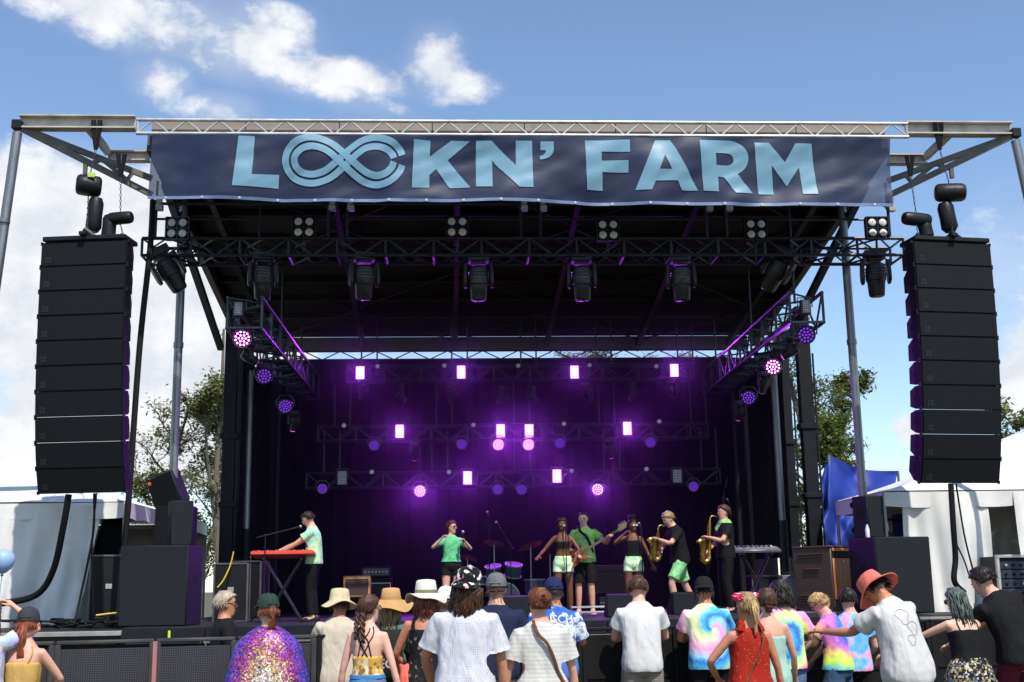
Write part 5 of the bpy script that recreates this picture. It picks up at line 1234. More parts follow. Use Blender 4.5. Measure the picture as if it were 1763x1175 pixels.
    def body(s, curl=.5, beard=None):
        k = s.k; m = MB()
        m.loft([s.ring(d) for d in (-.14, -.10, -.04, .02, .10, .18, .28, .38, .45, .50, .545, .58)])
        c, rx, fw, up = s.frame(.5); nk = s.hc+s.hM @ V((0, -.015*k, -.06*k)); rN = (.056 if s.sex == 'm' else .048)*k
        m.path([c, c.lerp(nk, .5), nk], [rN*1.15, rN, rN], n=12)
        for q in (-1, 1):
            p, r = s.arm_pts(q, 2.0); cc = s.frame(.44)[0]
            m.path([cc.lerp(p[0], .55)]+p, [r[0]*.95]+r, n=12)
            p, r = s.leg_pts(q, 2.0); m.path([s.pel.lerp(p[0], .5)]+p, [r[0]]+r, n=14)
            f = s.foot[q]; d = s.dirf[q]; m.path([f-d*.05*k, f+d*.02*k+V((0, 0, -.035*k)), f+d*.12*k+V((0, 0, -.055*k)), f+d*.17*k+V((0, 0, -.06*k))], [.036*k, .045*k, .038*k, .022*k], n=10)
            # palm
            w = s.hand[q]; fd = (w-s.elb[q]).normalized(); s_ = fd.cross(V((0, 0, 1)) if abs(fd.z) < .85 else V((0, 1, 0))).normalized()
            m.path([w-fd*.02*k, w+fd*.03*k, w+fd*.085*k], [.026*k, .038*k, .036*k], n=10, flat=.5, upv=fd.cross(s_))
        # head
        H = [(-.118, .022, .022, .050), (-.104, .044, .040, .040), (-.075, .056, .066, .016), (-.03, .067, .086, .002), (.01, .074, .095, -.003), (.05, .075, .097, -.008), (.085, .062, .080, -.012), (.108, .036, .046, -.013), (.116, .012, .014, -.013)]
        hs = k*(1.0 if s.sex == 'm' else .96)
        m.loft([[s.hc+s.hM @ V((a*hs*math.cos(2*math.pi*i/18), (y+b*math.sin(2*math.pi*i/18))*hs, z*hs)) for i in range(18)] for z, a, b, y in H])
        T = lambda x, y, z: s.hc+s.hM @ V((x*hs, y*hs, z*hs)); s.T = T; s.hs = hs
        m.loft([[T(x*.008, y, .018) for x, y in ((-1, .085), (1, .085), (.5, .094), (-.5, .094))], [T(x*.016, y, -.025) for x, y in ((-1, .075), (1, .075), (.55, .116), (-.55, .116))], [T(x*.012, y, -.036) for x, y in ((-1, .07), (1, .07), (.5, .1), (-.5, .1))]])
        for q in (-1, 1): m.ell(T(q*.076, -.008, -.008), (.011*hs, .02*hs, .032*hs), s.hM)
        me = fuse(m, s.vox, 3, 'body')
        fm = MB()
        for q in (-1, 1):
            w = s.hand[q]; fd = (w-s.elb[q]).normalized(); sd = fd.cross(V((0, 0, 1)) if abs(fd.z) < .85 else V((0, 1, 0))).normalized(); pn = fd.cross(sd).normalized()
            if pn.z > 0: pn = -pn
            for i, (o, L) in enumerate(((-.027, .062), (-.009, .074), (.009, .07), (.027, .054))):
                b = w+fd*.08*k+sd*o*k; cv = curl*(1+.15*i); p1 = b+(fd*math.cos(cv*.5)+pn*math.sin(cv*.5))*L*.5*k; p2 = p1+(fd*math.cos(cv*1.4)+pn*math.sin(cv*1.4))*L*.5*k
                fm.path([b, p1, p2], [.0092*k, .0085*k, .006*k], n=6)
            b = w+fd*.025*k+sd*(-q*.032)*k; fm.path([b, b+(fd*.6-sd*q*.6+pn*.3).normalized()*.035*k, b+(fd*.85-sd*q*.35+pn*.4).normalized()*.07*k], [.012*k, .0105*k, .007*k], n=6)
        mesh_add(me, fm, 0)
        e = MB()
        for q in (-1, 1): e.ell(T(q*.031, .083, .004), (.013*hs, .008*hs, .007*hs), s.hM, 8, 4)
        mesh_add(me, e, 1); e = MB()
        for q in (-1, 1): e.ell(T(q*.031, .089, .004), (.006*hs, .005*hs, .006*hs), s.hM, 6, 4); e.path([T(q*.012, .091, .026), T(q*.03, .090, .031), T(q*.05, .077, .026)], .0045*hs, n=5)
        mesh_add(me, e, 2); e = MB().path([T(-.022, .083, -.066), T(0, .090, -.064), T(.022, .083, -.066)], .006*hs, n=5); mesh_add(me, e, 3)
        s.b = link('body', me, [s.skin, EYEW, EYED, LIP], s.t, smooth=False); return s.b
    # ---------------- clothes
    def top(s, mt, hem=-.10, neck=.545, sleeve=.55, off=.012, loose=.02, drape=.45, name='shirt', sl_loose=.014, amp=.008, low=False):
        m = MB(); ds = [hem+(min(neck, .40)-hem)*i/9 for i in range(10)]+([] if neck <= .41 else [.44, .475, .505, neck] if neck > .51 else [neck])
        chest = s.rr(.38)
        rings = []
        for d in ds:
            a, b = s.rr(d); f = drape*max(0, min(1, (.40-d)/.1)); hipd = s.rr(max(d, -.04))
            if d < .36: a, b = a+(max(chest[0]*.96, hipd[0])-a)*f, b+(max(chest[1]*.98, hipd[1])-b)*f
            lo = loose*max(0, (.36-d)/.45)
            rings.append(s.ring(d, off+lo, (a, b), 28))
        m.loft(rings)
        if sleeve:
            for q in (-1, 1):
                p, r = s.arm_pts(q, sleeve); cc = s.frame(.43)[0]; n_ = len(r)
                m.path([cc.lerp(p[0], .5)]+p, [r[0]+.008*s.k]+[r_+off*s.k+sl_loose*s.k*(i/max(1, n_-1))**1.2+.002 for i, r_ in enumerate(r)], n=16)
        me = fuse(m, s.vox*.95, 3, name); wrinkle(me, amp, s.seed); s.openends(me, hem, sleeve); s.topo = link(name, me, mt, s.t, smooth=False); return s.topo
    def openends(s, me, hem, sleeve):
        "cut the hem and the cuffs open so that they end in an edge"
        bm = bmesh.new(); bm.from_mesh(me); kill = set(); c, rx, fw, up = s.frame(hem)
        ends = []
        if sleeve:
            for q in (-1, 1):
                p, r = s.arm_pts(q, sleeve); ends.append((p[-1], (p[-1]-p[-2]).normalized()))
        for v in bm.verts:
            if (v.co-c).dot(up) < .016: kill.add(v)
            for e, d in ends:
                if (v.co-e).dot(d) > -.012 and (v.co-e).length < .14*s.k: kill.add(v)
        bmesh.ops.delete(bm, geom=list(kill), context='VERTS')
        for it in range(8): bmesh.ops.smooth_vert(bm, verts=[v for v in bm.verts if v.is_boundary], factor=.5, use_axis_x=True, use_axis_y=True, use_axis_z=True)
        bm.to_mesh(me); bm.free()
    def bottom(s, mt, leg=1.95, waist=.07, off=.010, flare=.012, name='trousers', amp=.006):
        m = MB(); m.loft([s.ring(d, off) for d in (-.13, -.10, -.04, .02, waist)])
        for q in (-1, 1):
            p, r = s.leg_pts(q, leg); n_ = len(r); m.path([s.pel.lerp(p[0], .6)]+p, [r[0]+.004]+[r_+off*s.k+flare*s.k*(i/max(1, n_-1)) for i, r_ in enumerate(r)], n=16)
        me = fuse(m, s.vox*.95, 3, name); wrinkle(me, amp, s.seed+9); return link(name, me, mt, s.t, smooth=False)
    def skirt(s, mt, leg=.9, waist=.12, flare=.22, name='skirt'):
        m = MB(); rings = []; n = 40
        for i in range(12):
            f = i/11; d = waist-(waist+.44*leg)*f; a, b = s.rr(max(d, -.03)); o = .014+flare*f**1.2
            rr_ = []
            for j in range(n):
                th = 2*math.pi*j/n; o2 = o+.018*f*math.sin(th*9+s.seed); rr_.append(s.surf(d, th, o2, (max(a, s.rr(-.03)[0]*min(1, f*3)) if f > .1 else a, b)))
            rings.append(rr_)
        m.loft(rings, cap=False); o = m.build(name, mt, s.t, local=True, ang=180); o.modifiers.new('t', 'SOLIDIFY').thickness = .006; return o
    def shoes(s, mt, sole=None):
        k = s.k
        for q in (-1, 1):
            f = s.foot[q]; d = s.dirf[q]; z = f.z-.078*k; sd = V((d.y, -d.x, 0)); rings = []
            for (y, w_, t_) in ((-.085, .024, .06), (-.07, .036, .085), (0, .038, .088), (.06, .043, .07), (.12, .048, .052), (.17, .040, .042), (.19, .022, .03)):
                c = f+d*y*k; c.z = z; rings.append([c+sd*(w_*k*x)+V((0, 0, t_*k*zz)) for x, zz in ((-1, 0), (1, 0), (1.02, .45), (.6, 1), (-.6, 1), (-1.02, .45))])
            o = MB().loft(rings).build('shoe', mt, s.t, local=True, ang=60)
            if sole: MB().loft([[p+V((0, 0, -.004 if p.z < z+.01 else 0)) for p in [rg[0]-sd*.004, rg[1]+sd*.004, rg[1]+sd*.004+V((0, 0, .022*k)), rg[0]-sd*.004+V((0, 0, .022*k))]] for rg in rings]).build('sole', sole, o, local=True)
    # ---------------- hair, hats
    def hair(s, mt, kind='short', vol=.012, back=0.0, name='hair', hat=False):
        T, hs = s.T, s.hs; m = MB(); rg = random.Random(int(s.seed*10)+3)
        lowz = {'short': -.03, 'long': -.10, 'bob': -.11, 'up': -.045, 'crop': -.02}.get(kind, -.03)
        n = 22; rings = []
        for i in range(9):
            f = i/8; ph = f*math.pi/2
            rr_ = []
            for j in range(n):
                th = 2*math.pi*j/n; sn = math.sin(th)   # sn>0 front
                zb = lowz+(.075-lowz+.02)*max(0, sn+.15)**.5 if sn > -.15 else lowz
                zb = min(zb, .02 if hat else .088); z = zb+((.118+vol if not hat else .045)-zb)*math.sin(ph); rad = math.cos(ph)**.75
                # skull radius at that height
                bz = max(-.1, min(.116, z)); fr = 1.0
                ax = .078 if bz < .05 else .078*math.sqrt(max(0, 1-((bz-.05)/.075)**2)); ay = .099 if bz < .05 else .099*math.sqrt(max(0, 1-((bz-.05)/.075)**2))
                if bz < -.03: ax *= 1-(-.03-bz)*2.0; ay *= 1-(-.03-bz)*1.0
                ex = (vol if not hat or z < .0 else vol*.4)*(1+.5*noise.noise(V((th*2, z*30, s.seed))))
                a_, b_ = (ax+ex), (ay+ex)
                if f == 1: a_, b_ = .004, .004
                rr_.append(T(a_*math.cos(th), b_*sn-.010, z))
            rings.append(rr_)
        base = [T(0, -.01, lowz+.02)]*n
        m.loft([[p.lerp(T(0, -.01, .0), .5) for p in rings[0]]]+rings)
        o = m.build(name, mt, s.t, local=True, ang=180)
        # loose locks break the outline
        st = MB(); cnt = {'short': 90, 'crop': 30, 'up': 50, 'long': 120, 'bob': 120}.get(kind, 40)
        for i in range(cnt):
            th = rg.uniform(math.pi*.95, math.pi*2.05); z0 = rg.uniform(.0, .09) if not hat else rg.uniform(-.03, .012); ax = (.08+vol)*math.sqrt(max(.1, 1-(max(0, z0-.04)/.085)**2)); ay = (.101+vol)*math.sqrt(max(.1, 1-(max(0, z0-.04)/.085)**2))
            p = V((ax*math.cos(th), ay*math.sin(th)-.01, z0)); pts = []; L = {'short': .05, 'up': .035, 'long': back+.16, 'bob': .15}.get(kind, .05)*rg.uniform(.7, 1.15); k = 5; a0 = rg.uniform(-.3, .3)
            for q in range(k+1):
                f = q/k; w = .012*math.sin(f*7+i) if kind in ('long', 'bob') else .004*math.sin(f*5+i)
                pts.append(T(p.x*(1+.05*f*(1 if L < .1 else 1.5))+w+a0*.03*f, p.y*(1+.04*f)+w*.6-.012*f, p.z-L*f))
            st.path(pts, [.0065*hs*(1-.3*q/k)*(1 if kind in ('long', 'bob') else .5) for q in range(k+1)], n=5)
        if cnt:
            lo = st.build('hair_locks', mt, o, local=True, ang=180); lo['kind'] = 'stuff'
        s.hairo = o; return o
    def pony(s, mt, start=(0, -.11, .03), L=.3, r=.03, out=.05, bun=False, n=9, wav=.015, sx=0):
        T = s.T; m = MB(); rg = random.Random(int(s.seed*31))
        if bun:
            for i in range(16):
                a = rg.uniform(0, 6.28); e = rg.uniform(-1.2, 1.2); c = V(start)
                pts = [T(*(c+V((math.cos(a+t*.9)*math.cos(e), math.sin(a+t*.9)*math.cos(e), math.sin(e+t*.2)))*r*1.0)) for t in range(5)]
                m.path(pts, r*.3*s.hs, n=5)
            m.ell(T(*start), (r*.92*s.hs,)*3, s.hM)
        else:
            for i in range(16):
                a = 2*math.pi*i/16; q = rg.uniform(.2, 1)*r; pts = []; rad = []
                for j in range(n+1):
                    f = j/n; w = math.sin(math.pi*min(1, f*1.2+.08))**.7*(1-.45*f) if f < .98 else .25
                    pts.append(s.hc+s.hM @ (V(start)*s.hs)+V((sx*f+q*math.cos(a)*w+wav*math.sin(f*6+i*.4)*f, -out*math.sin(f*2.4)+q*math.sin(a)*w, -L*f+.02*math.sin(f*3)))*s.k); rad.append(.011*s.k*(1-.5*f)*(r/.03))
                m.path(pts, rad, n=5)
        return m.build('ponytail' if not bun else 'hair_bun', mt, s.hairo, local=True, ang=180)
    def braid(s, mt, start, end, r=.02, n=10):
        m = MB(); a = s.hc+s.hM @ (V(start)*s.hs); b = V(end)*s.k
        for q in (0, 1):
            pts = []
            for i in range(n*2+1):
                f = i/(n*2); p = a.lerp(b, f); w = r*(1-.55*f)*s.k*.8; pts.append(p+V((w*math.cos(f*n*1.6+q*math.pi), w*.6*math.sin(f*n*1.6+q*math.pi)-.03*math.sin(f*3), .0)))
            m.path(pts, [r*.85*s.k*(1-.5*i/(n*2)) for i in range(n*2+1)], n=6)
        return m.build('braid', mt, s.hairo, local=True, ang=180)
    def cap(s, mt, back=False, under=None, strap=True, visor=None):
        T = s.T; sg = -1 if back else 1; n = 24; rings = []
        for i in range(9):
            f = i/8; ph = f*math.pi/2; rings.append([T((.094*math.cos(ph)**.62)*math.cos(2*math.pi*j/n), (.115*math.cos(ph)**.62)*math.sin(2*math.pi*j/n)-.008, .028+.118*math.sin(ph)+(-.02*math.sin(2*math.pi*j/n)*(1 if not back else .4)*0)) for j in range(n)])
        o = MB().loft([[T(.085*math.cos(2*math.pi*j/n), .105*math.sin(2*math.pi*j/n)-.008, .03) for j in range(n)]]+rings).build('cap', mt, s.t, local=True, ang=70)
        m = MB(); k = 12; up_, dn = [], []
        for i in range(k+1):
            a = math.pi*(.08+.84*i/k); x0, y0 = .092*math.cos(a), .112*math.sin(a); ln = .075*math.sin(a)**.6
            for (q, z) in ((0, .034), (1, .034-.022)): up_.append(T(x0*(1+.12*q), sg*(y0+ln*q)-.008, z+.012*math.sin(a)*(1-q)+.006)); dn.append(T(x0*(1+.12*q), sg*(y0+ln*q)-.008, z+.012*math.sin(a)*(1-q)))
        m.v = up_+dn; nn = len(up_)
        for i in range(k):
            a = 2*i; m.f += [(a, a+2, a+3, a+1), (nn+a, nn+a+1, nn+a+3, nn+a+2), (a+1, a+3, nn+a+3, nn+a+1), (a, nn+a, nn+a+2, a+2)]; m.mi += [0]*4
        m.build('visor', visor or mt, o, local=True, ang=60)
        MB().ell(T(0, -.008, .147), (.009*s.hs,)*3).build('button', mt, o, local=True)
        m = MB()
        for q in range(6):
            a = math.pi*q/3+.5; m.path([T(.095*math.cos(math.pi/2*f)**.62*math.cos(a), .116*math.cos(math.pi/2*f)**.62*math.sin(a)-.008, .028+.119*math.sin(math.pi/2*f)) for f in (0, .25, .5, .75, .95)], .0028, n=4)
        m.build('seam', mt, o, local=True)
        if not back and strap:
            MB().path([T(.05*math.cos(R(200+i*14)), -.112-.004*math.sin(R(i*22)), .055) for i in range(11)], .009*s.hs, n=6).build('strap', mt, o, local=True)
        return o
    def bucket(s, mt, brim=.07, tall=.115, flop=.03, band=None, wv=3, crown=.1, droop=.04):
        T = s.T; n = 40; sd = s.seed
        def ring(r, z, b=0): return [T((r)*math.cos(2*math.pi*j/n), (r+.012)*math.sin(2*math.pi*j/n)-.008, z+b*flop*(math.sin(wv*2*math.pi*j/n+sd)+.5*math.sin((wv+2)*2*math.pi*j/n+2*sd))) for j in range(n)]
        m = MB().loft([ring(crown-.008, .02), ring(crown+brim*.4, .02-droop*.4-.006, .35), ring(crown+brim, .02-droop-.005, 1), ring(crown+brim+.003, .02-droop, 1), ring(crown+brim*.5, .022-droop*.45, .4), ring(crown, .03), ring(crown*.97, .075), ring(crown*.86, .02+tall*.92), ring(crown*.72, .02+tall), ring(crown*.3, .024+tall*1.01), ring(.006, .026+tall)])
        o = m.build('hat', mt, s.t, local=True, ang=60)
        if band: MB().loft([ring(crown+.004, .03), ring(crown*.985+.003, .058)], cap=False).build('hat_band', band, o, local=True)
        return o
    def glasses(s, mt, rim=None, lens_r=.024):
        T = s.T; m = MB()
        for q in (-1, 1):
            pts = [T(q*.032+lens_r*1.1*math.cos(2*math.pi*i/12), .099-.008*abs(math.cos(2*math.pi*i/12)), .004+lens_r*.85*math.sin(2*math.pi*i/12)) for i in range(12)]
            m.path(pts, .0032, n=5, close=True); m.tube(T(q*.055, .093, .01), T(q*.08, -.005, .012), .0035, n=5)
        m.tube(T(-.009, .1, .006), T(.009, .1, .006), .004, n=5)
        o = m.build('glasses', rim or mt, s.t, local=True)
        for q in (-1, 1): MB().loft([[T(q*.032+lens_r*1.05*math.cos(2*math.pi*i/12), y-.008*abs(math.cos(2*math.pi*i/12)), .004+lens_r*.8*math.sin(2*math.pi*i/12)) for i in range(12)] for y in (.097, .102)]).build('lens', mt, o, local=True)
    def stroke(s, mt, pts, r=.008, off=.014, name='strap', flat=.45, n=6, steps=6, rad=None):
        "strap lying on the torso: (height, angle deg) waypoints"
        q = []
        for a, b in zip(pts, pts[1:]):
            for i in range(steps): f = i/steps; q.append(s.surf(a[0]+(b[0]-a[0])*f, R(a[1]+(b[1]-a[1])*f), off, rad))
        q.append(s.surf(pts[-1][0], R(pts[-1][1]), off, rad))
        return MB().path(q, r, n=n, flat=1).build(name, mt, s.t, local=True)
    def text(s, txt, mt, d, size, parent, xoff=0, shear=0):
        "printed words wrapped on the back of the shirt"
        cu_ = bpy.data.curves.new('txt', 'FONT'); cu_.body = txt; cu_.size = size; cu_.align_x = 'CENTER'; cu_.shear = shear; cu_.offset = size*.018; cu_.resolution_u = 3
        ob = bpy.data.objects.new('txt', cu_); SOLO.collection.objects.link(ob); SOLO.view_layers[0].update(); me = bpy.data.meshes.new_from_object(ob.evaluated_get(SOLO.view_layers[0].depsgraph)); bpy.data.objects.remove(ob)
        bm = bmesh.new(); bm.from_mesh(me); bmesh.ops.triangulate(bm, faces=bm.faces[:])
        for it in range(2): bmesh.ops.subdivide_edges(bm, edges=[e for e in bm.edges if e.calc_length() > size*.2], cuts=1)
        pm = parent.data; bvh = BVHTree.FromPolygons([v.co for v in pm.vertices], [p.vertices for p in pm.polygons])
        c, rx, fw, up = s.frame(d)
        for v in bm.verts:
            o_ = c+rx*((v.co.x+xoff)*s.k)+up*(v.co.y*s.k)-fw*.6; hit = bvh.ray_cast(o_, fw)
            v.co = (hit[0]-fw*.005) if hit[0] is not None else c+rx*v.co.x+up*v.co.y-fw*.16
        bm.to_mesh(me); bm.free(); me.materials.clear()
        return link('print', me, mt, parent, smooth=False)

C_ = cloth
WHT = C_('white_cotton', 'cfcecd'); CRM = C_('cream_cotton', 'c9bda8'); BLKC = C_('black_cotton', '17171a'); NAVY = C_('navy_cotton', '222a44'); DKJ = C_('black_denim', '141416')
DEN = C_('blue_denim', '5f7fa3', amt=.25); DEND = C_('dark_denim', '3c516e', amt=.25); OLV = C_('olive_cotton', '6b6c57'); KHA = C_('khaki_cotton', 'b39c78'); MAR = C_('maroon_cotton', '5c1f30'); GRNT = C_('sage_cotton', '5b7262')
YTAN = C_('mustard_knit', 'c79f5b'); CORAL = C_('coral_linen', 'e8715f', amt=.2); GRY = C_('grey_cotton', '6a6a6c'); CHAR = C_('charcoal_canvas', '3a3c40'); GRNC = C_('bottle_green_canvas', '2c4038'); NAVC = C_('navy_canvas', '242a52'); BLKK = C_('black_canvas', '1c1c1e')
WSHOE = C_('white_leather', 'd8d6d2', rough=.5); BSHOE = C_('black_leather', '1a1a1a', rough=.5); TAN = C_('tan_leather', '6b4630', rough=.5); BLUEB = C_('blue_belt', '2f7fc4')
RB = [(0, 'f07fc0'), (.16, 'f5e06a'), (.33, 'b9e85a'), (.5, '4fc0d8'), (.66, '2f6fd0'), (.83, '9a6fe0'), (1, 'f07fc0')]
RB2 = [(0, 'f2a0d8'), (.2, '58b8ea'), (.4, '2f74cc'), (.55, 'a8e6b0'), (.72, 'f2f08a'), (.86, 'f29ac0'), (1, 'f2a0d8')]
HM = {k: hairmat('hair_'+k, a, b) for k, (a, b) in dict(brown=('2a1a12', '5a3a26'), dark=('0e0a08', '2c201a'), blond=('8a6a3c', 'd0b07a'), dblond=('6e5636', 'b09668'), red=('5a2a18', 'a2573a'), auburn=('3c1c10', '8a4a2a'), grey=('8a7a66', 'cabba2'), teal=('171b1a', '67756f'), wine=('2a0e14', '5c2028')).items()}
SHADE = mat('dark_lens', (.012, .01, .012), .12, 0, .1, 5, spec=.8); GOLDW = mat('gold_wire', (.7, .5, .2), .3, .9, .1, 5); WFR = mat('white_frame', (.8, .8, .8), .4)

GC = 'people in the crowd'; GB = 'band members'
def crowd(lab, px, Y, **k): return Person(lab, XP(px, Y, 1060), Y, 0.0, grp=GC, **k)
# ---- front-row and near crowd, left to right
p = crowd('woman in mustard strapless top and grey cap with long red ponytail', 45, 9.3, h=1.56, sex='f', skin='fair', face=-8, hl=(-.1, .38, 1.02), hr=(.12, .36, 1.08), er=(1, -.2, -.6), lean=4, hyaw=10)
p.body(); p.top(YTAN, -.1, .36, 0, .008, .012, .2); p.bottom(DEN); p.hair(HM['red'], 'up', hat=True); p.pony(HM['red'], (0, -.105, -.0), .3, .034, .05, wav=.03); p.cap(CHAR); p.shoes(WSHOE); p.stroke(YTAN, [(.36, 300), (.5, 320)], .005)
p = crowd('person in pastel tie-dye at the left edge with one arm raised', -22, 9.2, h=1.66, sex='f', skin='fair', face=0, hr=(.14, .2, 1.66), hl=(-.25, .1, .8), er=(1, 0, -.6))
p.body(.9); p.top(blotch('pastel_dye', [(0, 'd9a6dc'), (.4, 'a9c6ea'), (.7, 'efd9a8'), (1, 'e7b4d4')], 6), -.12, .54, .4); p.bottom(DEN); p.hair(HM['brown'], 'long', back=.2); p.shoes(WSHOE)
b = thing('balloon', 'pale blue round balloon with a teal knot at the left edge', 'balloon', P(4, 985, 10.2)); c = P(5, 966, 10.2)
MB().lathe([(.004, -.105), (.03, -.095), (.07, -.06), (.093, 0), (.085, .05), (.05, .085), (.004, .097)], Matrix.Translation(c), 24).build('skin', mat('balloon_blue', (.30, .45, .72), .35, 0, .05, 4), b, ang=180)
MB().lathe([(.004, 0), (.014, -.012), (.010, -.02)], Matrix.Translation(c-V((0, 0, .103))), 10).build('knot', mat('teal_knot', (.05, .35, .35), .5), b); MB().path([c-V((0, 0, .12)), c-V((.02, 0, .5)), c-V((0, 0, 1.1))], .003, n=4).build('string', mat('teal_knot', (.05, .35, .35), .5), b)
p = crowd('grey-blond man in black T-shirt and sunglasses behind the grey barricade, facing right', 386, 11.75, h=1.66, skin='tan', face=-70, hl=(-.2, .25, 1.0), hr=(.2, .3, 1.0), hyaw=-10, wide=1.12)
p.body(); p.top(BLKC, -.12, .54, .85, sl_loose=.03); p.bottom(DKJ); p.hair(HM['grey'], 'short', .02); p.glasses(SHADE); p.shoes(BSHOE)
# sequin cape
m_, t_, b_ = newmat('sequin_cape'); tc_ = N('ShaderNodeTexCoord', t_); v_ = N('ShaderNodeTexVoronoi', t_); v_.inputs['Scale'].default_value = 95; LK(tc_.outputs['Object'], v_.inputs['Vector'], t_)
s_ = N('ShaderNodeSeparateXYZ', t_); LK(tc_.outputs['Object'], s_.inputs[0], t_)
xz = MATH('POWER', MATH('ADD', MATH('POWER', MATH('MULTIPLY', s_.outputs[0], 2.9, tree=t_), 2, tree=t_), MATH('POWER', MATH('MULTIPLY', MATH('SUBTRACT', s_.outputs[2], .72, tree=t_), 1.22, tree=t_), 2, tree=t_), tree=t_), .5, tree=t_)
sc_ = N('ShaderNodeSeparateColor', t_); LK(v_.outputs['Color'], sc_.inputs[0], t_)
fz = MATH('ADD', xz, MATH('MULTIPLY', MATH('SUBTRACT', sc_.outputs[0], .5, tree=t_), .42, tree=t_), tree=t_)
cc_ = ramp(t_, fz, [(0, '2a34b8'), (.12, '8890c8'), (.24, 'd0d0d4'), (.40, 'c8b48a'), (.52, 'c09a3e'), (.62, 'b8408a'), (.74, '9a2c90'), (.88, '4a44b8'), (1, '3a58c0')])
mx_ = N('ShaderNodeMix', t_, data_type='RGBA', blend_type='MULTIPLY'); mx_.inputs[0].default_value = 1; LK(cc_, mx_.inputs[6], t_); rr_ = N('ShaderNodeMapRange', t_); LK(sc_.outputs[1], rr_.inputs[0], t_); rr_.inputs[3].default_value = .15; rr_.inputs[4].default_value = 1.7; LK(rr_.outputs[0], mx_.inputs[7], t_)
LK(mx_.outputs[2], b_.inputs['Base Color'], t_); b_.inputs['Metallic'].default_value = .3; b_.inputs['Roughness'].default_value = .5
bp_ = N('ShaderNodeBump', t_); bp_.inputs['Strength'].default_value = 1.0; bp_.inputs['Distance'].default_value = .03; LK(sc_.outputs[2], bp_.inputs['Height'], t_); LK(bp_.outputs[0], b_.inputs['Normal'], t_)
p = crowd('woman in rainbow sequin cape and dark green cap with auburn ponytail', 462, 9.9, h=1.63, sex='f', skin='fair', face=4, hyaw=28, hl=(-.1, .2, .95), hr=(.1, .2, .95), el=(-.6,-.2,-.8), er=(.6,-.2,-.8))
p.body(); p.bottom(DKJ); p.hair(HM['auburn'], 'up', hat=True); p.pony(HM['auburn'], (0, -.105, .03), .2, .032, .03, wav=.03); p.cap(GRNC); p.shoes(BSHOE)
m = MB(); nn_ = 56; rings = []
for i in range(16):
    f = i/15; d = .535-.62*f; rg_ = []
    for j in range(nn_):
        th = 2*math.pi*j/nn_; a, b2 = .07+.145*min(1, f/.22)**.7+.14*f, .066+.06*min(1, f/.2)**.7+.12*f; fold = .022*f*math.sin(th*11+1.2*math.sin(th*3))+.012*f*math.sin(th*23); q = p.frame(max(d, 0))[0]; rg_.append(V((q.x+(a+fold)*math.cos(th), q.y+(b2+fold)*math.sin(th), p.frame(0)[0].z+d*p.k-.05*f*abs(math.cos(th)))))
    rings.append(rg_)
m.loft(rings, cap=False); o = m.build('cape', m_, p.t, local=True, ang=180); o.modifiers.new('t', 'SOLIDIFY').thickness = .005
p = crowd('man in cream T-shirt and cream bucket hat leaning on the barricade', 583, 11.4, h=1.66, skin='tan', lean=6, hl=(-.06, .36, 1.16), hr=(.08, .38, 1.18), el=(-1, -.1, -.7), er=(1, -.1, -.7), hyaw=-12)
p.body(); p.top(CRM, -.12, .54, .6, loose=.03); p.bottom(CHAR); p.hair(HM['brown'], 'short', hat=True); p.bucket(C_('cream_canvas', 'cbbd97'), .075, .12, .022, wv=2); p.shoes(BSHOE)
p = crowd('woman with dark braids, black crossed straps, yellow floral top and denim shorts', 634, 10.2, h=1.62, sex='f', skin='pale', face=-12, hyaw=-38, hl=(-.3, .06, .74), hr=(.34, .02, .72))
p.body(); p.top(cells('yellow_floral', [(0, 'd8a94c'), (.35, 'd9b25a'), (.5, 'e2d3b0'), (.7, '8f6a4c'), (.85, 'd8a94c')], 36), .06, .27, 0, .008, .004, .1, amp=.002); p.bottom(DEN, .5, .085, .014, .03, 'shorts')
for a in ([(.26, 248), (.40, 262), (.51, 290)], [(.26, 262), (.40, 285), (.52, 315)], [(.26, 292), (.40, 278), (.51, 250)], [(.26, 278), (.40, 255), (.52, 225)]): p.stroke(BLKC, a, .005, .004)
MB().loft([p.ring(.075, .019), p.ring(.105, .019)], cap=False).build('belt', BLUEB, p.t, local=True)
p.hair(HM['brown'], 'up', .016); p.braid(HM['brown'], (-.035, -.1, -.03), (-.08, -.12, 1.36), .022); p.braid(HM['brown'], (.03, -.1, -.03), (-.0, -.13, 1.33), .022); p.glasses(mat('clear_lens', (.5, .5, .5), .1), GOLDW); p.shoes(WSHOE)
p = crowd('person in wide straw sun hat and sage T-shirt with dark drawstring bag', 672, 11.3, h=1.66, sex='f', skin='tan', face=-6, hyaw=-15, hl=(-.2, .4, 1.1), hr=(.24, .35, 1.1))
p.body(); so_ = p.top(GRNT, -.1, .54, .6); p.bottom(DEN); p.hair(HM['dblond'], 'long', back=.1, hat=True); p.bucket(C_('straw', 'c49a63', amt=.2), .125, .12, .035, wv=2, droop=.07, band=C_('straw_band', 'b98d5a')); p.shoes(WSHOE)
m = MB().loft([[p.surf(d, R(a), o_) for a, o_ in ((215, .03), (232, .09*fl), (255, .12*fl), (270, .125*fl), (285, .12*fl), (308, .09*fl), (325, .03), (270, .01))] for d, fl in ((-.06, .5), (-.02, .95), (.1, 1.1), (.25, 1.0), (.37, .8), (.42, .35))])
bg_ = m.build('drawstring_bag', C_('black_nylon', '26241f'), p.t, local=True, ang=60)
for a in ([(.40, 250), (.47, 240), (.53, 225)], [(.40, 290), (.47, 300), (.53, 315)]): p.stroke(BLKC, a, .006, .02)
p.text('EG', C_('bag_print', 'b9b4a8'), .07, .12, bg_)
p = crowd('woman in white floppy hat and black tank top holding a coral jacket', 733, 10.4, h=1.72, sex='f', skin='tan', face=0, hyaw=-8, hl=(-.12, .22, .98), hr=(.1, .2, .95), el=(-1, -.5, -.3))
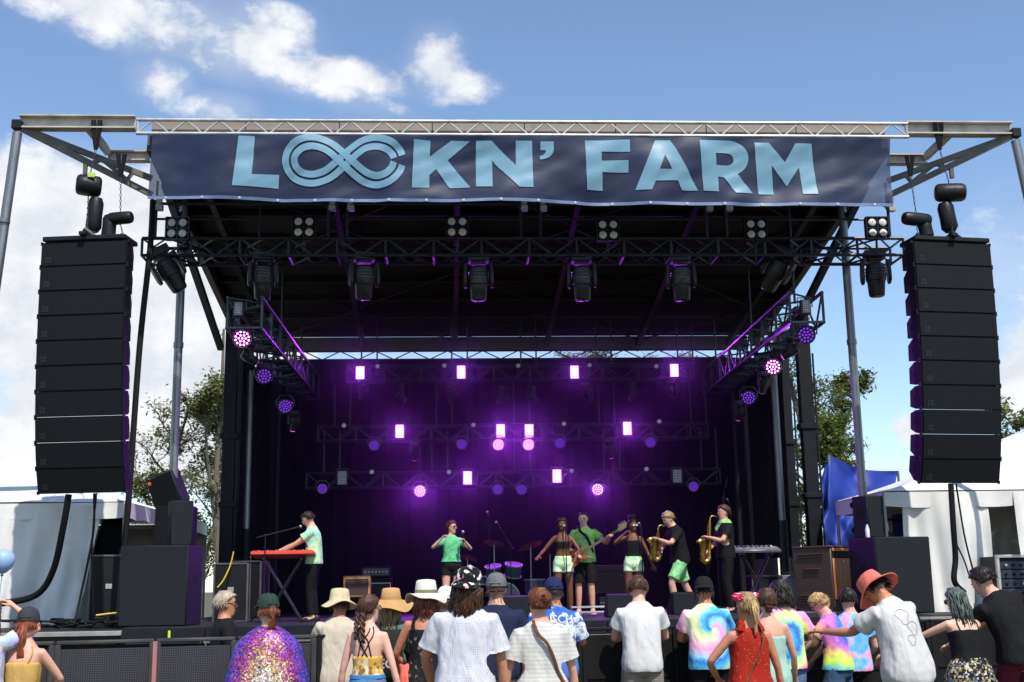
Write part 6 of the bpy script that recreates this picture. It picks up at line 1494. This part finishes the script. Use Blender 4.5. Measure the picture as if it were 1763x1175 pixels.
p.body(); p.top(cells('black_print_tank', [(0, '1d1d1f'), (.75, '2d2c2c'), (.9, '6d6a64')], 40), -.1, .40, 0, .01, .015, .5); p.bottom(DEN, 1.9)
for q in (1, -1): p.stroke(BLKC, [(.38, 270-q*38), (.46, 270-q*48), (.53, 270-q*62)], .016, .006)
p.hair(HM['auburn'], 'bob', hat=True); p.bucket(C_('offwhite_canvas', 'd8d5c6'), .085, .125, .035, wv=2, droop=.035, band=C_('floral_band', '7c7f5c')); p.shoes(WSHOE)
m = MB(); rings = []
for i in range(10):
    f = i/9; rings.append([V((-.14+.04*math.sin(f*3)+(.10+.05*f+.018*math.sin(th*5+f*4))*math.cos(th), -.02+(.05+.04*math.sin(f*3))*math.sin(th)+.012*math.sin(th*7), 1.02-.42*f+.02*math.sin(th*2))) for th in [2*math.pi*j/22 for j in range(22)]])
mj = fuse(MB().loft(rings), .012, 2, 'jacket'); wrinkle(mj, .02, 3); o = link('jacket', mj, CORAL, None, smooth=False); o.location = p.t.location; tag(o, 'coral jacket hanging over the arm of the woman in the white floppy hat', 'jacket')
p = crowd('person in plain white cap half hidden behind the man in the dotted shirt', 768, 12.0-.55, h=1.66, skin='fair', hl=(-.2, .3, 1.1), hr=(.2, .3, 1.1))
p.body(); p.top(GRY); p.bottom(DEND); p.hair(HM['brown'], 'short', hat=True); p.cap(C_('white_canvas', 'e6e4e0')); p.shoes(WSHOE)
p = crowd('man with long brown hair in floral cap and white dotted short-sleeved shirt', 800, 8.9, h=1.80, skin='tan', face=-4, hyaw=-20, hpitch=6, hroll=6, hl=(-.24, .22, .92), hr=(.30, .1, .78), el=(-1, -.5, -.2), wide=1.08, side=2)
p.body(); p.top(cells('dotted_white_shirt', [(0, '8a86c0'), (.5, '9a90b8'), (1, '8088c4')], 62, .24, 'cac9cf', .2), -.16, .545, .8, loose=.045, sl_loose=.032, amp=.010); p.bottom(KHA); p.hair(HM['brown'], 'long', .02, back=.02, hat=True); p.cap(cells('floral_cap', [(0, '15151a'), (.45, '1c1c24'), (.6, 'd58a98'), (.75, 'e8dcd8'), (.9, '2f3f38')], 34), back=True); p.shoes(WSHOE)
p = crowd('man in navy T-shirt and dark grey cap behind the man in the dotted shirt', 855, 10.9, h=1.77, skin='fair', hyaw=-8, hl=(-.2, .35, 1.1), hr=(.3, .12, .84), wide=1.1)
p.body(); p.top(NAVY, -.12, .545, .7, sl_loose=.028); p.bottom(KHA, 1.0, name='shorts'); p.hair(HM['brown'], 'crop', .008, hat=True); p.cap(GRY); p.shoes(WSHOE)
p = crowd('woman with reddish bun in white ribbed T-shirt with brown crossbody strap', 930, 9.1, h=1.66, sex='f', skin='fair', face=2, hyaw=22, hl=(-.32, .1, .8), hr=(.3, .14, .84), wide=1.22)
p.body(); p.top(bands('white_rib', [(0, 'bfbcb6'), (.5, 'd0cec9'), (1, 'bfbcb6')], 34, wob=.15), -.1, .535, .75, loose=.03, sl_loose=.035); p.bottom(DEND); p.hair(HM['auburn'], 'up', .014); p.pony(HM['auburn'], (.01, -.115, .035), r=.038, bun=True); p.glasses(SHADE, C_('pink_frame', 'c04a78')); p.shoes(WSHOE)
p.stroke(TAN, [(.545, 240), (.5, 255), (.38, 275), (.2, 298), (.05, 318), (-.06, 335)], .012, .045)
p = crowd('man in blue and white printed beer shirt and navy cap', 955, 11.4, h=1.73, skin='tan', hyaw=0, lean=5, hl=(-.04, .26, 1.22), hr=(.06, .26, 1.22), el=(-1, -.6, -.4), er=(1, -.6, -.4), wide=1.12)
p.body()
m_, t_, b_ = newmat('blue_white_print'); tc_ = N('ShaderNodeTexCoord', t_); s_ = N('ShaderNodeSeparateXYZ', t_); LK(tc_.outputs['Object'], s_.inputs[0], t_); n_ = N('ShaderNodeTexNoise', t_); n_.inputs['Scale'].default_value = 18; n_.inputs['Detail'].default_value = 6; LK(tc_.outputs['Object'], n_.inputs['Vector'], t_)
f_ = MATH('ADD', MATH('MULTIPLY', MATH('SUBTRACT', s_.outputs[2], 1.08, tree=t_), 1.9, tree=t_), MATH('MULTIPLY', MATH('SUBTRACT', n_.outputs['Fac'], .5, tree=t_), 1.5, tree=t_), tree=t_)
cloth_finish(t_, b_, ramp(t_, f_, [(0, '4f78bd'), (.25, 'dfe3ea'), (.42, 'e6e8ec'), (.5, '4b77c0'), (.7, '2e62b8'), (1, '2a5cb4')], 'LINEAR'))
so_ = p.top(m_, -.14, .545, .8, loose=.03, sl_loose=.03); p.text('BUSCH', WHT, .385, .105, so_); p.text('Latte', WHT, .315, .085, so_, .02, .35); p.text('BUSCH', C_('print_navy', '2a3f78'), .22, .06, so_, .12)
p.bottom(KHA); p.hair(HM['dark'], 'crop', .008, hat=True); p.cap(NAVC); p.shoes(WSHOE)
p = crowd('dark-haired man in white T-shirt and striped shorts leaning on the barricade', 1100, 11.66, h=1.76, skin='fair', lean=16, hipback=.12, hl=(-.02, .22, 1.22), hr=(.05, .22, 1.22), el=(-1, -.7, -.3), er=(1, -.7, -.3), hpitch=-8, hyaw=-20, wide=1.06, bend=.8)
p.body(); p.top(WHT, -.12, .545, .55, loose=.02, sl_loose=.02); p.bottom(bands('striped_shorts', [(0, '8a8078'), (.35, 'a39a90'), (.5, '6f665f'), (.6, '9c938a'), (1, '8a8078')], 22, wob=.4), 1.0, .07, .016, .03, 'shorts'); p.hair(HM['brown'], 'short', .02); p.shoes(WSHOE)
p = crowd('man in backwards black cap and pink and blue spiral tie-dye T-shirt', 1215, 11.72, h=1.72, skin='tan', lean=9, hipback=.06, hl=(-.03, .24, 1.24), hr=(.05, .24, 1.24), el=(-1, -.7, -.3), er=(1, -.7, -.3), hyaw=-14, wide=1.1)
p.body(); p.top(spiral('pink_blue_spiral', .02, 1.22, [(0, 'f4f0d0'), (.22, 'f29ad2'), (.4, '8fd8f0'), (.55, '2d7ad0'), (.7, '58c0dc'), (.85, 'e6f0a0'), (1, 'f4f0d0')], freq=2.6, blot=.25), -.1, .545, .6); p.bottom(DKJ, 1.0, name='shorts'); p.hair(HM['dark'], 'crop', .008, hat=True); p.cap(BLKK, back=True); p.shoes(WSHOE)
p = crowd('blonde woman with ponytail and pink flower crown in red sleeveless top', 1287, 9.4, h=1.60, sex='f', skin='tan', face=4, hyaw=18, hl=(-.22, .22, 1.02), hr=(.32, .1, .82), el=(-1, -.4, -.3), wide=1.06)
p.body(.9); p.top(cells('red_dotted', [(0, 'd99a6a'), (1, 'e0a880')], 44, .13, '9c2417', .75), -.12, .5, 0, .012, .03, .85, amp=.008)
for q in (1, -1): p.stroke(C_('red_strap', '9c2417'), [(.47, 270-q*40), (.52, 270-q*50), (.545, 270-q*85)], .03, .006)
p.bottom(DEN, .5, name='shorts'); p.hair(HM['dblond'], 'up', .014); p.pony(HM['blond'], (0, -.11, .05), .29, .036, .05, wav=.008); p.shoes(WSHOE); p.stroke(TAN, [(.53, 300), (.4, 290), (.2, 268), (.02, 245), (-.08, 225)], .007, .045)
fl_ = MB(); rg = random.Random(5)
for i in range(26):
    a = R(-20+220*i/25); c = p.T(.086*math.cos(a), .105*math.sin(a)-.01, .085+rg.uniform(-.012, .02))
    for j in range(5):
        e = 2*math.pi*j/5; fl_.ell(c+V((.016*math.cos(e), .012*math.sin(e), .012*math.sin(e+1)))*1.1, (.014, .014, .008))
fo = fl_.build('flower_crown', cells('crown_petals', [(0, 'd8385a'), (.4, 'e86a86'), (.7, 'f0dce4'), (.85, 'c82a4a')], 24), p.t, local=True, ang=180)
p = crowd('woman with low brown bun and bare shoulders behind the blonde woman in red', 1322, 10.5, h=1.62, sex='f', skin='fair', hyaw=-6, hl=(-.2, .35, 1.05), hr=(.28, .2, .9))
p.body(); p.top(C_('mint_top', '9fc4b8'), -.1, .36, 0); p.bottom(DEN); p.hair(HM['brown'], 'up', .016); p.pony(HM['brown'], (0, -.095, -.07), r=.034, bun=True); p.shoes(WSHOE)
p = crowd('dark curly-haired person in yellow and blue spiral tie-dye and blue jeans', 1350, 11.5, h=1.68, skin='fair', face=8, hyaw=12, lean=6, hl=(-.2, .45, 1.15), hr=(.3, .3, 1.1), wide=1.08)
p.body(); p.top(spiral('yellow_blue_spiral', -.06, 1.18, RB2, freq=2.8), -.08, .545, .6); p.bottom(DEN); p.hair(HM['dark'], 'bob', .024); p.shoes(WSHOE)
p = crowd('young blonde woman in rainbow tie-dye and denim shorts looking down to the left', 1432, 11.6, h=1.60, sex='f', skin='fair', face=48, hyaw=14, hpitch=-26, lean=14, hl=(-.2, .42, 1.0), hr=(.22, .42, .92), er=(.6, -.7, -.5), hipback=.04)
p.body(); p.top(spiral('rainbow_spiral', .05, 1.12, RB, freq=2.4), -.06, .54, .6); p.bottom(DEND, .42, name='shorts', flare=.03); p.hair(HM['blond'], 'up', .012); p.pony(HM['blond'], (0, -.105, .05), .2, .03, .05); p.glasses(SHADE); p.shoes(WSHOE)
p = crowd('person in pink and blue tie-dye mostly hidden behind the man in the red hat', 1466, 11.9, h=1.60, skin='fair', hl=(-.25, .3, 1.1), hr=(.2, .3, 1.0), lean=8)
p.body(); p.top(blotch('pink_sky_dye', [(0, 'ee8fc0'), (.45, 'f0a8cc'), (.6, '7fc4ee'), (1, '58a8e6')], 5, seed=3), -.1, .54, .6); p.bottom(DKJ); p.hair(HM['dark'], 'short'); p.shoes(BSHOE)
p = crowd('man in coral bucket hat and white T-shirt bending with one arm stretched left', 1530, 9.9, h=1.80, skin='tan', face=22, lean=24, side=-6, hipback=.16, hyaw=18, hpitch=-22, hl=(-.30, .44, 1.22), hr=(.24, .38, 1.0), el=(.3, -.5, -1), er=(1, -.6, .1), bend=.8)
p.body(.3); so_ = p.top(C_('offwhite_cotton', 'c6c4c2'), -.14, .545, .65, loose=.05, sl_loose=.035, amp=.011); p.bottom(OLV); p.hair(HM['dark'], 'short', .016, hat=True); p.bucket(C_('coral_felt', 'dc7264'), .085, .11, .012, wv=2, droop=.05); p.shoes(BSHOE)
ol = MB()
for (x0_, z0_, rr2) in ((-.03, .36, .055), (.03, .27, .045), (-.02, .19, .035)):
    q_ = []
    for i in range(14):
        a = 2*math.pi*i/14; c, rx, fw, up = p.frame(z0_); q_.append(c+rx*(x0_+rr2*math.cos(a)*(1+.3*math.sin(3*a)))+up*(rr2*1.2*math.sin(a)))
    bv = BVHTree.FromPolygons([v.co for v in so_.data.vertices], [f.vertices for f in so_.data.polygons]); fw = p.frame(z0_)[2]
    q2 = []
    for a in q_:
        h_ = bv.ray_cast(a-fw*.5, fw); q2.append(h_[0]-fw*.004 if h_[0] is not None else a-fw*.15)
    ol.path(q2, .0016, n=4, close=True)
ol.build('print', C_('print_grey', '85858a'), so_, local=True)
p = crowd('woman with teal wavy hair in black camisole and patterned skirt at the barricade', 1648, 10.9, h=1.60, sex='f', skin='pale', face=14, hyaw=20, lean=12, hipback=.12, hl=(-.36, .42, 1.20), hr=(.2, .45, 1.16), el=(-.8, -.3, -.5), wide=1.14)
p.body(); p.top(BLKC, -.02, .375, 0, .010, .012, .3); p.skirt(cells('woven_pattern', [(0, '1f2026'), (.3, '8a7a50'), (.5, 'c8c0a8'), (.65, '54627a'), (.8, '1c1d22')], 58, rnd=.35), .95, .11, .13)
for q in (1, -1): p.stroke(BLKC, [(.37, 270-q*36), (.46, 270-q*42), (.53, 270-q*62)], .005, .004)
p.hair(HM['teal'], 'long', .022, back=.10); p.pony(HM['teal'], (0, -.075, -.02), .30, .075, .03, wav=.05); p.glasses(SHADE); p.shoes(BSHOE)
p = crowd('dark-haired man in black shirt and maroon trousers leaning far over the barricade', 1724, 11.0, h=1.84, skin='fair', face=12, lean=26, side=-17, hipback=.2, hyaw=26, hpitch=2, hl=(-.16, .40, 1.14), hr=(.02, .42, 1.14), el=(-1, -.5, -.5), er=(1, -.5, -.5), bend=.7, wide=1.05)
p.body(); p.top(BLKC, -.1, .545, 1.3, loose=.03, sl_loose=.02, amp=.01); p.bottom(MAR); p.hair(HM['dark'], 'short', .016); p.shoes(BSHOE)
p = crowd('person cut off by the right edge with a bare elbow on the barricade', 1795, 10.9, h=1.7, skin='fair', face=10, lean=16, hipback=.1, hl=(-.08, .5, 1.18), hr=(.2, .5, 1.18), el=(-1, -.2, -.2))
p.body(); p.top(C_('red_cotton', 'a8322c'), -.1, .545, .5); p.bottom(DEND); p.hair(HM['brown'], 'short'); p.shoes(BSHOE)

# ---- band
def band(lab, px, Y, **k): return Person(lab, XP(px, Y, 950), Y, DECK, grp=GB, vox=.014, **k)
BD1 = blotch('band_dye_blue', [(0, '4fb4c8'), (.3, '8fd6d8'), (.55, 'd8e08a'), (.75, '9fdcc8'), (1, 'e8ecd0')], 9, seed=2)
BD2 = blotch('band_dye_green', [(0, '2f9a70'), (.3, '55b878'), (.5, '7cc878'), (.7, '58a8b4'), (1, '90ccb0')], 9, seed=5)
BD3 = blotch('band_dye_lime', [(0, '5cb04c'), (.3, '84c054'), (.55, 'b4cc68'), (.75, '5fb09a'), (1, '86c058')], 8, seed=8)
BD4 = blotch('band_dye_mint', [(0, '78d0b0'), (.3, 'b8e8c0'), (.5, 'e0ecd0'), (.7, 'd8e080'), (1, '8fd8d0')], 9, seed=11)
BD5 = blotch('band_dye_shorts', [(0, '48a868'), (.4, '74c074'), (.6, 'a4d49c'), (1, '58b09c')], 9, seed=14)
p = band('bearded keyboard player in pale blue tie-dye T-shirt playing the red keyboard', 541, 20.10, h=1.80, skin='fair', face=86, lean=7, hpitch=-22, hyaw=8, hl=(-.12, .50, 1.10), hr=(.16, .58, 1.13), el=(-.6, -.6, -.6), er=(.6, -.6, -.6), wide=1.06)
p.body(.6); p.top(BD1, -.08, .545, .62, loose=.012, sl_loose=.012); p.bottom(DKJ); p.hair(HM['dark'], 'crop', .012); p.shoes(BSHOE)
p = band('singer in green tie-dye T-shirt and black shorts raising a microphone', 777, 21.25, h=1.66, sex='f', skin='fair', face=186, hyaw=48, hpitch=4, hl=(-.22, .26, 1.36), hr=(.20, .2, 1.42), el=(-.9, -.1, -.8), er=(.9, -.1, -.8), wide=1.05)
p.body(1.3); p.top(BD2, .02, .54, .6, drape=.4); p.bottom(BLKC, .42, .11, name='shorts'); p.hair(HM['wine'], 'up', .022); p.pony(HM['wine'], (0, -.09, .0), r=.04, bun=True); p.glasses(SHADE); p.shoes(BSHOE)
# her hand-held microphone
hw = Matrix.Translation(p.t.location) @ Matrix.Rotation(R(186), 4, 'Z'); hp_ = hw @ (p.hand[-1]+(p.hand[-1]-p.elb[-1]).normalized()*.06)
t = thing('handheld_microphone', 'grey wireless microphone held up by the singer in green', 'microphone', hp_)
MB().tube(hp_-V((0, 0, .09)), hp_+V((0, 0, .1)), .013, .018, n=10).build('handle', RUB, t); MB().ell(hp_+V((0, 0, .125)), (.026, .026, .03)).build('mic_grille', MC['mic_mesh'], t)
p = band('singer with braids in black crop top and tie-dye shorts, one arm held out', 969, 21.15, h=1.68, sex='f', skin='brown', face=176, hyaw=-6, hr=(.44, .22, 1.06), hl=(-.22, .3, 1.02), er=(.6, -.4, -.7), el=(-.9, -.3, -.5))
p.body(.3); p.top(BLKC, .22, .37, 0, .008, .004, .1, amp=.002); p.bottom(BD4, .40, .11, .008, .008, 'shorts'); p.hair(HM['dark'], 'up', .02); p.shoes(WSHOE)
for q in (1, -1): p.stroke(BLKC, [(.36, 90-q*40), (.46, 90-q*48), (.53, 90-q*70)], .006, .004); p.braid(HM['dark'], (q*.06, -.04, -.02), (q*.1, -.06, 1.22), .016)
p.stroke(HM['blond'], [(.5, 60), (.53, 90)], .002)
p = band('bass player in lime tie-dye T-shirt, black shorts and white sunglasses', 1006, 21.85, h=1.82, skin='fair', face=170, hyaw=-8, hr=(.12, .24, 1.02), hl=(-.46, .3, 1.30), er=(.9, -.4, -.5), el=(-.7, -.1, -.9), wide=1.05)
p.body(.9); p.top(BD3, -.1, .545, .6); p.bottom(BLKC, .95, name='shorts', flare=.03); p.hair(HM['dark'], 'crop', .014); p.glasses(SHADE, WFR); p.shoes(WSHOE, WFR)
# bass guitar
W = Matrix.Translation(p.t.location) @ Matrix.Rotation(R(170), 4, 'Z'); gt = thing('bass_guitar', 'red-brown electric bass guitar slung on the lime tie-dye player', 'guitar', W @ V((.12, .2, 1.0)))
a = W @ V((.14, .235, 1.00)); b = W @ V((-.62, .30, 1.44)); d = (b-a).normalized(); nrm = (W.to_3x3() @ V((0, 1, .1))).normalized(); sdv = d.cross(nrm).normalized(); nrm = sdv.cross(d)
bo = [(-.20, .0), (-.19, .09), (-.12, .155), (-.03, .14), (.03, .10), (.10, .12), (.19, .16), (.17, .09), (.15, .035), (.15, -.035), (.15, -.08), (.2, -.13), (.12, -.13), (.04, -.10), (-.04, -.13), (-.13, -.16), (-.19, -.09)]
m = MB().loft([[a+d*x+sdv*y+nrm*z for x, y in bo] for z in (-.02, .02)]); m.build('body', mat('sunburst_red', (.28, .06, .03), .2, 0, .3, 5), gt, bevel=.006)
MB().beam(a+d*.12+nrm*.03, b, .045, .02, nrm).build('neck', mat('rosewood', (.10, .05, .03), .5), gt)
hd = MB().loft([[b+d*x+sdv*y+nrm*z for x, y in ((0, -.022), (.06, -.05), (.2, -.045), (.22, .01), (.16, .035), (.03, .035), (0, .022))] for z in (-.008, .008)]).build('headstock', mat('maple', (.55, .36, .17), .4), gt)
for i in range(4): MB().tube(b+d*(.06+i*.04)+sdv*-.05, b+d*(.06+i*.04)+sdv*-.085, .01, n=6).build('tuning_peg', ALU, hd)
MB().box(a+d*-.02+nrm*.028, (.09, .03, .05)).build('pickup', RUB, gt)
m = MB(); [m.tube(a-d*.12+sdv*o+nrm*.045, b+d*.05+sdv*o+nrm*.014, .0018, n=4) for o in (-.015, -.005, .005, .015)]; o = m.build('string_set', ALU, gt); o['kind'] = 'stuff'
p.stroke(BLKC, [(.10, 150), (.25, 120), (.40, 95), (.53, 60), (.545, 20)], .022, .03, 'guitar_strap')
p = band('singer with high hair puff in black camisole and mint tie-dye shorts', 1090, 21.35, h=1.66, sex='f', skin='brown', face=172, hyaw=30, hr=(.16, .16, 1.46), hl=(-.36, .1, .88), er=(.9, .2, -.7))
p.body(.8); p.top(BLKC, .08, .40, 0, .008, .008, .3, amp=.003); p.bottom(BD4, .38, .12, .008, .008, 'shorts'); p.hair(HM['dark'], 'up', .018); p.pony(HM['dark'], (0, -.04, .135), r=.062, bun=True); p.glasses(mat('clear_lens', (.5, .5, .5), .1), GOLDW); p.shoes(WSHOE)
for q in (1, -1): p.stroke(BLKC, [(.39, 90-q*40), (.46, 90-q*46), (.53, 90-q*66)], .006, .004)
BRASS = mat('gold_brass', (.62, .40, .10), .25, .95, .2, 14)
def sax(lab, person, face, mouth, low):
    W = Matrix.Translation(person.t.location) @ Matrix.Rotation(R(face), 4, 'Z'); t = thing('saxophone', lab, 'saxophone', W @ V(low)); mo, lo = W @ V(mouth), W @ V(low)
    f_ = (W.to_3x3() @ V((0, 1, 0))); up = V((0, 0, 1)); ax = (lo-mo).normalized(); fo = (f_-ax*f_.dot(ax)).normalized()
    nk = [mo, mo+f_*.06+up*.015, mo+f_*.11-up*.0, mo+f_*.13-up*.06]
    MB().path(catmull([tuple(q) for q in nk], 4), [.010+.004*i/12 for i in range(13)], n=8).build('neck', BRASS, t)
    MB().path([mo-f_*.05, mo+f_*.01], [.008, .013], n=8).build('mouthpiece', RUB, t)
    st = nk[-1]; bt = lo; body = [st+(bt-st)*f for f in (0, .2, .4, .6, .8, .95)]; rad = [.015, .02, .025, .031, .037, .041]
    u = body[-1]; bow = [u+ax*.05+fo*.012, u+ax*.085+fo*.06, u+ax*.06+fo*.115, u-ax*.03+fo*.13]; bell = [u-ax*.12+fo*.14, u-ax*.2+fo*.155, u-ax*.25+fo*.175, u-ax*.27+fo*.185]
    MB().path(body+bow+bell, rad+[.045, .05, .054, .058]+[.064, .078, .1, .115], n=16, cap=False).build('body_tube', BRASS, t)
    k = MB().lathe([(.016, 0), (.018, .006), (.012, .012)], None, 10).mesh('key_cup')
    for i in range(9):
        q = st+(bt-st)*(.18+.085*i); sd_ = ax.cross(fo); o = link('key_cup', k, BRASS, t); o.location = q+fo*(.03+.018*i/9)+sd_*(.012 if i % 2 else -.012)-t.location; o.rotation_euler = fo.to_track_quat('Z', 'Y').to_euler()
    for s in (-1, 1): MB().tube(st+(bt-st)*.1+ax.cross(fo)*.03*s+fo*.02, st+(bt-st)*.9+ax.cross(fo)*.045*s+fo*.02, .004, n=5).build('key_rod', BRASS, t)
p = band('saxophonist in black polo and green tie-dye shorts bending over his horn', 1172, 21.05, h=1.86, skin='fair', face=104, lean=17, hipback=-.02, hpitch=-14, hyaw=6, hl=(-.02, .40, 1.20), hr=(.10, .34, 1.02), el=(-.9, -.2, -.5), er=(.9, -.3, -.3), fl=(-.1, .16, .08), fr=(.14, -.32, .08), wide=1.06, hipz=.06)
p.body(1.0); p.top(BLKC, -.1, .55, .75); p.bottom(BD5, .85, .07, .012, .016, 'shorts'); p.hair(HM['dblond'], 'crop', .014); p.shoes(WSHOE, WFR)
q = p.T(0, .10, -.07); sax('tenor saxophone played by the bending man in green shorts', p, 104, (q.x, q.y+.02, q.z), (.07, .36, .96))
p = band('tall saxophonist in black T-shirt with green tie-dye scarf and black jeans', 1249, 20.95, h=1.86, skin='fair', face=100, lean=-2, hpitch=-4, hyaw=10, hl=(-.03, .30, 1.22), hr=(.07, .28, 1.02), el=(-.8, -.3, -.6), er=(.8, -.4, -.6))
p.body(1.0); p.top(BLKC, -.1, .55, .7); p.bottom(DKJ); p.hair(HM['brown'], 'short', .016); p.shoes(BSHOE)
m = MB().loft([p.ring(.50, .03), p.ring(.535, .03), p.ring(.56, .022)], cap=False); so2 = m.build('scarf', BD3, p.t, local=True, ang=180); MB().add([p.surf(.5, R(60), .035), p.surf(.5, R(125), .035), p.surf(.36, R(95), .04), p.surf(.42, R(70), .04)], [(0, 1, 2, 3)]).build('scarf_tail', BD3, so2, local=True)
q = p.T(0, .10, -.065); sax('brass saxophone held upright by the tall saxophonist', p, 100, (q.x, q.y+.03, q.z), (.05, .28, .90))
bpy.data.scenes.remove(SOLO)

# ================================================================== STAGE HAZE
hb = MB().box(((-4.1+6.9)/2, (22.3+27.1)/2, (DECK+.05+7.1)/2), (11.0, 4.8, 7.05-DECK)); hz = hb.build('haze', None, smooth=False); hz.data.materials.clear()
m = bpy.data.materials.new('stage_haze'); m.use_nodes = True; t_ = m.node_tree; t_.nodes.clear(); pv = N('ShaderNodeVolumePrincipled', t_); pv.inputs['Color'].default_value = (.9, .9, .95, 1); pv.inputs['Density'].default_value = .0085; pv.inputs['Anisotropy'].default_value = .8
ou = N('ShaderNodeOutputMaterial', t_); LK(pv.outputs[0], ou.inputs['Volume'], t_); hz.data.materials.append(m); struct(hz, 'stuff')
